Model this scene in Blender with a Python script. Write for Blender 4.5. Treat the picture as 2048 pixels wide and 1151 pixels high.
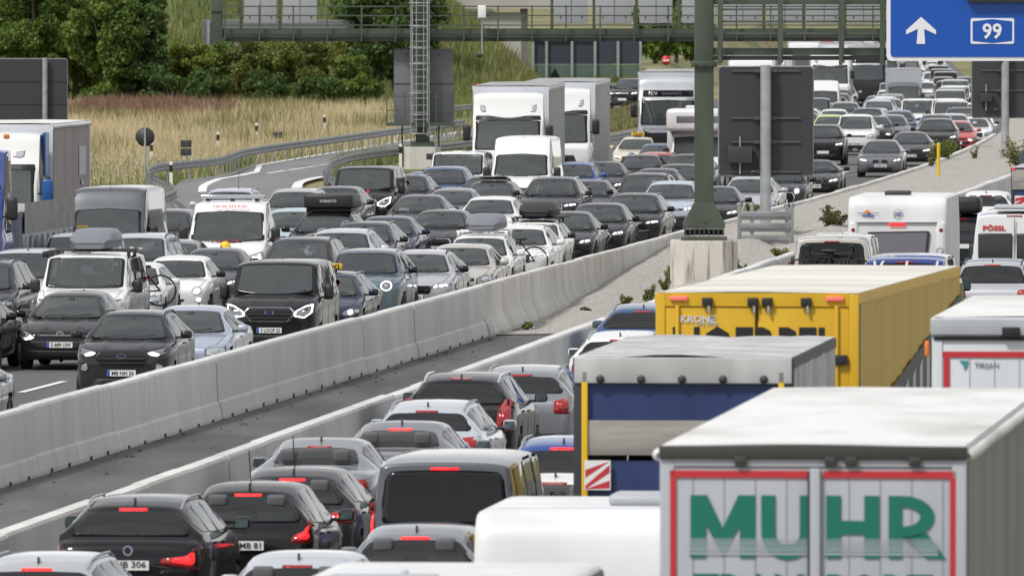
import bpy, bmesh, math, random
import numpy as np
from mathutils import Vector, Matrix
from mathutils.bvhtree import BVHTree

for _o in list(bpy.data.objects): bpy.data.objects.remove(_o)
SC = bpy.context.scene
COL = SC.collection
RAD = math.radians

# ------------------------------------------------------------------ camera, sky, sun, exposure
F, V0, HC = 24000.0, -70.0, 8.0            # focal length in photo pixels, horizon row, camera height
cam = bpy.data.cameras.new('camera')
cam.lens = 36.0 * F / 2048.0
cam.sensor_width = 36.0
cam.clip_start = 5.0
cam.clip_end = 12000.0
cam.dof.use_dof = True
cam.dof.focus_distance = 262.0
cam.dof.aperture_fstop = 9.0
camo = bpy.data.objects.new('camera', cam); COL.objects.link(camo)
camo.location = (0, 0, HC)
camo.rotation_euler = (RAD(90) - math.atan((575.5 - V0) / F), 0, 0)
SC.camera = camo

SUN_EL, SUN_AZ = 52.0, -138.0              # azimuth of the sun seen from above, clockwise from +Y
world = bpy.data.worlds.new('World'); SC.world = world; world.use_nodes = True
wn = world.node_tree.nodes; wl = world.node_tree.links; wn.clear()
w_out = wn.new('ShaderNodeOutputWorld'); w_bg = wn.new('ShaderNodeBackground')
w_sky = wn.new('ShaderNodeTexSky'); w_sky.sky_type = 'NISHITA'; w_sky.sun_disc = False
w_sky.sun_elevation = RAD(SUN_EL); w_sky.sun_rotation = RAD(SUN_AZ)
w_sky.dust_density = 2.0; w_sky.altitude = 500
w_tc = wn.new('ShaderNodeTexCoord'); w_map = wn.new('ShaderNodeMapping'); w_map.inputs['Scale'].default_value = (1, 1, 2.2)
w_no = wn.new('ShaderNodeTexNoise'); w_no.inputs['Scale'].default_value = 2.3; w_no.inputs['Detail'].default_value = 7; w_no.inputs['Roughness'].default_value = 0.55
w_ra = wn.new('ShaderNodeValToRGB'); w_ra.color_ramp.elements[0].position = 0.33; w_ra.color_ramp.elements[1].position = 0.62
w_ra.color_ramp.elements[0].color = (0.50, 0.50, 0.50, 1); w_ra.color_ramp.elements[1].color = (0.97, 0.97, 0.97, 1)
w_n2 = wn.new('ShaderNodeTexNoise'); w_n2.inputs['Scale'].default_value = 4.1; w_n2.inputs['Detail'].default_value = 5
w_r2 = wn.new('ShaderNodeValToRGB'); w_r2.color_ramp.elements[0].position = 0.3; w_r2.color_ramp.elements[1].position = 0.72
w_r2.color_ramp.elements[0].color = (4.8, 5.0, 5.4, 1); w_r2.color_ramp.elements[1].color = (10.2, 10.1, 9.8, 1)
w_mx = wn.new('ShaderNodeMixRGB')
wl.new(w_tc.outputs['Generated'], w_map.inputs['Vector']); wl.new(w_map.outputs['Vector'], w_no.inputs['Vector']); wl.new(w_map.outputs['Vector'], w_n2.inputs['Vector'])
wl.new(w_no.outputs['Fac'], w_ra.inputs['Fac']); wl.new(w_n2.outputs['Fac'], w_r2.inputs['Fac'])
wl.new(w_ra.outputs['Color'], w_mx.inputs['Fac']); wl.new(w_sky.outputs['Color'], w_mx.inputs['Color1']); wl.new(w_r2.outputs['Color'], w_mx.inputs['Color2'])
w_sx = wn.new('ShaderNodeSeparateXYZ'); w_ab = wn.new('ShaderNodeMath'); w_ab.operation = 'ABSOLUTE'; w_ml = wn.new('ShaderNodeMath'); w_ml.operation = 'MULTIPLY'; w_ml.inputs[1].default_value = -10.0
w_ex = wn.new('ShaderNodeMath'); w_ex.operation = 'EXPONENT'; w_hm = wn.new('ShaderNodeMixRGB'); w_hm.inputs['Color2'].default_value = (11.5, 11.4, 11.1, 1)     # bright hazy horizon all round
wl.new(w_tc.outputs['Generated'], w_sx.inputs['Vector']); wl.new(w_sx.outputs['Z'], w_ab.inputs[0]); wl.new(w_ab.outputs[0], w_ml.inputs[0]); wl.new(w_ml.outputs[0], w_ex.inputs[0]); wl.new(w_ex.outputs[0], w_hm.inputs['Fac']); wl.new(w_mx.outputs['Color'], w_hm.inputs['Color1'])
wl.new(w_hm.outputs['Color'], w_bg.inputs['Color']); w_bg.inputs['Strength'].default_value = 0.10
wl.new(w_bg.outputs['Background'], w_out.inputs['Surface'])

sl = bpy.data.lights.new('sun', 'SUN'); sl.energy = 2.5; sl.angle = RAD(9); sl.color = (1.0, 0.975, 0.935)
so = bpy.data.objects.new('sun', sl); COL.objects.link(so)
_a, _e = RAD(SUN_AZ), RAD(SUN_EL)
_d = Vector((math.sin(_a) * math.cos(_e), math.cos(_a) * math.cos(_e), math.sin(_e)))
so.rotation_euler = _d.to_track_quat('Z', 'Y').to_euler(); so.location = _d * 300

vs = SC.view_settings
vs.view_transform = 'Standard'; vs.look = 'None'; vs.gamma = 1.0; vs.exposure = 0.20; vs.use_curve_mapping = False
SC.cycles.max_bounces = 7; SC.cycles.transparent_max_bounces = 14; SC.cycles.glossy_bounces = 3
SC.cycles.use_denoising = True
SC.cycles.caustics_reflective = False; SC.cycles.caustics_refractive = False

# ------------------------------------------------------------------ where things stand
def pchip(xs, ys):
    xs = np.asarray(xs, float); ys = np.asarray(ys, float)
    h = np.diff(xs); dl = np.diff(ys) / h; m = np.zeros(len(xs))
    for i in range(1, len(xs) - 1):
        if dl[i-1] * dl[i] > 0:
            w1 = 2*h[i] + h[i-1]; w2 = h[i] + 2*h[i-1]
            m[i] = (w1 + w2) / (w1/dl[i-1] + w2/dl[i])
    m[0] = dl[0]; m[-1] = dl[-1]
    def f(x):
        x = np.asarray(x, float); k = np.clip(np.searchsorted(xs, x) - 1, 0, len(h) - 1)
        t = np.clip((x - xs[k]) / h[k], 0, 1)
        r = ((1+2*t)*(1-t)**2*ys[k] + t*(1-t)**2*h[k]*m[k] + t*t*(3-2*t)*ys[k+1] + t*t*(t-1)*h[k]*m[k+1])
        return r if r.ndim else float(r)
    return f

def at(u, v, z=0.0):
    Y = F * (HC - z) / (v - V0)
    return Vector(((u - 1024.0) * Y / F, Y, z))

_b1 = pchip((0, 185, 300, 400, 470, 530, 610, 707, 903, 1100, 1900), (-25.94, -7.9, 3.31, 12.95, 17.9, 21.4, 25.2, 29.0, 35.4, 41.6, 67.2))
def b1(Y): return _b1(Y)                     # the concrete barrier beside the oncoming carriageway
def b1t(Y): return (_b1(Y+3)-_b1(Y-3))/6
def zr(Y): return 0.0 if Y < 380 else (-.0034*(Y-380)**2/80 if Y < 420 else -.0034*(Y-400))   # the oncoming road falls away slightly
def b2(Y):                                   # the concrete barrier beside the near carriageway
    x = -6.22 + 0.0907 * (min(Y, 400) - 145.9)
    if Y > 400: x += 0.075 * (Y - 400)
    return x
def b2t(Y): return 0.0907 if Y < 400 else 0.075

# ------------------------------------------------------------------ materials
MATS = {}
def nmat(name, color=(0.5, 0.5, 0.5), rough=0.5, metal=0.0, coat=0.0, emis=None, estr=0.0, spec=0.5):
    m = bpy.data.materials.new(name); m.use_nodes = True
    b = m.node_tree.nodes['Principled BSDF']
    b.inputs['Base Color'].default_value = (*color, 1); b.inputs['Roughness'].default_value = rough
    b.inputs['Metallic'].default_value = metal; b.inputs['Coat Weight'].default_value = coat; b.inputs['Coat Roughness'].default_value = 0.04
    b.inputs['Specular IOR Level'].default_value = spec
    if emis: b.inputs['Emission Color'].default_value = (*emis, 1); b.inputs['Emission Strength'].default_value = estr
    MATS[name] = m
    return m
def noisy(m, c1, c2, scale, lo=0.35, hi=0.65, detail=6, bump=0.0, bscale=None, obj=True, stretch=None, rough=None):
    nt = m.node_tree; b = nt.nodes['Principled BSDF']
    tc = nt.nodes.new('ShaderNodeTexCoord'); mp = nt.nodes.new('ShaderNodeMapping')
    if stretch: mp.inputs['Scale'].default_value = stretch
    n = nt.nodes.new('ShaderNodeTexNoise'); n.inputs['Scale'].default_value = scale; n.inputs['Detail'].default_value = detail
    r = nt.nodes.new('ShaderNodeValToRGB'); r.color_ramp.elements[0].position = lo; r.color_ramp.elements[1].position = hi
    r.color_ramp.elements[0].color = (*c1, 1); r.color_ramp.elements[1].color = (*c2, 1)
    if obj == 'world':
        g = nt.nodes.new('ShaderNodeNewGeometry'); nt.links.new(g.outputs['Position'], mp.inputs['Vector'])
    else: nt.links.new(tc.outputs['Object'], mp.inputs['Vector'])
    nt.links.new(mp.outputs['Vector'], n.inputs['Vector']); nt.links.new(n.outputs['Fac'], r.inputs['Fac'])
    nt.links.new(r.outputs['Color'], b.inputs['Base Color'])
    if bump:
        n2 = nt.nodes.new('ShaderNodeTexNoise'); n2.inputs['Scale'].default_value = bscale or scale * 4; n2.inputs['Detail'].default_value = 5
        bp = nt.nodes.new('ShaderNodeBump'); bp.inputs['Strength'].default_value = bump; bp.inputs['Distance'].default_value = 0.02
        nt.links.new(mp.outputs['Vector'], n2.inputs['Vector']); nt.links.new(n2.outputs['Fac'], bp.inputs['Height']); nt.links.new(bp.outputs['Normal'], b.inputs['Normal'])
    return m, r, mp

PAINTC = dict(black=(0.006, 0.006, 0.007), anthracite=(0.020, 0.021, 0.024), dark_grey=(0.036, 0.037, 0.042), grey=(0.13, 0.135, 0.145),
    silver=(0.42, 0.43, 0.45), light_silver=(0.50, 0.52, 0.56), ice=(0.44, 0.50, 0.58), white=(0.70, 0.70, 0.69), pale_blue=(0.40, 0.52, 0.58), navy=(0.012, 0.018, 0.045),
    blue=(0.02, 0.07, 0.30), mid_blue=(0.035, 0.085, 0.20), slate=(0.10, 0.14, 0.17), beige=(0.62, 0.55, 0.43), champagne=(0.48, 0.45, 0.41),
    red=(0.45, 0.03, 0.03), brown=(0.030, 0.024, 0.021), lime=(0.42, 0.60, 0.08), pearl=(0.66, 0.65, 0.60), steel=(0.21, 0.22, 0.24),
    light_blue_silver=(0.36, 0.41, 0.50), van_grey=(0.085, 0.092, 0.105), van_blue=(0.015, 0.04, 0.20))
def paint(name):
    k = 'paint_' + name
    if k in MATS: return MATS[k]
    c = PAINTC[name]; dk = sum(c) < 0.25; met = 0.0 if dk or name in ('white', 'beige', 'red', 'lime', 'pearl', 'van_blue') else 0.35
    m = nmat(k, c, 0.38, met, 0.65 if dk else 0.85, spec=0.08 if dk else 0.4)
    nt = m.node_tree; b = nt.nodes['Principled BSDF']
    # road dust on the lower flanks
    tc = nt.nodes.new('ShaderNodeTexCoord'); n = nt.nodes.new('ShaderNodeTexNoise'); n.inputs['Scale'].default_value = 3.0; n.inputs['Detail'].default_value = 6
    sx = nt.nodes.new('ShaderNodeSeparateXYZ'); mr = nt.nodes.new('ShaderNodeMapRange')
    mr.inputs['From Min'].default_value = 0.85; mr.inputs['From Max'].default_value = 0.2; mr.inputs['To Min'].default_value = 0.0; mr.inputs['To Max'].default_value = 0.14 if dk else 0.35
    mu = nt.nodes.new('ShaderNodeMath'); mu.operation = 'MULTIPLY'
    mx = nt.nodes.new('ShaderNodeMixRGB'); mx.inputs['Color1'].default_value = (*c, 1); mx.inputs['Color2'].default_value = (0.16, 0.15, 0.135, 1)
    nt.links.new(tc.outputs['Object'], n.inputs['Vector']); nt.links.new(tc.outputs['Object'], sx.inputs['Vector']); nt.links.new(sx.outputs['Z'], mr.inputs['Value'])
    nt.links.new(mr.outputs['Result'], mu.inputs[0]); nt.links.new(n.outputs['Fac'], mu.inputs[1]); nt.links.new(mu.outputs['Value'], mx.inputs['Fac'])
    nt.links.new(mx.outputs['Color'], b.inputs['Base Color'])
    mr2 = nt.nodes.new('ShaderNodeMapRange'); mr2.inputs['To Min'].default_value = 0.30; mr2.inputs['To Max'].default_value = 0.46
    nt.links.new(n.outputs['Fac'], mr2.inputs['Value']); nt.links.new(mr2.outputs['Result'], b.inputs['Roughness'])
    return m

def glassmat(name, tint, ior=1.5, body=(0.02, 0.022, 0.022), opaque=0.25):
    m = bpy.data.materials.new(name); m.use_nodes = True; nt = m.node_tree; nt.nodes.clear()
    o = nt.nodes.new('ShaderNodeOutputMaterial'); t = nt.nodes.new('ShaderNodeBsdfTransparent'); t.inputs['Color'].default_value = (*tint, 1)
    d = nt.nodes.new('ShaderNodeBsdfDiffuse'); d.inputs['Color'].default_value = (*body, 1)
    m0 = nt.nodes.new('ShaderNodeMixShader'); m0.inputs['Fac'].default_value = opaque
    g = nt.nodes.new('ShaderNodeBsdfGlossy'); g.inputs['Roughness'].default_value = 0.03
    fr = nt.nodes.new('ShaderNodeFresnel'); fr.inputs['IOR'].default_value = ior
    mx = nt.nodes.new('ShaderNodeMixShader')
    nt.links.new(t.outputs[0], m0.inputs[1]); nt.links.new(d.outputs[0], m0.inputs[2])
    nt.links.new(fr.outputs[0], mx.inputs[0]); nt.links.new(m0.outputs[0], mx.inputs[1]); nt.links.new(g.outputs[0], mx.inputs[2]); nt.links.new(mx.outputs[0], o.inputs[0])
    MATS[name] = m
    return m
glassmat('glass', (0.82, 0.88, 0.87), ior=1.85, body=(0.20, 0.228, 0.226), opaque=0.20)
glassmat('glass_side', (0.45, 0.50, 0.49), ior=1.85, body=(0.05, 0.05, 0.05), opaque=0.12)
glassmat('glass_rear', (0.45, 0.49, 0.48), ior=1.7, body=(0.06, 0.063, 0.06), opaque=0.22)
glassmat('glass_dark', (0.16, 0.17, 0.18), opaque=0.4)
nmat('frit', (0.008, 0.008, 0.009), 0.12)
nmat('black_plastic', (0.018, 0.018, 0.019), 0.5)
nmat('gloss_black', (0.008, 0.008, 0.009), 0.12)
nmat('interior', (0.065, 0.066, 0.068), 0.8)
nmat('seat_cloth', (0.11, 0.114, 0.12), 0.9)
nmat('mirror_glass', (0.16, 0.21, 0.22), 0.08, 0.9)
nmat('rubber', (0.022, 0.022, 0.023), 0.8)
nmat('rim_alloy', (0.45, 0.46, 0.48), 0.3, 0.9)
nmat('rim_dark', (0.05, 0.05, 0.055), 0.35, 0.6)
nmat('chrome', (0.75, 0.76, 0.78), 0.12, 1.0)
nmat('steel_grey', (0.42, 0.43, 0.45), 0.45, 0.7)
nmat('lamp_dark', (0.30, 0.31, 0.33), 0.12, 0.8)
nmat('lamp_clear', (0.55, 0.57, 0.60), 0.08, 0.7)
nmat('lamp_lit', (0.9, 0.9, 0.9), 0.2, emis=(1.0, 0.97, 0.93), estr=1.9)
nmat('lamp_warm', (0.9, 0.85, 0.75), 0.2, emis=(1.0, 0.78, 0.55), estr=1.6)
nmat('amber', (0.75, 0.28, 0.05), 0.2)
nmat('tail_red', (0.30, 0.008, 0.010), 0.10, coat=0.5)
nmat('tail_lit', (0.6, 0.02, 0.02), 0.2, emis=(1.0, 0.015, 0.02), estr=1.5)
nmat('plate_white', (0.74, 0.74, 0.72), 0.4)
nmat('plate_blue', (0.01, 0.06, 0.42), 0.4); nmat('badge_blue', (0.012, 0.03, 0.11), 0.25)
nmat('ink', (0.012, 0.012, 0.014), 0.5)
nmat('white_print', (0.80, 0.80, 0.80), 0.5)
nmat('red_print', (0.50, 0.025, 0.035), 0.45)
nmat('skin', (0.62, 0.38, 0.28), 0.55)
nmat('hair', (0.05, 0.032, 0.022), 0.7)

# ------------------------------------------------------------------ objects
def link(name, mesh, mats=None, parent=None, mw=None, kind=None, label=None, cat=None, group=None):
    o = bpy.data.objects.new(name, mesh); COL.objects.link(o)
    if mats:
        for i, mm in enumerate(mats):
            if i >= len(mesh.materials): mesh.materials.append(None)
        for i, mm in enumerate(mats):
            if mm is None: continue
            mm = MATS[mm] if isinstance(mm, str) else mm
            if mesh.materials[i] is None: mesh.materials[i] = mm
            elif mesh.materials[i] != mm:
                o.material_slots[i].link = 'OBJECT'; o.material_slots[i].material = mm
    if parent is not None: o.parent = parent
    if mw is not None: o.matrix_local = mw
    if kind: o['kind'] = kind
    if label: o['label'] = label
    if cat: o['category'] = cat
    if group: o['group'] = group
    return o
def empty(name, loc, rz=0.0, label=None, cat=None, group=None, kind=None):
    o = bpy.data.objects.new(name, None); COL.objects.link(o); o.location = loc; o.rotation_euler = (0, 0, rz)
    o.empty_display_size = 0.2
    if label: o['label'] = label
    if cat: o['category'] = cat
    if group: o['group'] = group
    if kind: o['kind'] = kind
    return o

class MB:                                     # collects faces of ONE part
    def __init__(s): s.v = []; s.f = []; s.m = []; s.sm = []
    def add(s, vs_, fs_, mi=0, smooth=False):
        n = len(s.v); s.v += [tuple(p) for p in vs_]
        for f in fs_: s.f.append(tuple(i + n for i in f)); s.m.append(mi); s.sm.append(smooth)
        return s
    def box(s, c, d, mi=0, rot=None, bev=0.0):
        x, y, z = d[0]/2, d[1]/2, d[2]/2
        if bev <= 0:
            vs_ = [Vector((a*x, b*y, e*z)) for a in (-1, 1) for b in (-1, 1) for e in (-1, 1)]
            fs_ = [(0,1,3,2), (4,6,7,5), (0,4,5,1), (2,3,7,6), (0,2,6,4), (1,5,7,3)]
            if rot: vs_ = [rot @ p for p in vs_]
            return s.add([p + Vector(c) for p in vs_], fs_, mi)
        bm = bmesh.new(); bmesh.ops.create_cube(bm, size=1.0)
        for v in bm.verts: v.co = Vector((v.co.x*d[0], v.co.y*d[1], v.co.z*d[2]))
        bmesh.ops.bevel(bm, geom=list(bm.edges), offset=bev, segments=2, affect='EDGES', profile=0.6)
        bm.verts.index_update()
        vs_ = [(rot @ v.co if rot else v.co) + Vector(c) for v in bm.verts]; fs_ = [tuple(v.index for v in f.verts) for f in bm.faces]
        bm.free()
        return s.add(vs_, fs_, mi, True)
    def tube(s, pts, r, n=8, mi=0, cap=True, radii=None):
        pts = [Vector(p) for p in pts]; rings = []
        for i, p in enumerate(pts):
            t = (pts[min(i+1, len(pts)-1)] - pts[max(i-1, 0)]).normalized()
            up = Vector((0, 0, 1)) if abs(t.z) < 0.9 else Vector((1, 0, 0))
            a = t.cross(up).normalized(); b = t.cross(a).normalized(); rr = radii[i] if radii else r
            rings.append([p + (a*math.cos(q) + b*math.sin(q)) * rr for q in [2*math.pi*k/n for k in range(n)]])
        vs_ = [p for ring in rings for p in ring]
        fs_ = [(i*n+k, i*n+(k+1) % n, (i+1)*n+(k+1) % n, (i+1)*n+k) for i in range(len(pts)-1) for k in range(n)]
        s.add(vs_, fs_, mi, True)
        if cap: s.add(rings[0], [tuple(range(n))], mi); s.add(rings[-1], [tuple(range(n))[::-1]], mi)
        return s
    def lathe(s, prof, n=24, axis='y', c=(0, 0, 0), mi=0):      # prof: (offset along axis, radius)
        vs_ = []
        for a, r in prof:
            for k in range(n):
                q = 2*math.pi*k/n; p = (r*math.cos(q), a, r*math.sin(q)) if axis == 'y' else ((a, r*math.cos(q), r*math.sin(q)) if axis == 'x' else (r*math.cos(q), r*math.sin(q), a))
                vs_.append((p[0]+c[0], p[1]+c[1], p[2]+c[2]))
        fs_ = [(i*n+k, i*n+(k+1) % n, (i+1)*n+(k+1) % n, (i+1)*n+k) for i in range(len(prof)-1) for k in range(n)]
        return s.add(vs_, fs_, mi, True)
    def prism(s, outline, d, axis='x', at_=0.0, mi=0):          # outline in the two other axes, thickness d from at_
        n = len(outline)
        def P(a, b, w): return (w, a, b) if axis == 'x' else ((a, w, b) if axis == 'y' else (a, b, w))
        vs_ = [P(a, b, at_) for a, b in outline] + [P(a, b, at_ + d) for a, b in outline]
        fs_ = [tuple(range(n)), tuple(range(n, 2*n))[::-1]] + [(i, (i+1) % n, n+(i+1) % n, n+i) for i in range(n)]
        return s.add(vs_, fs_, mi)
    def mesh(s, name, fix=True):
        me = bpy.data.meshes.new(name); me.from_pydata(s.v, [], s.f)
        me.polygons.foreach_set('material_index', s.m); me.polygons.foreach_set('use_smooth', s.sm)
        if fix and len(s.f) < 6000:
            bm = bmesh.new(); bm.from_mesh(me); bmesh.ops.recalc_face_normals(bm, faces=bm.faces); bm.to_mesh(me); bm.free()
        me.update()
        return me

_TXT = {}
def text_mesh(s, size=1.0, bold=0.0, depth=0.004, width=None, mi=0, shear=0.0, space=1.0):
    """flat lettering in local x (reading), z (up), facing -y; centred"""
    key = (s, size, bold, depth, width, shear, space)
    if key in _TXT: return _TXT[key]
    cu = bpy.data.curves.new('lettering', 'FONT'); cu.body = s; cu.size = size; cu.align_x = 'CENTER'; cu.align_y = 'CENTER'
    cu.offset = bold; cu.extrude = depth; cu.resolution_u = 2; cu.shear = shear; cu.space_character = space
    ob = bpy.data.objects.new('lettering', cu); COL.objects.link(ob)
    me = bpy.data.meshes.new_from_object(ob.evaluated_get(bpy.context.evaluated_depsgraph_get()))
    bpy.data.objects.remove(ob); bpy.data.curves.remove(cu)
    co = np.zeros(len(me.vertices)*3); me.vertices.foreach_get('co', co); co = co.reshape(-1, 3)
    sx = 1.0
    if width and len(co): sx = width / max(1e-6, co[:, 0].max() - co[:, 0].min()); co[:, 0] -= (co[:, 0].max() + co[:, 0].min())/2
    if len(co): co[:, 1] -= (co[:, 1].max() + co[:, 1].min())/2
    out = np.stack([co[:, 0]*sx, -co[:, 2], co[:, 1]], 1)
    me.vertices.foreach_set('co', out.ravel()); me.materials.clear(); me.update()
    _TXT[key] = me
    return me
# ------------------------------------------------------------------ road vehicles: lofted bodies with panels laid on them
def round_poly(pts, r=0.03, seg=3):
    out = []; n = len(pts)
    for i in range(n):
        p0, p1, p2 = Vector(pts[i-1]), Vector(pts[i]), Vector(pts[(i+1) % n])
        a, b = p0 - p1, p2 - p1; la, lb = a.length, b.length
        k = min(r, la*0.45, lb*0.45); A = p1 + a*(k/la); B = p1 + b*(k/lb)
        for j in range(seg+1):
            t = j/seg; out.append(((1-t)**2*A + 2*t*(1-t)*p1 + t*t*B))
    return [(p.x, p.y) for p in out]
def densify(pts, d):
    out = []
    for i in range(len(pts)):
        a, b = Vector(pts[i]), Vector(pts[(i+1) % len(pts)]); k = max(1, int((b-a).length/d))
        out += [tuple(a + (b-a)*(j/k)) for j in range(k)]
    return out
def circle(cy, cz, r, n=18, ry=None): return [(cy + (ry or r)*math.cos(2*math.pi*k/n), cz + r*math.sin(2*math.pi*k/n)) for k in range(n)]
def inside(pts, y, z):
    c = False; n = len(pts); j = n-1
    for i in range(n):
        if (pts[i][1] > z) != (pts[j][1] > z) and y < (pts[j][0]-pts[i][0])*(z-pts[i][1])/(pts[j][1]-pts[i][1]) + pts[i][0]: c = not c
        j = i
    return c
def scale_poly(pts, k, c=None):
    cx = sum(p[0] for p in pts)/len(pts) if c is None else c[0]; cy = sum(p[1] for p in pts)/len(pts) if c is None else c[1]
    return [(cx+(p[0]-cx)*k, cy+(p[1]-cy)*k) for p in pts]

class Proj:                                   # lays outlines on a body, seen from front ('f'), rear ('r'), left/right side ('s+','s-')
    def __init__(s, bvh, L): s.b = bvh; s.L = L; s.cache = {}
    def hit(s, side, a, b):
        if side == 'f': o, d = Vector((-5, a, b)), Vector((1, 0, 0))
        elif side == 'r': o, d = Vector((s.L+5, a, b)), Vector((-1, 0, 0))
        elif side == 's+': o, d = Vector((a, 5, b)), Vector((0, -1, 0))
        else: o, d = Vector((a, -5, b)), Vector((0, 1, 0))
        h = s.b.ray_cast(o, d)[0]
        if h is None:
            h = s.b.find_nearest(Vector((0 if side == 'f' else s.L, a, b)) if side in 'fr' else Vector((a, 0.8 if side == 's+' else -0.8, b)))[0]
            h = Vector((h.x, a, b)) if side in 'fr' else Vector((a, h.y, b))
        return h - d*0.0, -d
    def patch(s, mb, side, outline, off=0.006, skirt=0.02, rings=(0.35, 0.7, 1.0), mi=0, edge_mi=None, edge=0.9, d=0.09, fit=False):
        ol = densify(outline, d); n = len(ol)
        rs = list(rings)
        if edge_mi is not None: rs = rs[:-1] + [edge, 1.0]
        cx = sum(p[0] for p in ol)/n; cy = sum(p[1] for p in ol)/n
        if fit: cy += .16*(max(p[1] for p in ol)-min(p[1] for p in ol))
        vs_ = []; h, nd = s.hit(side, cx, cy); vs_.append(h + nd*off)
        for r in rs:
            for p in ol:
                h, nd = s.hit(side, cx+(p[0]-cx)*r, cy+(p[1]-cy)*r); vs_.append(h + nd*off)
        if fit:                               # one smooth pane instead of the facets below it
            A = np.array([[1, p.y**2, p.z, p.z**2, p.y**2*p.z, p.y**4] for p in vs_]); cf = np.linalg.lstsq(A, np.array([p.x for p in vs_]), rcond=None)[0]
            xs_ = A @ cf
            for k, p in enumerate(vs_): p.x = xs_[k] + nd.x*off*.5
        last = 1 + (len(rs)-1)*n
        for k in range(n): vs_.append(vs_[last+k] - nd*(skirt+off))
        mb.add(vs_, [(0, 1+k, 1+(k+1) % n) for k in range(n)], mi, True)
        base = len(mb.v) - len(vs_)
        for i in range(len(rs)-1):
            m_ = edge_mi if (edge_mi is not None and i == len(rs)-2) else mi
            for k in range(n):
                mb.f.append((base+1+i*n+k, base+1+(i+1)*n+k, base+1+(i+1)*n+(k+1) % n, base+1+i*n+(k+1) % n)); mb.m.append(m_); mb.sm.append(True)
        i = len(rs)-1
        for k in range(n):
            mb.f.append((base+1+i*n+k, base+1+(i+1)*n+k, base+1+(i+1)*n+(k+1) % n, base+1+i*n+(k+1) % n)); mb.m.append(edge_mi if edge_mi is not None else mi); mb.sm.append(False)
        return mb

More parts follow.
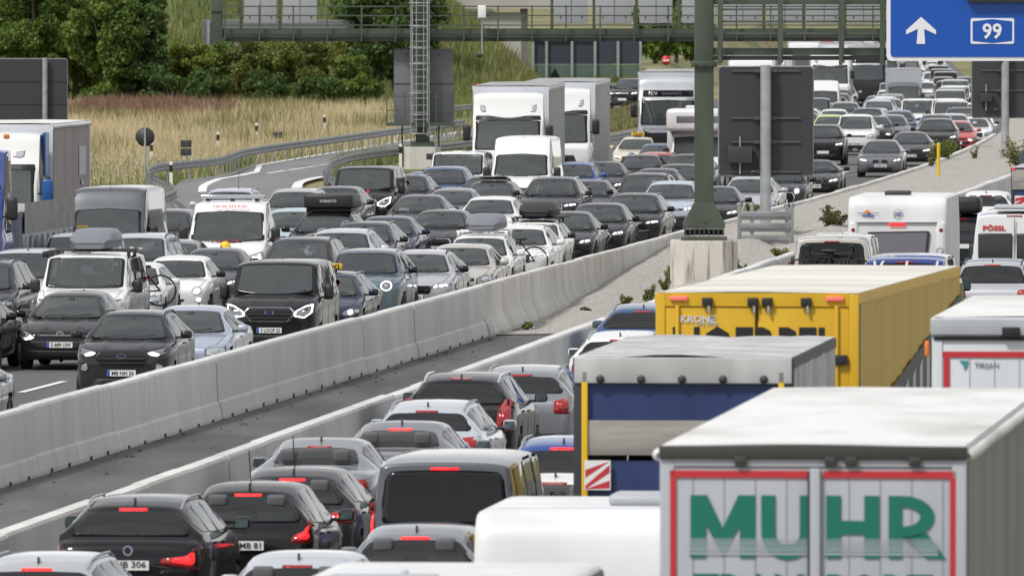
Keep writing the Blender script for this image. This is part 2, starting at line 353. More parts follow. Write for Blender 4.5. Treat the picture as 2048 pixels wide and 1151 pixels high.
def loft(P):
    """body shell from station curves; returns verts, faces and the station functions"""
    L, w, H = P['L'], P['w'], P['H']
    zn, xc, zc, xw = P['zn'], P['xc'], P['zc'], P['xw']; xr, zr, xb, zb_, zt = P['xr'], P['zr'], P['xb'], P['zb'], P['zt']
    hb = P.get('hoodbulge', 0.03)
    tp = [(0, zn-.13), (.012, zn-.06), (.04, zn-.012), (.10, zn+.02), (xc*.5, (zn+.02+zc)/2+hb), (xc-.05, zc-.008), (xc, zc)]
    for k in (.25, .5, .75): tp.append((xc+(xw-xc)*k, zc+(H-.055-zc)*k + .035*math.sin(math.pi*k)*P.get('wsbulge', 1)))
    tp += [(xw, H-.05), (xw+.12, H-.026), (xw+.4, H-.006), ((xw+xr)/2+.2, H), (xr, zr)]
    for k in (.33, .67): tp.append((xr+(xb-xr)*k, zr+(zb_-zr)*k + .03*math.sin(math.pi*k)))
    tp += [(xb, zb_)]
    if L-.06-xb > .1: tp.append(((xb+L-.06)/2, (zb_+zt)/2+.015))
    tp += [(L-.05, zt), (L-.012, zt-.08), (L, zt-.2)]
    top = pchip(*zip(*tp))
    nr = P.get('nose', 1.0)
    W = pchip(*zip((0, w*(1-.36*nr)), (.02, w*(1-.27*nr)), (.06, w*(1-.19*nr)), (.13, w*(1-.12*nr)), (.25, w*(1-.065*nr)), (.45, w*(1-.03*nr)), (.85, w), (L-.9, w), (L-.35, w*.975), (L-.15, w*.94), (L-.05, w*.89), (L, w*.80)))
    bot = pchip((0, .03, .12, .4, L-.4, L-.1, L-.02, L), (.40, .28, .22, .19, .20, .25, .33, .44))
    belt0 = pchip((0, xc*.6, xc+.2, (xw+xr)/2, xb-.1, L), (zc-.10, zc-.05, zc-.03, zc+.0, zc+P.get('beltrise', .05), zc+P.get('beltrise', .05)-.06))
    rw = P['rw']
    wr = pchip((0, .2, xc-.3, xc, xw, xw+.4, xr-.2, xr, xb, L-.1, L), (w*.60, w*.78, w*.86, w*P.get('cw', .86), rw+.02, rw, rw*.985, rw*.97, P.get('brw', w*.87 if L-xb < .35 else rw*1.2), w*.84, w*.72))
    st = sorted(set([0, .004, .012, .025, .045, .075, .11, .16, .23, .32] + list(np.linspace(.42, xc-.06, 7)) + list(np.linspace(xc-.02, xw+.02, P.get('nws', 16)))
         + list(np.linspace(xw+.1, xr-.05, 14)) + list(np.linspace(xr, xb, 12)) + list(np.linspace(xb+.03, L-.16, 4)) + [L-.11, L-.07, L-.04, L-.018, L-.006, L]))
    st = [x for i, x in enumerate(st)]
    rows = []; edge = {}
    for x in st:
        t, Wx, b = top(x), W(x), bot(x); bl = min(belt0(x), t-.055)
        we = min(wr(x), Wx*.94); green = max(0.0, min(1.0, (t-bl-.08)/.3)); cr = .03 + .03*green
        ze = max(bl+.012, t-cr)
        b = min(b, bl-.06)
        zm = b+(bl-b)*.45
        cp = [(0, b), (Wx*.55, b), (Wx*.88, b+.005), (Wx*.965, b+.06), (Wx*.988, zm), (Wx*1.0, bl-.13 if bl-.13 > zm+.02 else (bl+zm)/2), (Wx*.962, bl)]
        if ze-bl > .16:
            k1, k2 = .05, .5
            cp += [(Wx*.962+(we-Wx*.962)*k1-.012, bl+(ze-bl)*k1+.012), (Wx*.95+(we-Wx*.95)*k2+.012, bl+(ze-bl)*k2)]
        cp += [(we, ze), (we*.88, ze+(t-ze)*.5), (we*.66, ze+(t-ze)*.82), (we*.4, t-(t-ze)*.06), (0, t)]
        # resample every segment evenly so that rows match
        pts = []
        segs = len(cp)-1
        cps = [Vector(p) for p in cp]
        # fixed count of samples over arc pieces: lower (0-6), side (6-edge), top (edge-end)
        ie = len(cp)-5
        def samp(lo, hi, n):
            q = cps[lo:hi+1]; ln = [0]
            for i in range(1, len(q)): ln.append(ln[-1]+max(1e-5, (q[i]-q[i-1]).length))
            fx, fy = pchip(ln, [p.x for p in q]), pchip(ln, [p.y for p in q])
            return [(fx(s_), fy(s_)) for s_ in np.linspace(0, ln[-1], n)]
        pts = samp(0, 6, 12)[:-1] + samp(6, ie, 9)[:-1] + samp(ie, len(cp)-1, 13)
        if .10 < x < xc and not P.get('wsout'):   # creases pressed into the bonnet
            kx = min(1, (x-.10)/.15)*min(1, max(0, (xc-x)/.12)); pts = [(y, z+.016*kx*math.exp(-((y-w*(.34+.12*x/xc))/.055)**2) if z > bl else z) for y, z in pts]
        rows.append(pts); edge[x] = (bl, ze, we, Wx*.962)
    n = len(rows[0]); V = []; Fc = []
    m = 2*n-1                                   # right side then mirrored left (share the top centre vertex, bottom duplicated)
    for x, pts in zip(st, rows):
        V += [(x, y, z) for y, z in pts] + [(x, -y, z) for y, z in pts[-2::-1]]
    for i in range(len(st)-1):
        for j in range(m-1): Fc.append((i*m+j, i*m+j+1, (i+1)*m+j+1, (i+1)*m+j))
    Fc.append(tuple(range(m))[::-1]); e = (len(st)-1)*m; Fc.append(tuple(range(e, e+m)))
    bl_f = pchip(st, [edge[x][0] for x in st]); ze_f = pchip(st, [edge[x][1] for x in st]); we_f = pchip(st, [edge[x][2] for x in st]); wb_f = pchip(st, [edge[x][3] for x in st])
    return V, Fc, dict(top=top, W=W, bl=bl_f, ze=ze_f, we=we_f, wb=wb_f)

_wheel = {}
def wheel_meshes(r, dark=False):
    key = (round(r, 2), dark)
    if key in _wheel: return _wheel[key]
    t = MB(); t.lathe([(-.10, r*.62), (-.11, r*.9), (-.08, r*.985), (0, r), (.08, r*.985), (.11, r*.9), (.10, r*.66), (.085, r*.62)], 28)
    rm = MB(); rm.lathe([(.075, r*.66), (.095, r*.655), (.095, r*.60), (.02, r*.58), (.015, r*.2), (.05, r*.16), (.055, 0.001)], 28, mi=1)
    for k in range(5):
        a = 2*math.pi*k/5; R = Matrix.Rotation(a, 3, 'Y')
        for dx in (-.045, .045): rm.box(R @ Vector((dx*1.0, .062, r*.38)), (.035, .04, r*.5), 0, R)
    rm.lathe([(.05, .05), (.075, .048), (.078, .001)], 12)
    _wheel[key] = (t.mesh('tyre'), rm.mesh('rim'))
    return _wheel[key]

LAMPS = dict(
    slim=[(.50, -.10), (.56, -.03), (.84, .035), (.955, .05), (.94, -.04), (.82, -.11)],
    tall=[(.56, -.16), (.57, -.03), (.80, .055), (.955, .06), (.96, -.06), (.86, -.17)],
    trap=[(.51, -.20), (.54, -.09), (.76, .03), (.925, .07), (.905, -.12), (.74, -.245)],
    golf=[(.55, -.13), (.60, -.05), (.80, .02), (.95, .04), (.95, -.06), (.86, -.145), (.66, -.155)],
    bus=[(.58, -.13), (.60, .02), (.90, .06), (.93, -.10), (.86, -.15)],
    rect=[(.55, -.15), (.555, -.02), (.95, .02), (.955, -.10), (.90, -.155)],
    sprint=[(.60, -.24), (.62, -.08), (.90, .02), (.95, -.16), (.86, -.27)],
    thin=[(.46, -.10), (.47, -.04), (.95, .01), (.95, -.05)],
    eco=[(.56, -.10), (.50, -.03), (.84, .035), (.955, .05), (.93, -.05), (.72, -.115)])
GRILLS = dict(
    bar=[(-.53, -.02), (.53, -.02), (.52, -.10), (-.52, -.10)],
    hex=[(-.46, -.01), (.46, -.01), (.56, -.13), (.40, -.31), (-.40, -.31), (-.56, -.13)],
    audi=[(-.27, .0), (.27, .0), (.31, -.10), (.24, -.38), (-.24, -.38), (-.31, -.10)],
    mazda=[(-.42, -.02), (.42, -.02), (.50, -.10), (.36, -.33), (.2, -.37), (-.2, -.37), (-.36, -.33), (-.50, -.10)],
    suv=[(-.48, -.01), (.48, -.01), (.46, -.21), (-.46, -.21)],
    mini=[(-.50, -.13), (.50, -.13), (.58, -.26), (.54, -.40), (.44, -.46), (-.44, -.46), (-.54, -.40), (-.58, -.26)],
    thin=[(-.46, -.035), (.46, -.035), (.46, -.105), (-.46, -.105)],
    sprint=[(-.46, -.04), (.46, -.04), (.52, -.24), (-.52, -.24)],
    fiat=[(-.36, -.24), (.36, -.24), (.30, -.30), (-.30, -.30)])

def emblem(mb, side, pr, kind, cy, cz, r=.055):
    h, nd = pr.hit(side, cy, cz); x = h.x + nd.x*.016; sgn = nd.x
    def ring(R, r2, oy=0, n=20, mi=0):
        vs_ = [(x, cy+oy+q*math.cos(2*math.pi*k/n), cz+q*math.sin(2*math.pi*k/n)) for q in (R, r2) for k in range(n)]
        vs_ += [(x-sgn*.012, cy+oy+R*math.cos(2*math.pi*k/n), cz+R*math.sin(2*math.pi*k/n)) for k in range(n)]
        mb.add(vs_, [(k, (k+1) % n, n+(k+1) % n, n+k) for k in range(n)] + [(k, (k+1) % n, 2*n+(k+1) % n, 2*n+k) for k in range(n)], mi)
    def disc(R, mi=1, ry=None, o=0.0, n=20):
        mb.add([(x-sgn*(.004+o), cy+(ry or R)*math.cos(2*math.pi*k/n), cz+R*math.sin(2*math.pi*k/n)) for k in range(n)], [tuple(range(n))], mi)
    def bar(y0, z0, y1, z1, t=.008, mi=0):
        a = Vector((y1-y0, z1-z0)); l = a.length; p = Vector((-a.y, a.x))/l*t
        q = [(y0+p.x, z0+p.y), (y1+p.x, z1+p.y), (y1-p.x, z1-p.y), (y0-p.x, z0-p.y)]
        mb.add([(x+sgn*.002, cy+s_[0], cz+s_[1]) for s_ in q], [(0, 1, 2, 3)], mi)
    if kind == 'vw':
        disc(r, 1); ring(r, r*.84)
        for s_ in (-1, 1): bar(s_*r*.35, r*.85, 0, r*.12); bar(s_*r*.72, r*.45, s_*r*.33, -r*.75); bar(s_*r*.33, -r*.75, 0, -r*.02)
    elif kind == 'bmw':
        disc(r, 1); ring(r, r*.72)
        mb.add([(x+sgn*.002, cy, cz), (x+sgn*.002, cy+r*.7, cz), (x+sgn*.002, cy+r*.5, cz+r*.5), (x+sgn*.002, cy, cz+r*.7)], [(0, 1, 2, 3)], 2)
        mb.add([(x+sgn*.002, cy, cz), (x+sgn*.002, cy-r*.7, cz), (x+sgn*.002, cy-r*.5, cz-r*.5), (x+sgn*.002, cy, cz-r*.7)], [(0, 1, 2, 3)], 2)
    elif kind == 'audi':
        for k in (-1.5, -.5, .5, 1.5): ring(r*.75, r*.58, k*r*1.08)
    elif kind == 'oval': disc(r*.9, 2, r*2.1); mb.add([(x+sgn*.001, cy+q*2.1*math.cos(2*math.pi*k/24), cz+q*.9*math.sin(2*math.pi*k/24)) for q in (r, r*.86) for k in range(24)], [(k, (k+1) % 24, 24+(k+1) % 24, 24+k) for k in range(24)], 0)
    elif kind == 'wing': ring(r, r*.85); bar(-r*.8, r*.35, 0, -r*.2); bar(r*.8, r*.35, 0, -r*.2)
    elif kind == 'star': ring(r, r*.86); [bar(0, 0, r*.86*math.sin(a), r*.86*math.cos(a), .006) for a in (0, 2.094, 4.189)]
    elif kind == 'ringbar': ring(r, r*.80); bar(-r*1.25, 0, r*1.25, 0, .010)
    elif kind == 'diamond': [bar(a*r*.55, 0, 0, b*r, .007) for a in (-1, 1) for b in (-1, 1)]
    elif kind == 'disc': disc(r*.8, 2); ring(r, r*.8)
    elif kind == 'lion': disc(r*.8, 0)

def build_car(P):
    L, w, H = P['L'], P['w'], P['H']; parts = []
    V, Fc, fn = loft(P); zn, xc, xw, xr, xb = P['zn'], P['xc'], P['xw'], P['xr'], P['xb']
    bvh = BVHTree.FromPolygons([Vector(v) for v in V], Fc); pr = Proj(bvh, L)
    xf, xrw, R = P['xf'], L-P['xq'], P['R']
    van = P.get('van', False)
    # ---- window outlines
    def zz(x): return fn['top'](x)
    dmid = P.get('wsdip', .03)
    ws_b = max(zz(xc)+.005, zz(xc-.1)+.01); wb = fn['we'](xc)-.045; wt = fn['we'](xw)-.035; ztp = fn['ze'](xw)-.005 if not van else zz(xw)-.05
    nk = 8
    wso = [(wb*(1-2*k/nk), ws_b - dmid*(1-(1-2*k/nk)**2) + dmid*.6) for k in range(nk+1)] + [(-wt*(1-2*k/nk), ztp + .022*(1-(1-2*k/nk)**2)) for k in range(nk+1)]
    wso = round_poly(wso, .05, 2)
    if P.get('wsout'): wso = round_poly(P['wsout'], .06, 3); ws_b = min(p[1] for p in wso)+.05; ztp = max(p[1] for p in wso)-.03
    rt = fn['we'](xr)-.025; rbw = fn['we'](xb)-.07; rz0 = zz(xb)+.03; rz1 = fn['ze'](xr)-.02
    if P.get('rwin'): rz0, rz1, rbw, rt = P['rwin']
    rwo = round_poly([(rbw, rz0), (rt, rz1), (0, rz1+.018), (-rt, rz1), (-rbw, rz0), (0, rz0-.008)], .07, 3)
    sw = []
    for (x0, x1) in P['sw']:
        xs = np.linspace(x0, x1, 7); lo = [(x, fn['bl'](x)+.035) for x in xs]; hi = [(x, fn['ze'](x)-.035) for x in xs[::-1]]
        sw.append(round_poly([p for p in lo+hi if True], .03, 2))
    if P.get('nosw'): sw = sw[:P['nosw']]
    # ---- cut the openings out of the shell
    def all_in(poly, f, a, b): return inside(poly, sum(V[i][a] for i in f)/len(f), sum(V[i][b] for i in f)/len(f))
    wsp, rwp = scale_poly(wso, .985), scale_poly(rwo, .98); swp = [scale_poly(s_, .98) for s_ in sw]; keep = []
    for f in Fc:
        c = [sum(V[i][k] for i in f)/len(f) for k in range(3)]
        if len(f) > 4: keep.append(f); continue
        if xc-.25 < c[0] < xw+.1 and all_in(wsp, f, 1, 2): continue
        if c[0] > xr-.2 and (not P.get('norear')) and c[2] > .7 and all_in(rwp, f, 1, 2): continue
        if abs(c[1]) > .45 and c[2] > fn['bl'](c[0]) and any(all_in(s_, f, 0, 2) for s_ in swp): continue
        if abs(c[1]) > w*.62 and any((c[0]-q)**2+(c[2]-R)**2 < (R+.055)**2 for q in (xf, xrw)): continue
        keep.append(f)
    mb = MB(); mb.add(V, keep, 0, True)
    body = len(parts); parts.append(('body', mb.mesh('car_body', fix=False), ['@'], None, None))
    me = parts[0][1]
    bm = bmesh.new(); bm.from_mesh(me); bmesh.ops.remove_doubles(bm, verts=bm.verts, dist=.0004); bmesh.ops.recalc_face_normals(bm, faces=bm.faces); bm.to_mesh(me); bm.free()
    # ---- glass
    g = P.get('glass', 'glass'); gr = P.get('rglass', g)
    q = MB(); pr.patch(q, 'f', wso, .009, .04, (.25, .5, .75, 1), 0, 1, .925, .07, True); parts.append(('windscreen', q.mesh('windscreen'), [P.get('wglass', 'glass'), 'frit'], None, None)); wsi = len(parts)-1
    if not P.get('norear'): q = MB(); pr.patch(q, 'r', rwo, .009, .04, (.3, .65, 1), 0, 1, .92, .08, True); parts.append(('rear_window', q.mesh('rear_window'), ['glass_rear' if gr == 'glass' else gr, 'frit'], None, None))
    for s_ in sw:
        for sd in ('s+', 's-'):
            q = MB(); pr.patch(q, sd, s_, .007, .02, (.5, 1), 0, 1, .93, .2); parts.append(('side_window', q.mesh('side_window'), [gr if P.get('van') and s_ is not sw[0] else ('glass_side' if g == 'glass' else g), 'frit'], None, None))
    # ---- interior
    q = MB(); zb = fn['bl'](xw); cw = w*.80
    q.box((xc+.42, 0, zb-.14), (.62, cw*2, .22), 0, bev=.05); q.box(((xc+.7+xr)/2, 0, .42), (xr-xc, cw*2, .12), 0)
    q.box((xc+.72, -.37, zb-.02), (.05, .10, .10), 0)
    q.tube([(xc+.80+.06*math.sin(a), -.37+.185*math.cos(a), zb-.02+.17*math.sin(a)) for a in [2*math.pi*k/16 for k in range(17)]], .016, 6, 0)
    ns = 2 if xr-xw > 1.1 else 1; hs = min(H-.32, zb+.27)
    for i in range(ns):
        xs_ = xw+.32+i*.95
        if xs_ > xr+.15: break
        for y in ((-.37, .37) if i == 0 or not van else (-.5, 0, .5)):
            q.box((xs_+.22, y, .55), (.5, .48, .16), 1, bev=.05); q.box((xs_+.5, y, (.55+hs)/2), (.16, .46, hs-.55), 1, Matrix.Rotation(RAD(14), 3, 'Y'), .05)
            q.box((xs_+.62, y, hs+.11), (.10, .24, .18), 1, Matrix.Rotation(RAD(8), 3, 'Y'), .04)
    parts.append(('interior', q.mesh('interior'), ['interior', 'seat_cloth'], None, None))
    q = MB(); h, nd = pr.hit('f', 0, ztp-.055); q.box((h.x+.14, 0, ztp-.10), (.04, .24, .07), 0, bev=.018); q.box((h.x+.09, 0, ztp-.035), (.10, .15, .08), 0, bev=.02)
    parts.append(('rear_view_mirror', q.mesh('rear_view_mirror'), ['black_plastic'], None, None))
    # ---- wipers
    for y0, y1, dz in ((.12, -.48, .05), (.62, .05, .05)) if not van else ((-.05, -.66, .05), (.05, .66, .05)):
        q = MB(); pts = []
        for k in range(7):
            y = y0+(y1-y0)*k/6; y = max(-wb*.92, min(wb*.92, y)); h, nd = pr.hit('f', y, ws_b+.012+dz*k/6); pts.append(h+Vector((-.02, 0, .006)))
        q.tube(pts, .011, 5); parts.append(('wiper', q.mesh('wiper'), ['black_plastic'], None, None))
    # ---- front
    lamp = P.get('lamp', 'slim')
    for sg in (1, -1):
        if lamp == 'round':
            cy, cz, r = P['lc']; ol = circle(sg*cy, cz, r, 22, r*P.get('lasp', 1)); drl = circle(sg*cy, cz, r*.62, 18)
        else:
            ol = round_poly([(sg*y*w, zn+dz) for y, dz in (LAMPS[lamp] if isinstance(lamp, str) else lamp)], .02, 2)
        q = MB(); pr.patch(q, 'f', ol, .008, .03, (.5, .88, 1), 0, 1, .88, .05)
        parts.append(('headlight', q.mesh('headlight'), [P.get('lampmat', 'lamp_dark'), 'chrome' if lamp == 'round' else 'black_plastic'], None, None)); hi = len(parts)-1
        st = P.get('drl', 'bar'); cx = sum(p[0] for p in ol)/len(ol); cz_ = sum(p[1] for p in ol)/len(ol); zmin = min(p[1] for p in ol); zmax = max(p[1] for p in ol); ymin = min(p[0]*sg for p in ol); ymax = max(p[0]*sg for p in ol)
        q = MB(); lm = P.get('lit', 'lamp_lit')
        if st == 'ring':
            i1 = scale_poly(ol, .96); i2 = scale_poly(ol, .74); a = densify(i1, .03); n = len(a); i2 = scale_poly(a, .82, (cx, cz_))
            vs_ = []
            for p in a+i2: h, nd = pr.hit('f', *p); vs_.append(h+nd*.014)
            q.add(vs_, [(k, (k+1) % n, n+(k+1) % n, n+k) for k in range(n)], 0, True)
            pr.patch(q, 'f', circle(cx, cz_, .035, 12), .012, .0, (.5, 1), 1)
        elif st == 'eye':
            pr.patch(q, 'f', circle(cx, cz_, min(.055, (zmax-zmin)*.33), 14), .014, .0, (.5, 1), 0)
            pr.patch(q, 'f', circle(cx+sg*.12, cz_+.015, min(.045, (zmax-zmin)*.28), 14), .014, .0, (.5, 1), 1)
        elif st == 'full': pr.patch(q, 'f', scale_poly(ol, .62), .014, .0, (.5, 1), 0)
        elif st == 'off': pr.patch(q, 'f', circle(cx, cz_, (zmax-zmin)*.30, 14), .012, .0, (.5, 1), 1); pr.patch(q, 'f', circle(cx+sg*.11, cz_+.01, (zmax-zmin)*.24, 14), .012, .0, (.5, 1), 1)
        elif st == 'inner': pr.patch(q, 'f', [(sg*(ymin+.02), zmin+.06), (sg*(ymin+.10), zmin+.09), (sg*(ymin+.24), zmin+.045), (sg*(ymin+.20), zmin+.0), (sg*(ymin+.08), zmin+.02)], .014, .0, (.5, 1), 0)
        else:
            zc2 = zmin+(zmax-zmin)*.45
            pr.patch(q, 'f', round_poly([(sg*(ymin+.06), zc2-.035), (sg*(ymin+.10), zc2+.018), (sg*(ymax-.09), zc2+.045), (sg*(ymax-.07), zc2-.0)], .015, 2), .014, .0, (.5, 1), 0)
            pr.patch(q, 'f', circle(cx-sg*.05, zc2+.0, .032, 12), .016, .0, (.5, 1), 1)
        parts.append(('lamp_lens', q.mesh('lamp_lens'), [lm, 'lamp_clear'], hi, None))
    gk = P.get('grille')
    zg = zn
    if gk == 'kidney':
        for sg in (1, -1):
            q = MB(); ol = round_poly([(sg*.03, zg-.03), (sg*.28, zg-.01), (sg*.33, zg-.07), (sg*.28, zg-.17), (sg*.06, zg-.18), (sg*.03, zg-.13)], .04, 3)
            pr.patch(q, 'f', ol, .012, .03, (.5, .9, 1), 0, 1, .88, .06); parts.append(('grille', q.mesh('grille'), ['gloss_black', 'chrome'], None, None))
        gi = len(parts)-1
    elif gk:
        ol = round_poly([(y*w, zg+dz) for y, dz in GRILLS[gk]], .035, 3); q = MB(); pr.patch(q, 'f', ol, .008, .03, (.3, .6, .9, 1), 0, 1, .93, .07)
        parts.append(('grille', q.mesh('grille'), ['gloss_black', P.get('gframe', 'black_plastic')], None, None)); gi = len(parts)-1
        z0 = min(p[1] for p in ol); z1 = max(p[1] for p in ol); q = MB(); nb = P.get('gbars', 3)
        for k in range(nb):
            z = z0+(z1-z0)*(k+1)/(nb+1); ys = [p[0] for p in scale_poly(ol, .90) if abs(p[1]-z) < .12]; hw = min(max(ys), max(abs(p[0]) for p in ol)*.86) if ys else .2
            pts = []
            for t in np.linspace(-hw, hw, 9): h, nd = pr.hit('f', t, z); pts.append(h+nd*.014)
            q.tube(pts, P.get('gbr', .009), 4)
        if nb: parts.append(('grille_bars', q.mesh('grille_bars'), [P.get('gbm', 'black_plastic')], gi, None))
    else: gi = None
    if P.get('emb'):
        q = MB(); emblem(q, 'f', pr, P['emb'], 0, P.get('embz', zn-.05), P.get('embr', .06)); parts.append(('emblem', q.mesh('emblem'), ['chrome', 'ink', 'badge_blue'], None, None))
    for (nm, ol, mats) in P.get('front', []):       # intakes, bumpers, fog lamps: outline in metres
        if nm == 'fog_lamp':
            for sg in (1, -1): q = MB(); pr.patch(q, 'f', [(sg*y, z) for y, z in ol], .010, .03, (.6, 1), 0, 1, .8, .05); parts.append((nm, q.mesh(nm), mats, None, None))
        else: q = MB(); pr.patch(q, 'f', round_poly(ol, .03, 2), .006, .03, (.3, .65, 1), 0, None, .9, .08); parts.append((nm, q.mesh(nm), mats, None, None))
    # ---- plates
    for side, pz in (('f', P.get('pz', .46)), ('r', P.get('rpz', .60))):
        h = [pr.hit(side, y, pz+dz)[0].x for y in (-.2, 0, .2) for dz in (-.04, .04)]; x = (min(h)-.018) if side == 'f' else (max(h)+.018)
        q = MB(); q.box((x, 0, pz), (.02, .52, .112), 0); sx = -1 if side == 'f' else 1
        q.box((x+sx*.0115, .235 if side == 'f' else -.235, pz), (.003, .045, .108), 1)
        parts.append(('number_plate', q.mesh('number_plate'), ['plate_white', 'plate_blue'], None, None)); P['plate_' + side] = (len(parts)-1, x+sx*.0115, pz)
    # ---- rear
    tl = P.get('tail', [(.60, .74), (.62, .90), (.95, .96), (.965, .80), (.93, .72)])
    for sg in (1, -1):
        ol = round_poly([(sg*y*w, z) for y, z in tl], .03, 2); q = MB(); pr.patch(q, 'r', ol, .010, .03, (.5, 1), 0, None, .9, .06)
        parts.append(('tail_light', q.mesh('tail_light'), ['tail_red'], None, None)); ti = len(parts)-1
        q = MB(); ty = sum(p[0] for p in ol)/len(ol); pr.patch(q, 'r', scale_poly(ol, .55, (ty, sum(p[1] for p in ol)/len(ol))), .016, .0, (.5, 1), 0, None, .9, .06)
        parts.append(('brake_lamp', q.mesh('brake_lamp'), ['tail_lit' if P.get('braking', True) else 'tail_red'], ti, None))
    q = MB(); bz = P.get('bz', rz1+.03 if not van else rz1+.05); pr.patch(q, 'r', [(-.17, bz-.014), (.17, bz-.014), (.17, bz+.016), (-.17, bz+.016)], .012, .02, (.5, 1), 0, None, .9, .06)
    parts.append(('high_brake_light', q.mesh('high_brake_light'), ['tail_lit'], None, None))
    q = MB(); pr.patch(q, 'r', round_poly([(-.8*w, .30), (.8*w, .30), (.86*w, .44), (-.86*w, .44)], .04, 2), .008, .03, (.3, .65, 1), 0, None, .9, .1); parts.append(('rear_bumper', q.mesh('rear_bumper'), ['black_plastic'], None, None))
    if P.get('remb'): q = MB(); emblem(q, 'r', pr, P['remb'], 0, P.get('rembz', zz(xb)-.07), .06); parts.append(('emblem', q.mesh('emblem'), ['chrome', 'ink', 'badge_blue'], None, None))
    # ---- mirrors
    mx = xc+P.get('mx', .42); mz = fn['bl'](mx)+P.get('mz', .10); ms = P.get('ms', (.13, .21, .15))
    for sg in (1, -1):
        yb = fn['W'](mx)*.96; yc_ = yb+ms[1]*.5+.05
        q = MB(); q.box((mx, sg*yc_, mz), ms, 0, bev=min(ms)*.42); q.box((mx+.01, sg*(yb+.02), mz-ms[2]*.35), (.07, .16, .045), 1, bev=.015)
        q.add([(mx+ms[0]*.5+.002, sg*yc_+a*ms[1]*.38, mz+b*ms[2]*.36) for a, b in ((-1, -1), (1, -1), (1, 1), (-1, 1))], [(0, 1, 2, 3)], 2)
        parts.append(('door_mirror', q.mesh('door_mirror', fix=True), [P.get('mirror', '@'), 'black_plastic', 'mirror_glass'], None, None))
    # ---- wheels, arches, handles, rails, aerial
    t, rm = wheel_meshes(R, P.get('darkrim', False)); yw = fn['W'](xf)-.105
    for xq_ in (xf, xrw):
        for sg in (1, -1):
            mw = Matrix.Translation((xq_, sg*yw, R)) @ (Matrix.Identity(4) if sg > 0 else Matrix.Rotation(math.pi, 4, 'Z'))
            parts.append(('wheel', t, ['rubber'], None, mw)); parts.append(('rim', rm, ['rim_dark' if P.get('darkrim') else 'rim_alloy', 'rim_dark'], len(parts)-1, Matrix.Identity(4)))
            q = MB(); n = 14; ar = R+.06
            vs_ = [(xq_+ar*math.cos(a), sg*y, R+ar*math.sin(a)) for y in (w*.55, fn['W'](xq_)*.985) for a in np.linspace(-.35, math.pi+.35, n)]
            q.add(vs_, [(k, k+1, n+k+1, n+k) for k in range(n-1)], 0, True)
            q.add([(xq_+ar*math.cos(a), sg*w*.55, R+ar*math.sin(a)) for a in np.linspace(-.3, math.pi+.3, 16)], [tuple(range(16))], 0)
            parts.append(('wheel_arch', q.mesh('wheel_arch'), ['black_plastic'], None, None))
    for x in P.get('handles', []):
        for sg, sd in ((1, 's+'), (-1, 's-')):
            z = fn['bl'](x)-.09; h, nd = pr.hit(sd, x, z); q = MB(); q.box(h+nd*.015, (.2, .03, .03), 0, bev=.012); parts.append(('door_handle', q.mesh('door_handle'), ['@'], None, None))
    # door shut lines along both flanks
    for sd in ('s+', 's-'):
        for x in P.get('shut', []):
            q = MB(); pts = []
            for z in np.linspace(.36, fn['bl'](x)+.02, 7): h, nd = pr.hit(sd, x, z); pts.append(h+nd*.001)
            q.tube(pts, .0035, 4); parts.append(('door_gap', q.mesh('door_gap'), ['ink'], None, None))
    # edges of the bonnet
    if not P.get('wsout'):
        for sg in (1, -1):
            q = MB(); pts = []
            for k in range(8):
                x = .10+(xc-.14)*k/7; yb_ = fn['we'](x)*.97 if k else w*.62; hh = bvh.ray_cast(Vector((x, sg*yb_, 4)), Vector((0, 0, -1)))[0]
                if hh: pts.append(hh+Vector((0, 0, .001)))
            if len(pts) > 2: q.tube(pts, .006, 4); parts.append(('bonnet_gap', q.mesh('bonnet_gap'), ['ink'], None, None))
    if P.get('rails'):
        for sg in (1, -1):
            q = MB(); pts = []
            for x in np.linspace(xw+.05, xr-.02, 9):
                e = 0 if x in (xw+.05,) else 1; pts.append((x, sg*(fn['we'](x)-.015), fn['ze'](x)+.045))
            pts[0] = (pts[0][0], pts[0][1], pts[0][2]-.045); pts[-1] = (pts[-1][0], pts[-1][1], pts[-1][2]-.045); q.tube(pts, .018, 6)
            parts.append(('roof_rail', q.mesh('roof_rail'), [P['rails']], None, None))
    if P.get('aerial', 1):
        q = MB(); xa = P.get('xa', xr-.15); za = zz(xa)
        if P.get('aerial', 1) == 1: q.prism([(xa-.08, za-.01), (xa+.09, za-.01), (xa+.085, za+.055), (xa+.05, za+.06)], .025, 'y', -.0125)
        else: q.tube([(xa, 0, za), (xa+.06, 0, za+.12), (xa+.16, 0, za+.36)], .006, 5)
        parts.append(('aerial', q.mesh('aerial'), ['gloss_black'], None, None))
    # bonnet seam and black roof option are parts of the look
    if P.get('roofcol'):
        pass
    P['fn'] = fn; P['parts'] = parts; P['pr'] = pr; P['wso'] = wso
    return P

def car_frame(P, ref, th, away):
    """place so that the roof point (x from nose, height) of the car lands on the world point ref"""
    x0, xax = ref
    return None

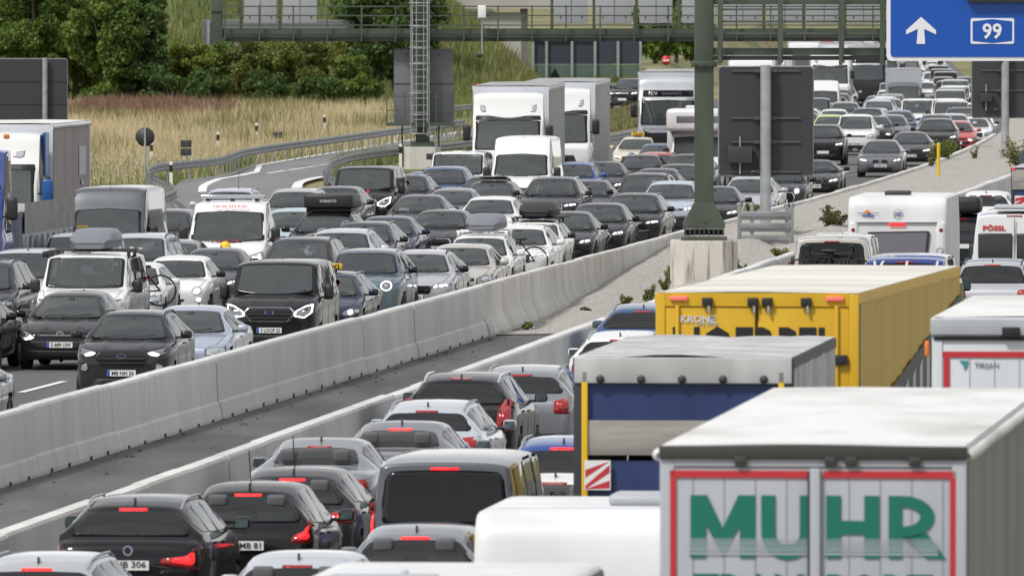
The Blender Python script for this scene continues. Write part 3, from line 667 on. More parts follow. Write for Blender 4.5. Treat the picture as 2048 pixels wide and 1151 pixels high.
FARSKIP = {'interior', 'rear_view_mirror', 'wiper', 'grille_bars', 'emblem', 'tail_light', 'brake_lamp', 'high_brake_light', 'rear_bumper', 'door_handle', 'wheel_arch', 'aerial', 'door_gap', 'rim', 'bonnet_gap'}
def put_car(P, loc, rz, name, label, cat, group, col, far=False, skip=(), mirror=None, over=None, away=False, dim=False):
    """one vehicle with copies of its parts; origin on the ground under its middle"""
    root = empty(name, loc, rz, label, cat, group); objs = {}
    off = Matrix.Translation((-P['L']/2, 0, 0)); pm = paint(col)
    for i, (nm, me, mats, par, mw) in enumerate(P['parts']):
        if nm in skip or (far and nm in FARSKIP): continue
        if not away and nm in ('brake_lamp', 'high_brake_light'): ms_dark = True
        else: ms_dark = False
        if away and nm in ('headlight', 'lamp_lens', 'grille', 'grille_bars', 'fog_lamp'): continue
        if par is not None and par not in objs: continue
        ms = [pm if m_ == '@' else m_ for m_ in mats]
        if ms_dark or (dim and nm in ('brake_lamp', 'high_brake_light')): ms = ['tail_red']
        if over and nm in over: ms = [over[nm]] + ms[1:]
        if mirror and nm == 'door_mirror': ms[0] = paint(mirror) if mirror in PAINTC else mirror
        if par is None: o = link(nm, me, ms, root, off @ (mw or Matrix.Identity(4)))
        else:
            pw = P['parts'][par][4]; o = link(nm, me, ms, objs[par], mw or Matrix.Identity(4))
        objs[i] = o
    root['_L'] = P['L']
    if P['L'] < 6: rs = random.Random(int(abs(loc[0])*977+loc[1]*131)); root.scale = (rs.uniform(.97, 1.03), rs.uniform(.98, 1.025), rs.uniform(.975, 1.025))
    return root, objs
# ------------------------------------------------------------------ the kinds of vehicles
def M_(**k): return k
lowbump = lambda w, z0=.24, z1=.40, wt=.72, wb=.60: ('lower_intake', [(-w*wt, z1), (w*wt, z1), (w*wb, z0), (-w*wb, z0)], ['black_plastic'])
BASE = dict(
 hatch=M_(L=4.28, w=.90, H=1.47, zn=.74, xc=1.10, zc=.985, xw=1.92, xr=3.62, zr=1.39, xb=4.05, zb=1.02, zt=.94, rw=.575, xf=.86, xq=.80, R=.32,
    sw=[(1.62, 2.52), (2.60, 3.38), (3.44, 3.72)], handles=[2.35, 3.25], shut=[1.35, 2.56, 3.42], lamp='golf', drl='inner', grille='bar', gbars=1, gbm='chrome', emb='vw', embz=.70, embr=.075, pz=.50,
    front=[lowbump(.9, .25, .38), ('bumper_insert', [(-.60, .56), (.60, .56), (.58, .44), (-.58, .44)], ['black_plastic'])], rpz=.80, tail=[(.58, .84), (.60, .95), (.95, 1.0), (.965, .86), (.93, .82)]),
 sedan=M_(L=4.75, w=.915, H=1.44, zn=.73, xc=1.30, zc=.965, xw=2.12, xr=3.30, zr=1.385, xb=4.05, zb=1.08, zt=1.0, rw=.565, xf=.88, xq=1.0, R=.33,
    sw=[(1.86, 2.72), (2.80, 3.50)], handles=[2.55, 3.35], shut=[1.5, 2.76, 3.6], lamp='slim', drl='bar', grille='bar', gbars=2, front=[lowbump(.9, .25, .40)], rpz=.72, tail=[(.55, .80), (.57, .92), (.95, .95), (.965, .82), (.90, .76)]),
 audi=M_(L=4.9, w=.925, H=1.45, zn=.72, xc=1.28, zc=.96, xw=2.12, xr=3.35, zr=1.39, xb=4.15, zb=1.06, zt=1.0, rw=.575, xf=.92, xq=1.0, R=.33,
    sw=[(1.86, 2.74), (2.82, 3.56)], handles=[2.55, 3.35], shut=[1.5, 2.78], lamp='rect', drl='off', lampmat='lamp_clear', grille='audi', gbars=6, gbr=.005, gframe='chrome', emb='audi', embz=.64, embr=.06, pz=.46,
    front=[('lower_intake', [(-.85, .34), (.85, .34), (.78, .26), (-.78, .26)], ['black_plastic'])], rpz=.72),
 bmw=M_(L=4.7, w=.915, H=1.44, zn=.72, xc=1.32, zc=.96, xw=2.15, xr=3.30, zr=1.385, xb=4.02, zb=1.08, zt=1.0, rw=.565, xf=.84, xq=1.02, R=.33,
    sw=[(1.88, 2.72), (2.80, 3.48)], handles=[2.55, 3.35], shut=[1.5, 2.76], lamp='slim', drl='bar', grille='kidney', emb='bmw', embz=.745, embr=.045, pz=.46, front=[('lower_intake', [(-.78, .42), (.78, .42), (.62, .24), (-.62, .24)], ['black_plastic'])], rpz=.72,
    tail=[(.48, .82), (.5, .90), (.95, .95), (.965, .84), (.88, .78)], remb='bmw'),
 estate=M_(L=4.68, w=.905, H=1.48, zn=.74, xc=1.15, zc=.985, xw=1.97, xr=4.10, zr=1.40, xb=4.48, zb=1.05, zt=.96, rw=.585, xf=.88, xq=.98, R=.33, rails='steel_grey',
    sw=[(1.68, 2.58), (2.66, 3.46), (3.54, 4.10)], handles=[2.4, 3.3], shut=[1.4, 2.62, 3.5], lamp='golf', drl='eye', grille='bar', gbars=2, gbm='chrome', emb='vw', embz=.69, pz=.50, front=[lowbump(.9, .25, .40)], rpz=.78,
    tail=[(.60, .80), (.62, .98), (.95, 1.0), (.965, .84), (.92, .78)]),
 suv=M_(L=4.5, w=.93, H=1.66, zn=.92, xc=1.12, zc=1.14, xw=1.86, xr=3.85, zr=1.585, xb=4.28, zb=1.20, zt=1.08, rw=.60, xf=.88, xq=.86, R=.35, rails='steel_grey',
    sw=[(1.60, 2.52), (2.60, 3.42), (3.50, 4.0)], handles=[2.35, 3.25], shut=[1.38, 2.56, 3.46], lamp='slim', drl='bar', grille='suv', gbars=3, pz=.55, front=[lowbump(.93, .30, .46), ], rpz=.85,
    tail=[(.58, .92), (.60, 1.08), (.95, 1.12), (.965, .96), (.92, .90)]),
 ecosport=M_(L=4.1, w=.885, H=1.65, zn=.97, xc=.98, zc=1.15, xw=1.66, xr=3.5, zr=1.575, xb=3.9, zb=1.18, zt=1.08, rw=.565, xf=.80, xq=.76, R=.33, rails='black_plastic',
    sw=[(1.45, 2.32), (2.4, 3.16), (3.24, 3.62)], handles=[2.15, 3.0], shut=[1.2, 2.36, 3.2], lamp='eco', drl='inner', grille='hex', gbars=3, gbr=.014, gframe='black_plastic', emb='oval', embz=.865, embr=.042, pz=.55, lampmat='lamp_dark',
    front=[('lower_intake', [(-.46, .44), (.46, .44), (.58, .30), (-.58, .30)], ['black_plastic']), ('bumper_insert', [(-.72, .29), (.72, .29), (.62, .24), (-.62, .24)], ['steel_grey']), ('fog_lamp', [(.60, .62), (.63, .74), (.74, .70), (.78, .60), (.66, .57)], ['lamp_clear', 'black_plastic'])], rpz=.8),
 mini=M_(L=4.4, w=.925, H=1.66, zn=.96, xc=1.12, zc=1.13, xw=1.72, xr=3.82, zr=1.59, xb=4.22, zb=1.20, zt=1.08, rw=.635, xf=.86, xq=.84, R=.35, rails='steel_grey', nose=.9,
    sw=[(1.52, 2.46), (2.54, 3.3), (3.38, 3.86)], handles=[2.3, 3.15], shut=[1.3, 2.5, 3.34], lamp='round', lc=(.60, .88, .115), lasp=1.15, drl='ring', lampmat='lamp_dark', grille='mini', gbars=2, gbr=.018, gframe='champagne_trim', pz=.50, front=[lowbump(.93, .26, .36, .5, .45)], mirror='gloss_black', rpz=.8),
 clubman=M_(L=4.05, w=.87, H=1.45, zn=.80, xc=1.10, zc=.99, xw=1.70, xr=3.5, zr=1.40, xb=3.9, zb=1.02, zt=.94, rw=.60, xf=.80, xq=.74, R=.31, nose=.9, rails='steel_grey',
    sw=[(1.5, 2.4), (2.48, 3.2), (3.28, 3.6)], handles=[2.2], shut=[1.3, 2.44], lamp='round', lc=(.56, .73, .10), drl='full', lit='lamp_warm', lampmat='lamp_clear', grille='mini', gbars=3, gframe='chrome', pz=.40, front=[('fog_lamp', circle(.58, .36, .055, 14), ['lamp_clear', 'black_plastic'])], mirror='gloss_black', rpz=.7),
 fiat=M_(L=3.55, w=.815, H=1.49, zn=.80, xc=.86, zc=1.02, xw=1.42, xr=2.9, zr=1.38, xb=3.36, zb=1.0, zt=.93, rw=.55, xf=.66, xq=.58, R=.29, nose=1.15, hoodbulge=.05,
    sw=[(1.25, 2.2), (2.3, 2.9)], handles=[2.0], shut=[1.02, 2.25], lamp='round', lc=(.55, .75, .095), lasp=1.2, drl='full', lit='lamp_warm', lampmat='lamp_clear', grille='fiat', gbars=0, emb='ringbar', embz=.66, embr=.045, pz=.40,
    front=[('fog_lamp', circle(.59, .55, .06, 16, .075), ['lamp_warm', 'chrome']), lowbump(.8, .24, .33)], rpz=.7, mirror='gloss_black'),
 renault=M_(L=4.5, w=.92, H=1.57, zn=.90, xc=1.14, zc=1.09, xw=1.90, xr=3.8, zr=1.49, xb=4.26, zb=1.15, zt=1.05, rw=.60, xf=.88, xq=.86, R=.35, rails='steel_grey',
    sw=[(1.62, 2.52), (2.60, 3.42), (3.50, 3.95)], handles=[2.35, 3.25], shut=[1.38, 2.56], lamp='thin', drl='ring', grille='suv', gbars=4, emb='diamond', embz=.80, embr=.08, pz=.52, front=[lowbump(.92, .28, .44)], rpz=.85),
 opel=M_(L=4.6, w=.93, H=1.46, zn=.76, xc=1.14, zc=.985, xw=1.95, xr=3.9, zr=1.395, xb=4.38, zb=1.05, zt=.96, rw=.585, xf=.90, xq=.92, R=.33, rails='black_plastic',
    sw=[(1.66, 2.56), (2.64, 3.44), (3.52, 3.95)], handles=[2.4, 3.3], shut=[1.4, 2.6], lamp='thin', drl='bar', grille='thin', gbars=0, gframe='gloss_black', emb='ringbar', embz=.69, embr=.05, pz=.46, front=[('bumper_insert', [(-.46, .66), (.46, .66), (.40, .54), (-.40, .54)], ['gloss_black']), lowbump(.93, .25, .36)], rpz=.72, mirror='gloss_black'),
 mazda=M_(L=4.46, w=.90, H=1.45, zn=.74, xc=1.28, zc=.98, xw=2.0, xr=3.55, zr=1.38, xb=4.12, zb=1.04, zt=.95, rw=.57, xf=.90, xq=.84, R=.33,
    sw=[(1.74, 2.6), (2.68, 3.46)], handles=[2.45, 3.3], shut=[1.5, 2.64], lamp='slim', drl='off', grille='mazda', gbars=3, gframe='chrome', emb='wing', embz=.655, embr=.07, pz=.45, front=[lowbump(.9, .25, .36)], rpz=.72),
 volvo=M_(L=4.75, w=.95, H=1.66, zn=.93, xc=1.26, zc=1.13, xw=2.0, xr=4.05, zr=1.575, xb=4.5, zb=1.18, zt=1.08, rw=.615, xf=.92, xq=.92, R=.36, rails='chrome',
    sw=[(1.72, 2.64), (2.72, 3.6), (3.68, 4.2)], handles=[2.45, 3.4], shut=[1.5, 2.68, 3.64], lamp='thin', drl='bar', grille='suv', gbars=7, gbr=.005, gframe='chrome', pz=.52, front=[lowbump(.95, .28, .46)], rpz=.85,
    tail=[(.66, .80), (.68, 1.16), (.80, 1.30), (.93, 1.28), (.965, .92), (.90, .78)], bz=1.59),
 idvw=M_(L=4.6, w=.925, H=1.63, zn=.92, xc=1.05, zc=1.13, xw=1.85, xr=3.9, zr=1.55, xb=4.38, zb=1.18, zt=1.05, rw=.60, xf=.88, xq=.94, R=.36, rails='steel_grey',
    sw=[(1.58, 2.52), (2.60, 3.46), (3.54, 4.0)], handles=[2.35, 3.25], shut=[1.38, 2.56], lamp='thin', drl='bar', grille='thin', gbars=1, gbm='white_print', gbr=.008, emb='vw', embz=.85, embr=.07, pz=.52, front=[('bumper_insert', [(-.82, .66), (.82, .66), (.76, .28), (-.76, .28)], ['black_plastic'])], rpz=.8),
 transit=M_(L=4.97, w=.985, H=1.98, zn=1.05, xc=.92, zc=1.30, xw=1.52, xr=4.84, zr=1.92, xb=4.92, zb=1.20, zt=1.12, rw=.80, cw=.90, xf=.93, xq=1.10, R=.34, van=True, nose=.85, wsdip=.08, brw=.86, wsbulge=.6,
    sw=[(1.36, 2.20), (2.36, 3.5), (3.62, 4.65)], rglass='glass_dark', handles=[2.1], shut=[1.16, 2.28, 3.56], lamp='trap', drl='ring', grille='hex', gbars=3, gbr=.016, gframe='chrome', emb='oval', embz=.93, embr=.046, pz=.56,
    front=[lowbump(.98, .28, .46, .80, .7)], mirror='black_plastic', ms=(.16, .20, .32), mz=.06, rwin=(1.20, 1.80, .74, .70), rpz=.95, tail=[(.86, .95), (.87, 1.5), (.955, 1.5), (.955, .95)], aerial=0),
 bus=M_(L=4.9, w=.955, H=1.97, zn=.98, xc=.88, zc=1.25, xw=1.48, xr=4.74, zr=1.90, xb=4.84, zb=1.22, zt=1.10, rw=.80, cw=.90, xf=.90, xq=1.0, R=.34, van=True, nose=.8, brw=.86, wsbulge=.6, wsdip=.04,
    sw=[(1.32, 2.20), (2.36, 3.4), (3.52, 4.55)], rglass='glass_dark', handles=[2.1], shut=[1.12, 2.28, 3.46], lamp='bus', drl='eye', lit='lamp_warm', grille='bar', gbars=2, gbm='chrome', emb='vw', embz=.92, embr=.075, pz=.50,
    front=[('bumper_insert', [(-.80, .60), (.80, .60), (.74, .30), (-.74, .30)], ['black_plastic'])], mirror='black_plastic', ms=(.14, .20, .28), mz=.06, rwin=(1.18, 1.78, .76, .70), rpz=.88, tail=[(.88, .95), (.89, 1.42), (.955, 1.42), (.955, .95)], aerial=0),
 sprinter=M_(L=5.9, w=1.0, H=2.62, zn=1.10, xc=.92, zc=1.42, xw=1.78, wsout=[(.86, 1.44), (.785, 2.05), (0, 2.09), (-.785, 2.05), (-.86, 1.44), (0, 1.38)], xr=5.76, zr=2.52, xb=5.84, zb=1.3, zt=1.2, rw=.84, cw=.90, xf=.98, xq=1.2, R=.35, van=True, nose=.8, norear=True, brw=.93, wsbulge=.4, wsdip=.05,
    sw=[(1.36, 2.25)], handles=[2.1], shut=[1.2, 2.35], lamp='sprint', drl='off', lampmat='lamp_clear', grille='sprint', gbars=3, gbm='chrome', emb='star', embz=.95, embr=.09, pz=.52, front=[lowbump(1.0, .28, .52, .8, .72)], mirror='black_plastic', ms=(.16, .22, .36), mz=.10, rpz=.8, aerial=2, xa=1.75, highroof=1.98,
    tail=[(.90, .90), (.905, 1.4), (.955, 1.4), (.955, .9)]),
 ducato=M_(L=5.4, w=1.0, H=2.27, zn=1.06, xc=.66, zc=1.33, xw=1.40, wsout=[(.90, 1.34), (.82, 1.99), (0, 2.03), (-.82, 1.99), (-.90, 1.34), (0, 1.24)], xr=2.5, zr=2.2, xb=2.6, zb=1.4, zt=1.0, rw=.84, cw=.92, xf=.92, xq=1.1, R=.35, van=True, nose=.8, norear=True, wsdip=.07,
    sw=[(1.2, 2.1)], handles=[1.95], shut=[1.0, 2.2], lamp='sprint', drl='full', lampmat='lamp_clear', grille=None, pz=.52, front=[lowbump(1.0, .3, .62, .8, .7)], mirror='black_plastic', ms=(.16, .22, .38), mz=.14, rpz=.8, aerial=0),
 caddy=M_(L=4.5, w=.90, H=1.80, zn=.92, xc=.98, zc=1.17, xw=1.62, xr=4.2, zr=1.72, xb=4.4, zb=1.2, zt=1.05, rw=.66, xf=.88, xq=.82, R=.33, van=True, nose=.9,
    sw=[(1.4, 2.3), (2.4, 3.2), (3.3, 4.05)], rglass='glass_dark', handles=[2.2], shut=[1.2, 2.34], lamp='tall', drl='off', lampmat='lamp_clear', grille='bar', gbars=2, emb='vw', embz=.86, pz=.52, front=[lowbump(.9, .27, .46)], rpz=.8, aerial=1, xa=1.8),
 roadster=M_(L=4.3, w=.93, H=1.28, zn=.66, xc=1.5, zc=.90, xw=2.1, xr=2.75, zr=1.22, xb=3.3, zb=.98, zt=.90, rw=.54, xf=.86, xq=.86, R=.34, sw=[(1.9, 2.7)], shut=[1.6, 2.8], lamp='slim', drl='bar', grille='kidney', emb='bmw', embz=.70, embr=.04, pz=.42, front=[('lower_intake', [(-.8, .40), (.8, .40), (.6, .24), (-.6, .24)], ['black_plastic'])], rpz=.6),
)
nmat('champagne_trim', (0.45, 0.40, 0.34), 0.35, 0.6)
def derive(b, **k): d = dict(BASE[b]); d.update(k); return d
BASE['coupe_grille'] = derive('hatch', lamp='slim', drl='bar', grille='hex', gbars=4, gbr=.006, gframe='steel_grey', emb=None, front=[lowbump(.9, .25, .36)])
BASE['plain_hatch'] = derive('hatch', lamp='tall', drl='off', grille='suv', gbars=3, emb='ringbar', embz=.66, front=[lowbump(.9, .25, .40)])
BASE['polo'] = derive('hatch', L=4.1, H=1.46, xr=3.5, xb=3.9, sw=[(1.62, 2.5), (2.58, 3.3)], lamp='tall', drl='off', gbars=2, xq=.74)
BASE['family_suv'] = derive('suv', lamp='tall', drl='eye', grille='hex', gbars=4, rails=None)
BASE['mpv'] = derive('suv', L=4.75, H=1.72, zn=.88, xc=.98, zc=1.10, xw=1.85, xr=4.25, xb=4.55, sw=[(1.5, 2.55), (2.64, 3.55), (3.64, 4.3)], lamp='golf', drl='off', grille='bar', gbars=2, emb='vw', embz=.83, rails='black_plastic', zr=1.65, rw=.635)
BASE['rear_bmw'] = derive('suv', H=1.60, zr=1.52, tail=[(.42, .86), (.44, .93), (.80, .97), (.84, 1.04), (.955, 1.06), (.965, .86), (.90, .80)], remb='bmw', rembz=1.02, zb=1.16)
BASE['rear_nissan'] = derive('hatch', H=1.53, zr=1.45, zb=1.06, xb=4.1, tail=[(.66, .84), (.70, .93), (.84, .98), (.90, 1.12), (.95, 1.10), (.965, .86), (.92, .82)], remb='ringbar', rembz=.97)
BASE['rear_skoda'] = derive('estate', tail=[(.62, .76), (.63, .96), (.90, 1.02), (.96, .98), (.965, .80), (.90, .74)], braking=False)
BASE['rear_sedan'] = derive('sedan', braking=False, tail=[(.56, .76), (.57, .90), (.95, .95), (.965, .82), (.90, .74)], emb=None)
_built = {}
def model(k):
    if k not in _built: _built[k] = build_car(BASE[k])
    return _built[k]
# ------------------------------------------------------------------ surfaces
m, _, _ = noisy(nmat('asphalt', (.1, .1, .1), .85), (.080, .080, .082), (.118, .117, .115), .35, .3, .7, 8, .15, 60, 'world', (1.0, .12, 1))
m, _, _ = noisy(nmat('asphalt_dark', (.08, .08, .08), .8), (.050, .0495, .049), (.108, .106, .102), .5, .38, .66, 9, .2, 50, 'world', (1.0, .22, 1))
m, _, _ = noisy(nmat('ramp_asphalt', (.1, .1, .1), .9), (.155, .155, .157), (.20, .199, .197), .4, .3, .7, 8, .15, 60, 'world', (1, .1, 1))
m, _, _ = noisy(nmat('gravel_mat', (.3, .29, .27), .95), (.27, .252, .225), (.41, .386, .35), 9.0, .33, .67, 10, .45, 30, 'world', (1, .45, 1))
m, _, _ = noisy(nmat('concrete', (.4, .4, .39), .85), (.52, .515, .50), (.64, .635, .61), .55, .3, .72, 9, .10, 40, 'world', (1.0, 1.0, .55))
m, _, _ = noisy(nmat('concrete_old', (.4, .4, .39), .9), (.48, .465, .43), (.64, .62, .57), 1.1, .3, .7, 9, .2, 30, 'world', (1.2, 1.2, .4))
m, _, _ = noisy(nmat('concrete_far', (.4, .4, .39), .9), (.36, .34, .31), (.50, .475, .44), .25, .3, .7, 8, .1, 30, 'world', (1, 1, .5))
m, _, _ = noisy(nmat('meadow_soil', (.1, .1, .05), 1.0), (.10, .12, .035), (.26, .21, .095), .12, .35, .65, 8, 0, None, 'world', (1, .25, 1))
m, _, _ = noisy(nmat('hill_grass', (.1, .12, .05), 1.0), (.042, .078, .018), (.115, .135, .040), .9, .35, .65, 10, .8, 2.0, 'world', (1, .35, 1))
def piecewise(mname, lo, hi, stain):          # every cast piece has its own tone, plus run-off streaks
    nt = MATS[mname].node_tree; b = nt.nodes['Principled BSDF']; old = b.inputs['Base Color'].links[0].from_socket
    oi = nt.nodes.new('ShaderNodeObjectInfo'); mr = nt.nodes.new('ShaderNodeMapRange'); mr.inputs['To Min'].default_value = lo; mr.inputs['To Max'].default_value = hi
    mu = nt.nodes.new('ShaderNodeMixRGB'); mu.blend_type = 'MULTIPLY'; mu.inputs['Fac'].default_value = 1
    n = nt.nodes.new('ShaderNodeTexNoise'); n.inputs['Scale'].default_value = 2.4; n.inputs['Detail'].default_value = 7; mp = nt.nodes.new('ShaderNodeMapping'); mp.inputs['Scale'].default_value = (1.2, 1.2, .12); g = nt.nodes.new('ShaderNodeNewGeometry')
    r = nt.nodes.new('ShaderNodeValToRGB'); r.color_ramp.elements[0].position = .50; r.color_ramp.elements[1].position = .72; r.color_ramp.elements[0].color = (1, 1, 1, 1); r.color_ramp.elements[1].color = (*stain, 1)
    m2 = nt.nodes.new('ShaderNodeMixRGB'); m2.blend_type = 'MULTIPLY'; m2.inputs['Fac'].default_value = 1
    nt.links.new(oi.outputs['Random'], mr.inputs['Value']); nt.links.new(old, mu.inputs['Color1']); nt.links.new(mr.outputs['Result'], mu.inputs['Color2'])
    nt.links.new(g.outputs['Position'], mp.inputs['Vector']); nt.links.new(mp.outputs['Vector'], n.inputs['Vector']); nt.links.new(n.outputs['Fac'], r.inputs['Fac']); nt.links.new(mu.outputs['Color'], m2.inputs['Color1']); nt.links.new(r.outputs['Color'], m2.inputs['Color2']); nt.links.new(m2.outputs['Color'], b.inputs['Base Color'])
piecewise('concrete', .90, 1.05, (.90, .895, .88)); piecewise('concrete_old', .90, 1.05, (.87, .83, .76))
nmat('white_marking', (.72, .72, .70), .7)
nmat('joint_dark', (.03, .03, .03), .9)
noisy(nmat('gantry_green', (.062, .078, .056), .5), (.048, .062, .043), (.078, .096, .068), 1.6, .3, .7, 8, 0, None, 'world', (1, 1, .4)); nmat('gantry_dark', (.02, .023, .02), .6)
m, _, _ = noisy(nmat('galvanised', (.4, .41, .42), .5, .5), (.33, .34, .35), (.46, .47, .48), 3, .3, .7, 6, 0, None, True)
m, _, _ = noisy(nmat('galvanised_dull', (.25, .26, .26), .55, .3), (.17, .175, .18), (.30, .305, .31), 2.2, .3, .7, 6, 0, None, 'world')
nmat('sign_back', (.036, .038, .043), .55); nmat('sign_back_light', (.155, .16, .17), .5); nmat('sign_panel', (.36, .37, .39), .5)
nmat('sign_blue', (.003, .075, .40), .35); nmat('sign_white', (.74, .75, .76), .4); nmat('sign_red', (.55, .02, .03), .4)
nmat('yellow_plastic', (.72, .45, .01), .45); nmat('post_white', (.75, .75, .73), .5); nmat('slate_panel', (.040, .050, .068), .5)
glassmat('screen_glass', (.55, .68, .62), opaque=.5, body=(.20, .26, .24))

def sheet(name, left, right, z, mat, kind='structure', zl=None, zr_=None):
    n = len(left); vs_ = []
    for i in range(n): vs_ += [(left[i][0], left[i][1], (zl[i] if zl else z)), (right[i][0], right[i][1], (zr_[i] if zr_ else z))]
    me = bpy.data.meshes.new(name); me.from_pydata(vs_, [], [(2*i, 2*i+1, 2*i+3, 2*i+2) for i in range(n-1)]); me.update()
    return link(name, me, [mat], kind=kind)
# the land
gy = [-50, 100, 200, 300, 380, 400, 420, 450, 500, 600, 700, 800, 1000, 1300, 1700, 1900, 3000, 6000, 9000]
def edge_(Y): return b1(min(Y, 1900))-21
def zfar(Y): return zr(min(Y, 1900))
rows = [[(-2500, Y, -.06), (-300, Y, -.06), (-60, Y, -.06), (edge_(Y)-4, Y, -.06), (edge_(Y), Y, zfar(Y)-.06), (edge_(Y)+60, Y, zfar(Y)-.06), (400, Y, zfar(Y)-.06), (2500, Y, zfar(Y)-.06)] for Y in gy]
me = bpy.data.meshes.new('ground'); me.from_pydata([p for r in rows for p in r], [], [(j*8+i, j*8+i+1, (j+1)*8+i+1, (j+1)*8+i) for j in range(len(gy)-1) for i in range(7)]); link('ground', me, ['meadow_soil'], kind='structure')
YS = list(range(60, 420, 20)) + list(range(420, 600, 15)) + list(range(600, 1900, 60))
def wl_(Y): return 19.5 if Y < 330 else (19.5 + (Y-330)*.05 if Y < 390 else (22.5 - (Y-390)*.08 if Y < 430 else 19.3))
sheet('road', [(b1(Y)-wl_(Y), Y) for Y in YS], [(b1(Y)+.1, Y) for Y in YS], 0, 'asphalt', zl=[zr(Y) for Y in YS], zr_=[zr(Y) for Y in YS])
sheet('road', [(b2(Y)-.1, Y) for Y in YS], [(b2(Y)+19, Y) for Y in YS], 0, 'asphalt')
ym = [60, 100, 140, 180, 220, 240, 256, 262]
sheet('median_strip', [(b1(Y), Y) for Y in ym], [(b2(Y), Y+(2.5 if Y > 250 else 0)) for Y in ym], .008, 'asphalt_dark')
# gravel median, banked up to the top of the barriers
def gz(Y): t = max(0, min(1, (Y-263)/58)); return .03 + 1.0*t*t*(3-2*t) + zr(Y)
gr = MB(); NX = 10; ygr = list(np.arange(259, 330, 2.5)) + list(np.arange(330, 640, 8)); rnd = random.Random(4)
for Y in ygr:
    for i in range(NX+1):
        x = b1(Y)+.12 + (b2(Y)-b1(Y)-.2)*i/NX
        gr.v.append((x, Y + (1.8*i/NX if Y < 262 else 0), gz(Y) + (rnd.uniform(-.05, .05) if 0 < i < NX and Y > 262 else 0) + .10*math.sin(i*1.3+Y*.11)*(1 if 262 < Y < 330 and 0 < i < NX else 0)))
for j in range(len(ygr)-1):
    for i in range(NX): gr.f.append((j*(NX+1)+i, j*(NX+1)+i+1, (j+1)*(NX+1)+i+1, (j+1)*(NX+1)+i)); gr.m.append(0); gr.sm.append(True)
link('gravel_median', gr.mesh('gravel_median', fix=False), ['gravel_mat'], kind='structure')
# loose stones scattered on it
st = MB(); rnd = random.Random(11)
for k in range(1500):
    Y = 260 + 230*rnd.random()**1.6; t = rnd.uniform(.04, .96); x = b1(Y)+(b2(Y)-b1(Y))*t; r = rnd.uniform(.015, .04); z = gz(Y)+.02
    a = rnd.uniform(0, 6.3); st.add([(x+r*math.cos(a+q)*rnd.uniform(.7, 1.2), Y+r*math.sin(a+q), z) for q in (0, 2.1, 4.2)] + [(x, Y, z+r*.8)], [(0, 1, 3), (1, 2, 3), (2, 0, 3)])
link('gravel', st.mesh('gravel', fix=False), ['gravel_mat'], kind='stuff', label='loose pale stones on the gravel median', cat='gravel')
# ramp joining from behind
RL = [(318, 440), (332, 400), (348, 362), (452, 349), (515, 329), (600, 314), (700, 297), (800, 280), (940, 258), (1100, 231), (1240, 205), (1330, 186), (1400, 172)]
RR = [(700, 440), (628, 392), (600, 366), (640, 353), (700, 340), (760, 326), (830, 311), (900, 294), (960, 282), (1110, 250), (1250, 222), (1350, 200), (1420, 185)]
LP = [at(u, v) for u, v in RL]; RP = [at(u, v) for u, v in RR]
sheet('ramp', LP, RP, .004, 'ramp_asphalt')
def stripe(name, pts, w, z=.012, mat='white_marking', fall=False):
    pts = [Vector((p[0], p[1], 0)) for p in pts]; mb = MB(); vs_ = []
    for i, p in enumerate(pts):
        t = (pts[min(i+1, len(pts)-1)]-pts[max(i-1, 0)]).normalized(); q = Vector((-t.y, t.x, 0))*w/2; zz2 = z+(zr(p.y) if fall else 0); vs_ += [(p.x+q.x, p.y+q.y, zz2), (p.x-q.x, p.y-q.y, zz2)]
    mb.add(vs_, [(2*i, 2*i+1, 2*i+3, 2*i+2) for i in range(len(pts)-1)])
    return link(name, mb.mesh(name), [mat], kind='structure')
def smooth_px(px, z=0, n=6):
    P_ = [at(u, v, z) for u, v in px]; d = [0]
    for i in range(1, len(P_)): d.append(d[-1]+(P_[i]-P_[i-1]).length)
    fx, fy = pchip(d, [p.x for p in P_]), pchip(d, [p.y for p in P_])
    return [(fx(s), fy(s)) for s in np.linspace(0, d[-1], n*len(P_))]
stripe('road_marking', smooth_px([(404, 384), (409, 371), (435, 359), (480, 351), (513, 344)]), .30)
stripe('road_marking', smooth_px([(513, 344), (519, 331)], n=2), .22)
stripe('road_marking', smooth_px([(517, 331), (600, 316), (700, 300), (800, 283), (940, 261), (1100, 234), (1240, 208)]), .22)
stripe('road_marking', smooth_px([(592, 378), (598, 366), (622, 358), (648, 353)]), .36)
for u, v in ((553, 344), (594, 338), (633, 332), (675, 325), (715, 318)):
    a, b = at(u-18, v+2.6), at(u+18, v-2.6); stripe('road_marking', [(a.x, a.y), (b.x, b.y)], .2)
for d_ in (5.15, 8.5, 11.8, 15.4):
    for k in range(50):
        Y = 100 + (-1.5 if d_ < 6 else 0) + k*18.0
        stripe('road_marking', [(b1(Y+i)-d_, Y+i) for i in (0, 3, 6)], .15, fall=True)
stripe('road_marking', [(b1(Y)-.75, Y) for Y in YS], .15, fall=True)
stripe('road_marking', [(b2(Y)+.6, Y) for Y in YS], .15)
for d_ in (4.2, 7.9, 11.6):
    for k in range(34): Y = 70+k*18.0; stripe('road_marking', [(b2(Y+i)+d_, Y+i) for i in (0, 3, 6)], .15)

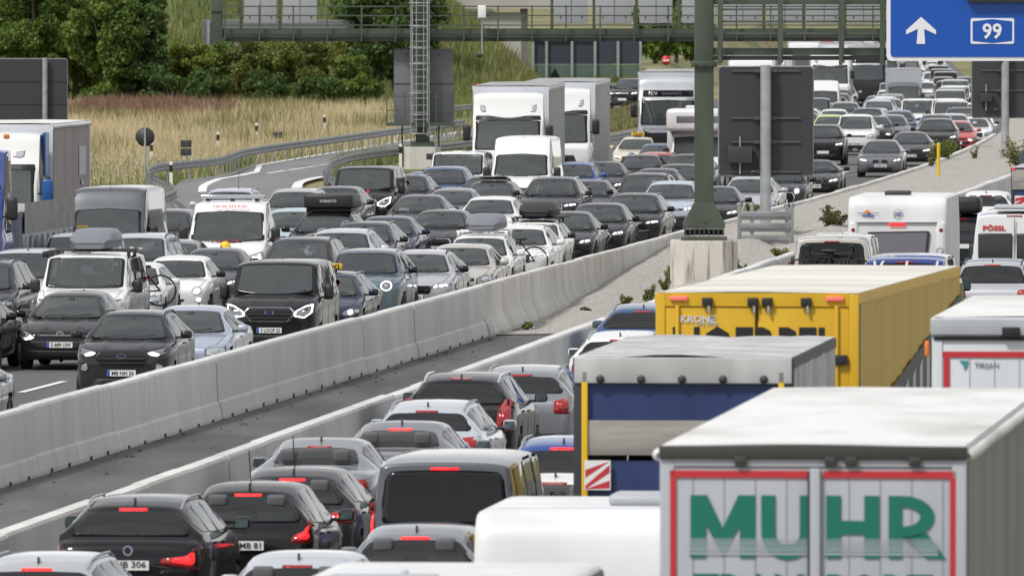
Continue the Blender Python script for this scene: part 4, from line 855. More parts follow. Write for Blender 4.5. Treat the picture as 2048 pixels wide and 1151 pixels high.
# ------------------------------------------------------------------ concrete barriers, piece by piece
PROF_A = [(.24, 0), (.24, .06), (.19, .30), (.155, .335), (.125, 1.06), (.10, 1.10)]        # stepped foot
PROF_B = [(.31, 0), (.31, .08), (.26, .22), (.165, .40), (.13, .55), (.11, .80), (.105, 1.06), (.085, 1.10)]
def barrier_piece(prof, Lp, slots):
    mb = MB(); pts = [(-x, z) for x, z in prof] + [(x, z) for x, z in prof[::-1]]; n = len(pts); ch = .012
    ys = (0, ch, Lp-ch, Lp); vs_ = []
    for y in ys:
        k = .965 if y in (0, Lp) else 1
        vs_ += [(x*k, y, z if z < .02 else z-(.008 if k < 1 else 0)) for x, z in pts]
    mb.add(vs_, [(j*n+i, j*n+i+1, (j+1)*n+i+1, (j+1)*n+i) for j in range(3) for i in range(n-1)] + [tuple(range(n)), tuple(range(3*n, 4*n))[::-1]])
    if slots:
        for q in (.28, .72):
            for sg in (-1, 1): mb.box((sg*(prof[0][0]-.008), Lp*q, .03), (.03, .26, .075), 1)
    return mb.mesh('barrier_segment')
def barrier(name, fb, ft, Y0, Y1, Lp, prof_of, label):
    r = empty(name, (fb(Y0), Y0, 0), 0, label, 'barrier'); Y = Y0; ms = {}; k = 0; rr = random.Random(3)
    while Y < Y1:
        kind = prof_of(Y)
        if kind not in ms: ms[kind] = barrier_piece(PROF_A if kind == 'a' else PROF_B, Lp-.014, kind == 'a')
        c = link('barrier_segment', ms[kind], ['concrete_old' if kind == 'b' else 'concrete', 'joint_dark'], r)
        nx, ny = fb(Y+Lp*.995), Y+Lp*.995
        c.location = (fb(Y)-fb(Y0)+rr.uniform(-.016, .016), Y-Y0, rr.uniform(-.012, .012)+(zr(Y) if fb is b1 else 0)); c.rotation_euler = (0, 0, -math.atan2(nx-fb(Y), ny-Y))
        Y += Lp; k += 1
    return r
barrier('concrete_barrier', b1, b1t, 150.2, 520, 4.7, lambda Y: 'a' if Y < 258 else 'b', 'long pale concrete barrier between the oncoming traffic and the median')
barrier('concrete_barrier', b2, b2t, 108.0, 420, 4.7, lambda Y: 'a', 'long concrete barrier beside the cars seen from behind')

# ------------------------------------------------------------------ gantries and signs
def beam(mb, a, b, w, h, mi=0):
    a, b = Vector(a), Vector(b); d = b-a; L = d.length; q = d.to_track_quat('X', 'Z').to_matrix(); mb.box((a+b)/2, (L, w, h), mi, q); return mb
def pt(u, v, Y): s = F/Y; return ((u-1024)/s, Y, HC-(v-V0)/s)
def part(name, mb, mats, root, fix=True):
    o = link(name, mb.mesh(name, fix), mats, root); o.matrix_local = Matrix.Translation(-Vector(root.location)) if root.rotation_euler.z == 0 else Matrix.Identity(4); return o

# far gantry over the oncoming lanes, seen from behind
YG = 474.0
gl = empty('sign_gantry', (-3.5, YG, 0), 0, 'green steel sign gantry with railings and grey sign backs across the top', 'gantry')
xl, xr_ = pt(425, 0, YG)[0], 24.0
q = MB(); beam(q, (xl, YG, 5.32), (xr_, YG, 5.32), .35, .34); part('lower_beam', q, ['gantry_green'], gl)
q = MB(); q.box(((xl+xr_)/2+.2, YG+.35, 5.06), (xr_-xl-.5, 1.0, .16)); part('walkway', q, ['gantry_dark'], gl)
q = MB(); beam(q, (xl, YG+.6, 7.9), (xr_, YG+.6, 7.9), .35, .34); part('upper_beam', q, ['gantry_green'], gl)
q = MB(); x0, x1 = pt(423, 0, YG)[0], pt(446, 0, YG)[0]; q.box(((x0+x1)/2, YG-.1, 6.6), (x1-x0, .5, 3.2), bev=.01); q.box(((x0+x1)/2, YG-.15, 6.2), ((x1-x0)*1.15, .56, .05)); part('end_post', q, ['gantry_green'], gl)
for z in (5.62, 6.0, 6.36): q = MB(); beam(q, (x1, YG-.42, z), (xr_, YG-.42, z), .05, .05); part('rail', q, ['gantry_green'], gl)
x = x1+.1
while x < xr_: q = MB(); q.box((x, YG-.44, 5.72), (.06, .06, 1.36)); q.box((x, YG-.3, 5.12), (.07, .3, .3)); part('rail_post', q, ['gantry_green'], gl); x += 1.345
for u0, u1 in ((488, 553), (566, 634), (1110, 1175), (1194, 1263), (1279, 1345), (1364, 1432), (1448, 1523), (1534, 1605), (1614, 1683), (1696, 1758), (1775, 1845)):
    a, b = pt(u0, 47, YG), pt(u1, 47, YG); w_ = b[0]-a[0]
    q = MB(); q.box(((a[0]+b[0])/2, YG+.25, a[2]+1.3), (w_, .22, 2.6), 0, bev=.015); q.box(((a[0]+b[0])/2, YG+.135, a[2]+1.3), (.015, .02, 2.6), 1)
    for sx in (-.33, .33): q.box(((a[0]+b[0])/2+sx*w_, YG+.13, a[2]+.24), (.03, .03, .09), 1)
    part('sign_box', q, ['sign_panel', 'gantry_dark'], gl)
    q = MB(); q.box((a[0]-.12, YG+.3, a[2]+1.2), (.12, .16, 3.2)); part('sign_strut', q, ['gantry_green'], gl)
q = MB(); cx = pt(845, 0, YG)[0]; q.box((cx, YG, 4.3), (.55, .5, 7.6), 0, bev=.02); q.box((cx, YG, .78), (.95, .8, .5), 0, bev=.03); part('column', q, ['gantry_green'], gl)
q = MB(); bw = 1.42; q.prism([(cx-.72, YG-.55), (cx-.5, YG-.8), (cx+.5, YG-.8), (cx+.72, YG-.55), (cx+.72, YG+.8), (cx-.72, YG+.8)], .88, 'z', -.05); part('foundation', q, ['concrete_old'], gl)
q = MB(); fx = cx-.10; fy = YG-.62
for sx in (-.30, .30): beam(q, (fx+sx, fy, 1.25), (fx+sx, fy, 9.6), .05, .05)
for k in range(30): beam(q, (fx-.3, fy, 1.35+k*.28), (fx+.3, fy, 1.35+k*.28), .03, .03)
for z in (1.35, 2.1, 2.95, 4.1, 4.75, 5.6, 6.5): q.tube([(fx+.42*math.cos(a), fy-.36-.42*math.sin(a)*.7+.3, z) for a in np.linspace(-.25, math.pi+.25, 12)], .022, 5)
for a in (.5, 1.2, 1.9, 2.6): beam(q, (fx+.42*math.cos(a), fy-.06-.30*math.sin(a), 1.35), (fx+.42*math.cos(a), fy-.06-.30*math.sin(a), 9.4), .025, .025)
part('ladder', q, ['galvanised'], gl)
a, b = pt(788, 98, YG+.45), pt(906, 247, YG+.45)
q = MB(); q.box(((a[0]+b[0])/2, YG+.45, (a[2]+b[2])/2), (b[0]-a[0], .14, a[2]-b[2]), bev=.01)
for sx in (-.32, .3): q.box(((a[0]+b[0])/2+sx*2, YG+.36, a[2]-.22), (.06, .04, .06), 1); q.tube([((a[0]+b[0])/2+sx*2, YG+.45, a[2]), ((a[0]+b[0])/2+sx*2, YG+.45, a[2]+.1)], .02, 5, 1)
q.box(((a[0]+b[0])/2, YG+.37, (a[2]+b[2])/2+.1), (b[0]-a[0], .02, .03), 1)
part('sign_panel', q, ['sign_back_light', 'sign_back'], gl)
q = MB(); px0, px1 = pt(774, 0, YG)[0], pt(908, 0, YG)[0]; zp = 8-(248-V0)/(F/YG)
q.box(((px0+px1)/2, YG-.2, zp), (px1-px0, 1.2, .13))
for z in (.45, .85, 1.25): beam(q, (px0, YG-.75, zp+z), (px0, YG+.4, zp+z), .04, .04); beam(q, (px1, YG-.75, zp+z), (px1, YG+.4, zp+z), .04, .04)
for z in (.55, 1.1): beam(q, (px0, YG-.75, zp+z), (cx-.4, YG-.75, zp+z), .04, .04); beam(q, (cx+.4, YG-.75, zp+z), (px1, YG-.75, zp+z), .04, .04)
for x in (px0, px0+.7, px1-.7, px1): q.box((x, YG-.75, zp+.6), (.05, .05, 1.3))
for x in (px0+.6, px1-.6): q.box((x, YG, zp-.9), (.07, .07, 1.7))
part('service_platform', q, ['gantry_green'], gl)
q = MB(); cxm = pt(964, 0, YG)[0]; q.box((cxm, YG-.7, 6.15), (.32, .3, .5), 0, bev=.03); q.tube([(cxm, YG-.7, 5.9), (cxm, YG-.7, 4.5)], .035, 6, 1); q.box((cxm-.1, YG-.85, 4.42), (.26, .3, .14), 2, bev=.03)
part('traffic_camera', q, ['sign_white', 'galvanised', 'black_plastic'], gl)

# near gantry on the median with the blue direction sign
YN = 287.0; s_ = F/YN
gn = empty('sign_gantry', (pt(1408, 0, YN)[0], YN, 0), 0, 'green steel gantry post on the stained concrete block in the median', 'gantry'); cx = gn.location.x; zg0 = gz(YN)-.1
zt_ = 8-(480-V0)/s_
q = MB(); ol = [(-.80, -.42), (-.48, -.80), (.48, -.80), (.80, -.42), (.80, .8), (-.80, .8)]; q.prism([(cx+a, YN+b) for a, b in ol], zt_-zg0-.03, 'z', zg0); q.prism([(cx+a*.975, YN+b*.975) for a, b in ol], .03, 'z', zt_-.03)
mm = nmat('stained_concrete', (.4, .38, .35), .9); noisy(mm, (.48, .45, .40), (.64, .61, .55), 1.3, .3, .7, 9, .2, 25, 'world', (1.5, 1.5, .5))
nt = mm.node_tree; bs = nt.nodes['Principled BSDF']; old = bs.inputs['Base Color'].links[0].from_socket
nn = nt.nodes.new('ShaderNodeTexNoise'); nn.inputs['Scale'].default_value = 3.2; nn.inputs['Detail'].default_value = 4; mp2 = nt.nodes.new('ShaderNodeMapping'); mp2.inputs['Scale'].default_value = (1.6, 1.6, .16); g2 = nt.nodes.new('ShaderNodeNewGeometry')
rp = nt.nodes.new('ShaderNodeValToRGB'); rp.color_ramp.elements[0].position = .57; rp.color_ramp.elements[1].position = .74; mxr = nt.nodes.new('ShaderNodeMixRGB'); mxr.inputs['Color2'].default_value = (.13, .075, .035, 1)
nt.links.new(g2.outputs['Position'], mp2.inputs['Vector']); nt.links.new(mp2.outputs['Vector'], nn.inputs['Vector']); nt.links.new(nn.outputs['Fac'], rp.inputs['Fac']); nt.links.new(rp.outputs['Color'], mxr.inputs['Fac']); nt.links.new(old, mxr.inputs['Color1']); nt.links.new(mxr.outputs['Color'], bs.inputs['Base Color'])
part('foundation', q, [mm], gn)
zz_ = lambda v: 8-(v-V0)/s_
q = MB(); q.box((cx, YN, (zz_(405)+10.5)/2), (.455, .46, 10.5-zz_(405)), 0, bev=.02); q.box((cx, YN, zz_(128)), (.62, .62, .14), 0, bev=.01)
for sx in (-.2, 0, .2): q.box((cx+sx, YN-.315, zz_(128)), (.05, .05, .05), 0)
q.prism([(cx-.228, zz_(405)+.02), (cx+.228, zz_(405)+.02), (cx+.50, zz_(445)), (cx+.50, zz_(457)), (cx-.50, zz_(457)), (cx-.50, zz_(445))], .5, 'y', YN-.25)
q.box((cx, YN, zz_(476)), (1.10, .75, .07), 0)
q.tube([(cx+.0, YN-.262, zz_(440)), (cx+.0, YN-.27, zz_(440))], .06, 14)
for k in range(9): q.box((cx-.45+k*.1125, YN-.22, zz_(464)), (.05, .3, .14), 1)
q.box((cx, YN+.05, zz_(464)), (.9, .4, .13), 1)
part('column', q, ['gantry_green', 'gantry_dark'], gn)
xe = cx+14.5
q = MB(); beam(q, (cx+.23, YN, zz_(103)), (xe, YN, zz_(103)), .35, .17); beam(q, (cx+.23, YN, zz_(116)), (xe, YN, zz_(116)), .5, .10, 1); part('lower_beam', q, ['gantry_green', 'gantry_dark'], gn)
q = MB(); beam(q, (cx+.23, YN, zz_(0)), (xe, YN, zz_(0)), .35, .22); part('upper_beam', q, ['gantry_green'], gn)
for v in (19, 43, 67): q = MB(); beam(q, (cx+.4, YN-.4, zz_(v)), (xe, YN-.4, zz_(v)), .045, .045); part('rail', q, ['gantry_green'], gn)
for u in (1440, 1560, 1682, 1764, 1880, 2000): q = MB(); q.box((pt(u, 0, YN)[0], YN-.42, zz_(52)), (.125, .14, 1.75)); q.box((pt(u, 0, YN)[0]-.02, YN-.46, zz_(112)), (.09, .16, .42)); part('rail_post', q, ['gantry_green'], gn)
# blue sign
YB = YN-.62; sb = F/YB; X = lambda u: (u-1024)/sb; Z = lambda v: 8-(v-V0)/sb
bs_ = empty('direction_sign', (X(1950), YB, Z(122)), 0, 'large blue motorway sign with white up arrow and 99 hung on the gantry', 'sign')
def sgn(name, mb, mats): o = link(name, mb.mesh(name), mats, bs_); o.matrix_local = Matrix.Translation(-Vector(bs_.location)); return o
q = MB(); q.prism(round_poly([(X(1773), Z(122)), (X(2250), Z(122)), (X(2250), Z(-170)), (X(1773), Z(-170))], .13, 5), .09, 'y', YB+.01); sgn('border', q, ['sign_white'])
q = MB(); q.prism(round_poly([(X(1781), Z(114)), (X(2242), Z(114)), (X(2242), Z(-162)), (X(1781), Z(-162))], .09, 5), .03, 'y', YB-.008); sgn('face', q, ['sign_blue'])
q = MB(); q.prism([(X(1833), Z(88)), (X(1850), Z(88)), (X(1848), Z(58)), (X(1872), Z(69)), (X(1872), Z(61)), (X(1842), Z(34)), (X(1812), Z(61)), (X(1812), Z(69)), (X(1835.5), Z(58))], .02, 'y', YB-.02); sgn('arrow', q, ['sign_white'])
q = MB(); q.prism(round_poly([(X(1941), Z(88)), (X(2028), Z(88)), (X(2028), Z(36.5)), (X(1941), Z(36.5))], .05, 4), .02, 'y', YB-.02); sgn('route_badge', q, ['sign_white'])
q = MB(); q.prism([(X(1945), Z(82)), (X(1984), Z(86.5)), (X(2024), Z(82)), (X(2024), Z(43)), (X(1984), Z(38.5)), (X(1945), Z(43))], .012, 'y', YB-.026); sgn('badge_hexagon', q, ['sign_blue'])
me = text_mesh('99', .50, .012, .004, 39/sb); o = link('digits', me, ['sign_white'], bs_); o.matrix_local = Matrix.Translation(Vector((X(1984), YB-.034, Z(62.5)))-Vector(bs_.location))
q = MB(); q.box((X(2010), YB-.1, Z(-3)), (150/sb, .2, 14/sb)); sgn('hood', q, ['gantry_dark'])

def sign_back(label, u0, v0, u1, v1, Y, pu, pr, zb, name='road_sign', bars=(.06, .5, .78), box=False, light=False, pmat='galvanised', seams=0):
    s = F/Y; X = lambda u: (u-1024)/s; Z = lambda v: 8-(v-V0)/s
    r = empty(name, (X(pu), Y, zb), 0, label, 'sign')
    def P_(nm, mb, mats): o = link(nm, mb.mesh(nm), mats, r); o.matrix_local = Matrix.Translation(-Vector(r.location)); return o
    q = MB(); q.prism(round_poly([(X(u0), Z(v1)), (X(u1), Z(v1)), (X(u1), Z(v0)), (X(u0), Z(v0))], .10, 4), .05, 'y', Y+.12); P_('panel', q, ['sign_back_light' if light else 'sign_back'])
    q = MB(); rp_ = round_poly([(X(u0), Z(v1)), (X(u1), Z(v1)), (X(u1), Z(v0)), (X(u0), Z(v0))], .10, 4); q.tube([(a, Y+.145, b) for a, b in rp_+rp_[:1]], .03, 5); P_('edge_frame', q, ['galvanised_dull'])
    q = MB(); q.tube([(X(pu), Y-pr, zb-.1), (X(pu), Y-pr, Z(v0)+.05)], pr, 14); P_('pole', q, [pmat])
    for b in bars:
        z = Z(v0)+(Z(v1)-Z(v0))*b; q = MB(); q.box(((X(u0)+X(u1))/2, Y+.095, z), ((X(u1)-X(u0))*.74, .05, .05)); q.box((X(pu), Y+.06, z), (pr*4.2, .09, .09)); P_('bracket', q, ['steel_bracket'])
    for k in range(seams):
        z = Z(v0)+(Z(v1)-Z(v0))*(k+1)/(seams+1); q = MB(); q.box(((X(u0)+X(u1))/2, Y+.115, z), (X(u1)-X(u0), .02, .02)); P_('seam', q, ['ink'])
    if box:
        bx = X(1480) if box is True else X(box); bz = Z(309) if box is True else Z(v1-40)
        q = MB(); q.box((bx, Y-.06, bz), (48/s*(1 if box is True else .5), .22, 33/s*(1 if box is True else .55)), 0, bev=.01); q.tube([(bx, Y-.05, bz+.2), (bx, Y-.05, bz+.48)], .025, 6, 1); q.tube([(bx, Y-.05, bz-.2), (bx, Y-.05, bz-.5)], .025, 6, 1)
        q.tube([(bx+.3, Y-.05, bz-.45), (bx+.5, Y-.06, bz-.4), (X(pu)-pr, Y-.06, bz-.1)], .012, 5, 1); P_('control_box', q, ['sign_back', 'galvanised'])
    return r
nmat('steel_bracket', (.10, .103, .108), .5, .4)
sign_back('dark sign back on a thick grey pole beside the gantry post', 1438, 134, 1626, 351, 316.0, 1531, .145, gz(316), bars=(.035, .47, .69, .965), box=True)
sign_back('dark sign back on a grey pole by the far bushes, half out of frame', 1944, 100, 2090, 235, 444.0, 2010, .15, gz(444)-.1, bars=(.3, .6), box=1972)
sign_back('wide dark sign back standing behind the white lorry cab', -60, 118, 134, 254, 500.0, 90, .11, 0, bars=(), seams=2)
sign_back('long grey sign back half hidden behind the gantry end and shrubs', 405, 41, 708, 112, 690.0, 417, .11, 0, bars=(), light=True, seams=1)
# no-entry and small signs
def disc_sign(label, u, v, r_px, Y, base_z, mat, bar=None, back=True, name='road_sign'):
    s = F/Y; X = (u-1024)/s; Z = 8-(v-V0)/s; r = empty(name, (X, Y, base_z), 0, label, 'sign'); R = r_px/s
    q = MB(); q.tube([(0, .06, 0), (0, .06, Z-base_z+R*1.02)], .04 if R < .5 else .05, 8); link('pole', q.mesh('pole'), ['galvanised'], r)
    q = MB(); q.lathe([(0, .001), (0, R), (.03, R), (.03, .001)], 28, 'y', (0, 0 if not back else .1, Z-base_z)); link('disc', q.mesh('disc'), [mat], r)
    if bar: q = MB(); q.box((0, -.01, Z-base_z), (R*1.4, .012, R*.36)); link('white_bar', q.mesh('white_bar'), ['sign_white'], r)
    return r
disc_sign('round grey sign back on a thin pole in the meadow', 290, 274, 19, 441, 0, 'sign_back', None, True)
disc_sign('round red no-entry sign beyond the lorries', 1332, 121, 9.5, 760, 0, 'sign_red', True, False)
disc_sign('red disc sign just showing above the first white lorry', 957, 178, 10.5, 640, 0, 'sign_red', None, False)
def square_sign(label, u, v0, v1, w_px, Y, rows, colm):
    s = F/Y; X = (u-1024)/s; Z0, Z1 = 8-(v0-V0)/s, 8-(v1-V0)/s; r = empty('marker_sign', (X, Y, 0), 0, label, 'sign')
    q = MB(); q.tube([(0, .06, 0), (0, .06, Z0+.05)], .03, 6); link('pole', q.mesh('pole'), ['galvanised'], r); w = w_px/s
    for i in range(rows):
        for j in range(2):
            h = (Z0-Z1)/rows; q = MB(); q.box(((j-.5)*w*.52, 0, Z0-h*(i+.5)), (w*.44, .03, h*.88), bev=.008); link('panel', q.mesh('panel'), ['sign_back'], r)
square_sign('small square marker sign of four dark panels in the meadow', 372, 279, 312, 23, 452, 2, 2)
square_sign('small marker sign of two dark panels behind the ramp guardrail', 555, 263, 277, 20, 520, 1, 2)
square_sign('two small dark panels on a post before the gantry foundation', 865, 306, 320, 26, 466, 1, 2)
q = MB(); a = at(1110, 176); r = empty('warning_sign', (a.x, a.y, 0), 0, 'dark triangular sign back low in front of the far panel wall', 'sign'); w_ = 42/(F/a.y)
q.prism([(-w_/2, .12), (w_/2, .12), (0, .12+w_*.86)], .04, 'y', 0); link('triangle', q.mesh('triangle'), ['sign_back'], r)
# delineator posts
for u, v, lb in ((303, 334, 'behind the loop of the guardrail'), (342, 379, 'in front of the guardrail loop'), (436, 311, 'second along the ramp guardrail'), (513, 291, 'third along the ramp guardrail'), (649, 272, 'last along the ramp guardrail'), (801, 338, 'beside the gantry foundation'), (1221, 166, 'far up beside the ramp')):
    a = at(u, v); sc = 1.0; r = empty('delineator_post', a, 0, 'white roadside post with black band, ' + lb, 'roadside post', 'delineator posts')
    q = MB(); q.prism([(-.06, -.05), (.06, -.05), (.05, .05), (-.05, .05)], 1.0, 'z', 0); link('post', q.mesh('post'), ['post_white'], r)
    q = MB(); q.prism([(-.063, -.053), (.063, -.053), (.053, .053), (-.053, .053)], .26, 'z', .62); link('black_band', q.mesh('black_band'), ['ink'], r)
# guardrails
def guardrail(label, px, z=.75, step=2.0, n=6, z0=0.0):
    P_ = [Vector((x, y, 0)) for x, y in smooth_px(px, z, n)]; r = empty('guardrail', (P_[0].x, P_[0].y, z0), 0, label, 'guardrail'); o = Vector((P_[0].x, P_[0].y, 0))
    prof = [(-.03, .31), (.035, .27), (.035, .20), (-.02, .155), (.035, .11), (.035, .04), (-.03, 0)]; mb = MB(); vs_ = []
    for i, p in enumerate(P_):
        t = (P_[min(i+1, len(P_)-1)]-P_[max(i-1, 0)]).normalized(); nv = Vector((t.y, -t.x, 0))
        vs_ += [tuple(p-o+nv*a+Vector((0, 0, z-.31+b))) for a, b in prof]
    n_ = len(prof); mb.add(vs_, [(i*n_+k, i*n_+k+1, (i+1)*n_+k+1, (i+1)*n_+k) for i in range(len(P_)-1) for k in range(n_-1)], 0, True)
    link('rail', mb.mesh('rail', False), ['galvanised_dull'], r); acc = 0; pm = MB(); pm.box((0, 0, (z-.05)/2), (.06, .11, z-.05)); pme = pm.mesh('post')
    for i in range(1, len(P_)):
        acc += (P_[i]-P_[i-1]).length
        if acc >= step: acc = 0; c = link('post', pme, ['galvanised_dull'], r); c.location = P_[i]-o+Vector((-.05, .06, 0))
    return r
guardrail('steel guardrail bending round the meadow and along the ramp', [(352, 378), (340, 364), (308, 349), (297, 341), (300, 333), (318, 327), (372, 321), (430, 315), (455, 309), (480, 300), (521, 292), (626, 278), (700, 268), (805, 254), (930, 238)], n=9, step=1.33)
guardrail('short near stretch of guardrail behind the grey van', [(215, 432), (260, 418), (311, 397), (352, 378)], n=6)
guardrail('guardrail on the inner side of the ramp by the gantry', [(674, 352), (655, 343), (652, 333), (662, 322), (690, 311), (737, 302), (806, 295), (872, 288), (935, 281), (1080, 268)], n=9, step=1.33)
guardrail('far guardrail between the ramp and the lorries', [(1200, 272), (1250, 263), (1300, 253), (1380, 240)], n=6)
guardrail('far guardrail across the ramp behind the lorry', [(780, 232), (860, 216), (940, 208), (1060, 196)], n=6)
# crash rail by the sign pole
r = empty('guardrail', (at(1535, 500, .75).x, 308, gz(308)-.05), 0, 'short galvanised guardrail stack at the foot of the sign pole', 'guardrail'); s_ = F/308
for k, (z, w_) in enumerate(((.72, 1.28), (.42, 1.28), (.12, 1.2))): q = MB(); q.box((.0, 0, z), (w_, .10, .22), bev=.03); q.box((0, -.03, z), (w_, .08, .05)); link('rail', q.mesh('rail'), ['galvanised_dull'], r)
for x in (-.66, -.34, .56, .68): q = MB(); q.box((x, .05, .45), (.10, .16, 1.0), bev=.02); q.lathe([(-.05, .001), (-.05, .08), (.05, .08), (.05, .001)], 12, 'y', (x, .05, .98)); link('post', q.mesh('post'), ['galvanised_dull'], r)
# yellow marker
a = at(1877, 358, gz(430)); r = empty('marker_post', a, 0, 'thin yellow marker post on the gravel bank', 'post'); q = MB(); q.tube([(0, 0, -.1), (0, 0, 1.15)], .055, 8); q.tube([(0, 0, 1.15), (0, 0, 1.2)], .05, 8, radii=[.055, .03]); link('tube', q.mesh('tube'), ['yellow_plastic'], r)
# switch cabinet
a = at(170, 300); r = empty('switch_cabinet', a, 0, 'pale grey switch cabinet in the meadow behind the lorry trailer', 'cabinet'); q = MB(); q.box((0, 0, .42), (.46, .35, .84), 0, bev=.015); link('box', q.mesh('box'), ['sign_panel'], r); q = MB(); q.box((0, 0, .86), (.52, .42, .05)); link('cap', q.mesh('cap'), ['sign_panel'], r)
# bridge, abutment and panel wall behind
YBr = 775.0
br = empty('bridge', (pt(900, 0, YBr)[0], YBr, 0), 0, 'pale concrete bridge abutment and deck behind the gantry', 'bridge')
q = MB(); x0, x1 = pt(868, 0, YBr)[0], pt(1042, 0, YBr)[0]; q.box(((x0+x1)/2, YBr+4, 2.4), (x1-x0, 8, 5.0)); part('abutment_wall', q, ['concrete_far'], br)
q = MB(); x2 = pt(1318, 0, YBr)[0]; q.box(((x0+x2)/2, YBr+5, 5.75), (x2-x0, 11, 1.15)); part('deck', q, ['concrete_far'], br)
q = MB(); q.box(((x0+x2)/2, YBr-.55, 6.6), (x2-x0, .35, .75)); part('parapet', q, ['concrete_far'], br)
q = MB(); q.box((pt(1048, 0, YBr)[0], YBr+2, 2.6), (.5, 1.2, 5.2)); part('pier', q, ['concrete_old'], br)
pw = empty('panel_wall', (pt(1175, 0, 800)[0], 800, 0), 0, 'dark slate panel wall on light posts under the bridge', 'wall'); us = [1066, 1093, 1144, 1190, 1236, 1281]
for i, u in enumerate(us): q = MB(); q.box((pt(u, 0, 800)[0], 799.8, 1.75), (.16, .2, 3.5)); part('post', q, ['galvanised'], pw)
for i in range(5):
    a, b = pt(us[i], 82, 800), pt(us[i+1], 128, 800); q = MB(); q.box(((a[0]+b[0])/2, 800, (a[2]+b[2])/2), (b[0]-a[0]-.18, .1, a[2]-b[2])); part('panel', q, ['slate_panel'], pw)
    q = MB(); q.box(((a[0]+b[0])/2, 800, b[2]-.55), (b[0]-a[0]-.18, .06, 1.0)); part('glass_panel', q, ['screen_glass'], pw)
q = MB(); beam(q, pt(us[0], 78, 799.8), pt(us[3], 76, 799.8), .12, .22); part('top_rail', q, ['galvanised'], pw)
# banked hill with the bridge ramp
hm = MB(); HXs = np.linspace(-90, 8, 40); HYs = list(np.linspace(688, 800, 18)) + [850, 950, 1200]
for Y in HYs:
    for x in HXs:
        t = max(0, min(1, (Y-700)/55)); t = t*t*(3-2*t); k = max(0, min(1, (2.0-x)/11.5))
        hm.v.append((x, Y, -.05 + 10.5*t*k + .25*math.sin(x*.7+Y*.13)*t*k))
nx = len(HXs); hm.f = [(j*nx+i, j*nx+i+1, (j+1)*nx+i+1, (j+1)*nx+i) for j in range(len(HYs)-1) for i in range(nx-1)]; hm.m = [0]*len(hm.f); hm.sm = [True]*len(hm.f)
link('hill', hm.mesh('hill', False), ['hill_grass'], kind='structure')
# ------------------------------------------------------------------ plants
def leafmat(name, c1, c2, scale=.9, trans=.38):
    m = nmat(name, c1, .6); noisy(m, c1, c2, scale, .36, .64, 4, 0, None, 'world')
    nt = m.node_tree; b = nt.nodes['Principled BSDF']; o = nt.nodes['Material Output']
    tr = nt.nodes.new('ShaderNodeBsdfTranslucent'); mx = nt.nodes.new('ShaderNodeMixShader'); mx.inputs[0].default_value = trans
    nt.links.new(b.inputs['Base Color'].links[0].from_socket, tr.inputs['Color']); nt.links.new(b.outputs[0], mx.inputs[1]); nt.links.new(tr.outputs[0], mx.inputs[2]); nt.links.new(mx.outputs[0], o.inputs['Surface'])
    return m
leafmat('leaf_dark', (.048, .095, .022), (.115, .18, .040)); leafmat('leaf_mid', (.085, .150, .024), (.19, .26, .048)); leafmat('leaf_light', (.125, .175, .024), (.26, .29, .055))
leafmat('leaf_olive', (.10, .140, .026), (.22, .240, .055)); leafmat('straw', (.47, .37, .205), (.72, .60, .38), .5, .3); leafmat('dock_red', (.13, .065, .042), (.26, .15, .09), .6, .1)
leafmat('grass_green', (.105, .155, .026), (.23, .26, .065), .6, .25); leafmat('weed', (.11, .125, .04), (.28, .25, .10), 2, .3); leafmat('flower_white', (.5, .5, .45), (.7, .7, .65), 3, .1)
nmat('bark', (.09, .075, .06), .9)
def quads(C, U, V_):
    n = len(C); v = np.empty((n, 4, 3)); v[:, 0] = C-U-V_*.4; v[:, 1] = C+U*.2-V_; v[:, 2] = C+U+V_*.4; v[:, 3] = C-U*.2+V_
    return v.reshape(-1, 3)
def np_mesh(name, verts, k):
    n = len(verts)//k; me = bpy.data.meshes.new(name); me.vertices.add(len(verts)); me.vertices.foreach_set('co', verts.astype(np.float32).ravel())
    me.loops.add(len(verts)); me.loops.foreach_set('vertex_index', np.arange(len(verts), dtype=np.int32)); me.polygons.add(n)
    me.polygons.foreach_set('loop_start', np.arange(0, len(verts), k, dtype=np.int32)); me.polygons.foreach_set('loop_total', np.full(n, k, np.int32)); me.update(); me.validate()
    return me
def crown_mesh(seed, rx, ry, rz, zc, nclump, nleaf, size, flat=.0, low=.15):
    r = np.random.default_rng(seed); cs = []
    while len(cs) < nclump:
        p = r.normal(size=3); p /= np.linalg.norm(p); p *= r.uniform(.25, 1.0)**.45
        if p[2] < -.95+low: continue
        cs.append(p*np.array([rx, ry, rz]))
    cs = np.array(cs); sr = r.uniform(.55, 1.25, nclump)*min(rx, rz)*.30
    idx = r.integers(0, nclump, nleaf); d = r.normal(size=(nleaf, 3)); d /= np.linalg.norm(d, axis=1)[:, None]; d *= (r.uniform(0, 1, nleaf)**.4)[:, None]
    C = cs[idx]+d*sr[idx][:, None]*np.array([1.15, 1.15, .85]); C[:, 2] += zc
    U = r.normal(size=(nleaf, 3)); U /= np.linalg.norm(U, axis=1)[:, None]; W = r.normal(size=(nleaf, 3)); V_ = np.cross(U, W); V_ /= np.linalg.norm(V_, axis=1)[:, None]
    sz = r.uniform(.6, 1.25, nleaf)[:, None]*size
    return np_mesh('crown', quads(C, U*sz, V_*sz*.7), 4), cs
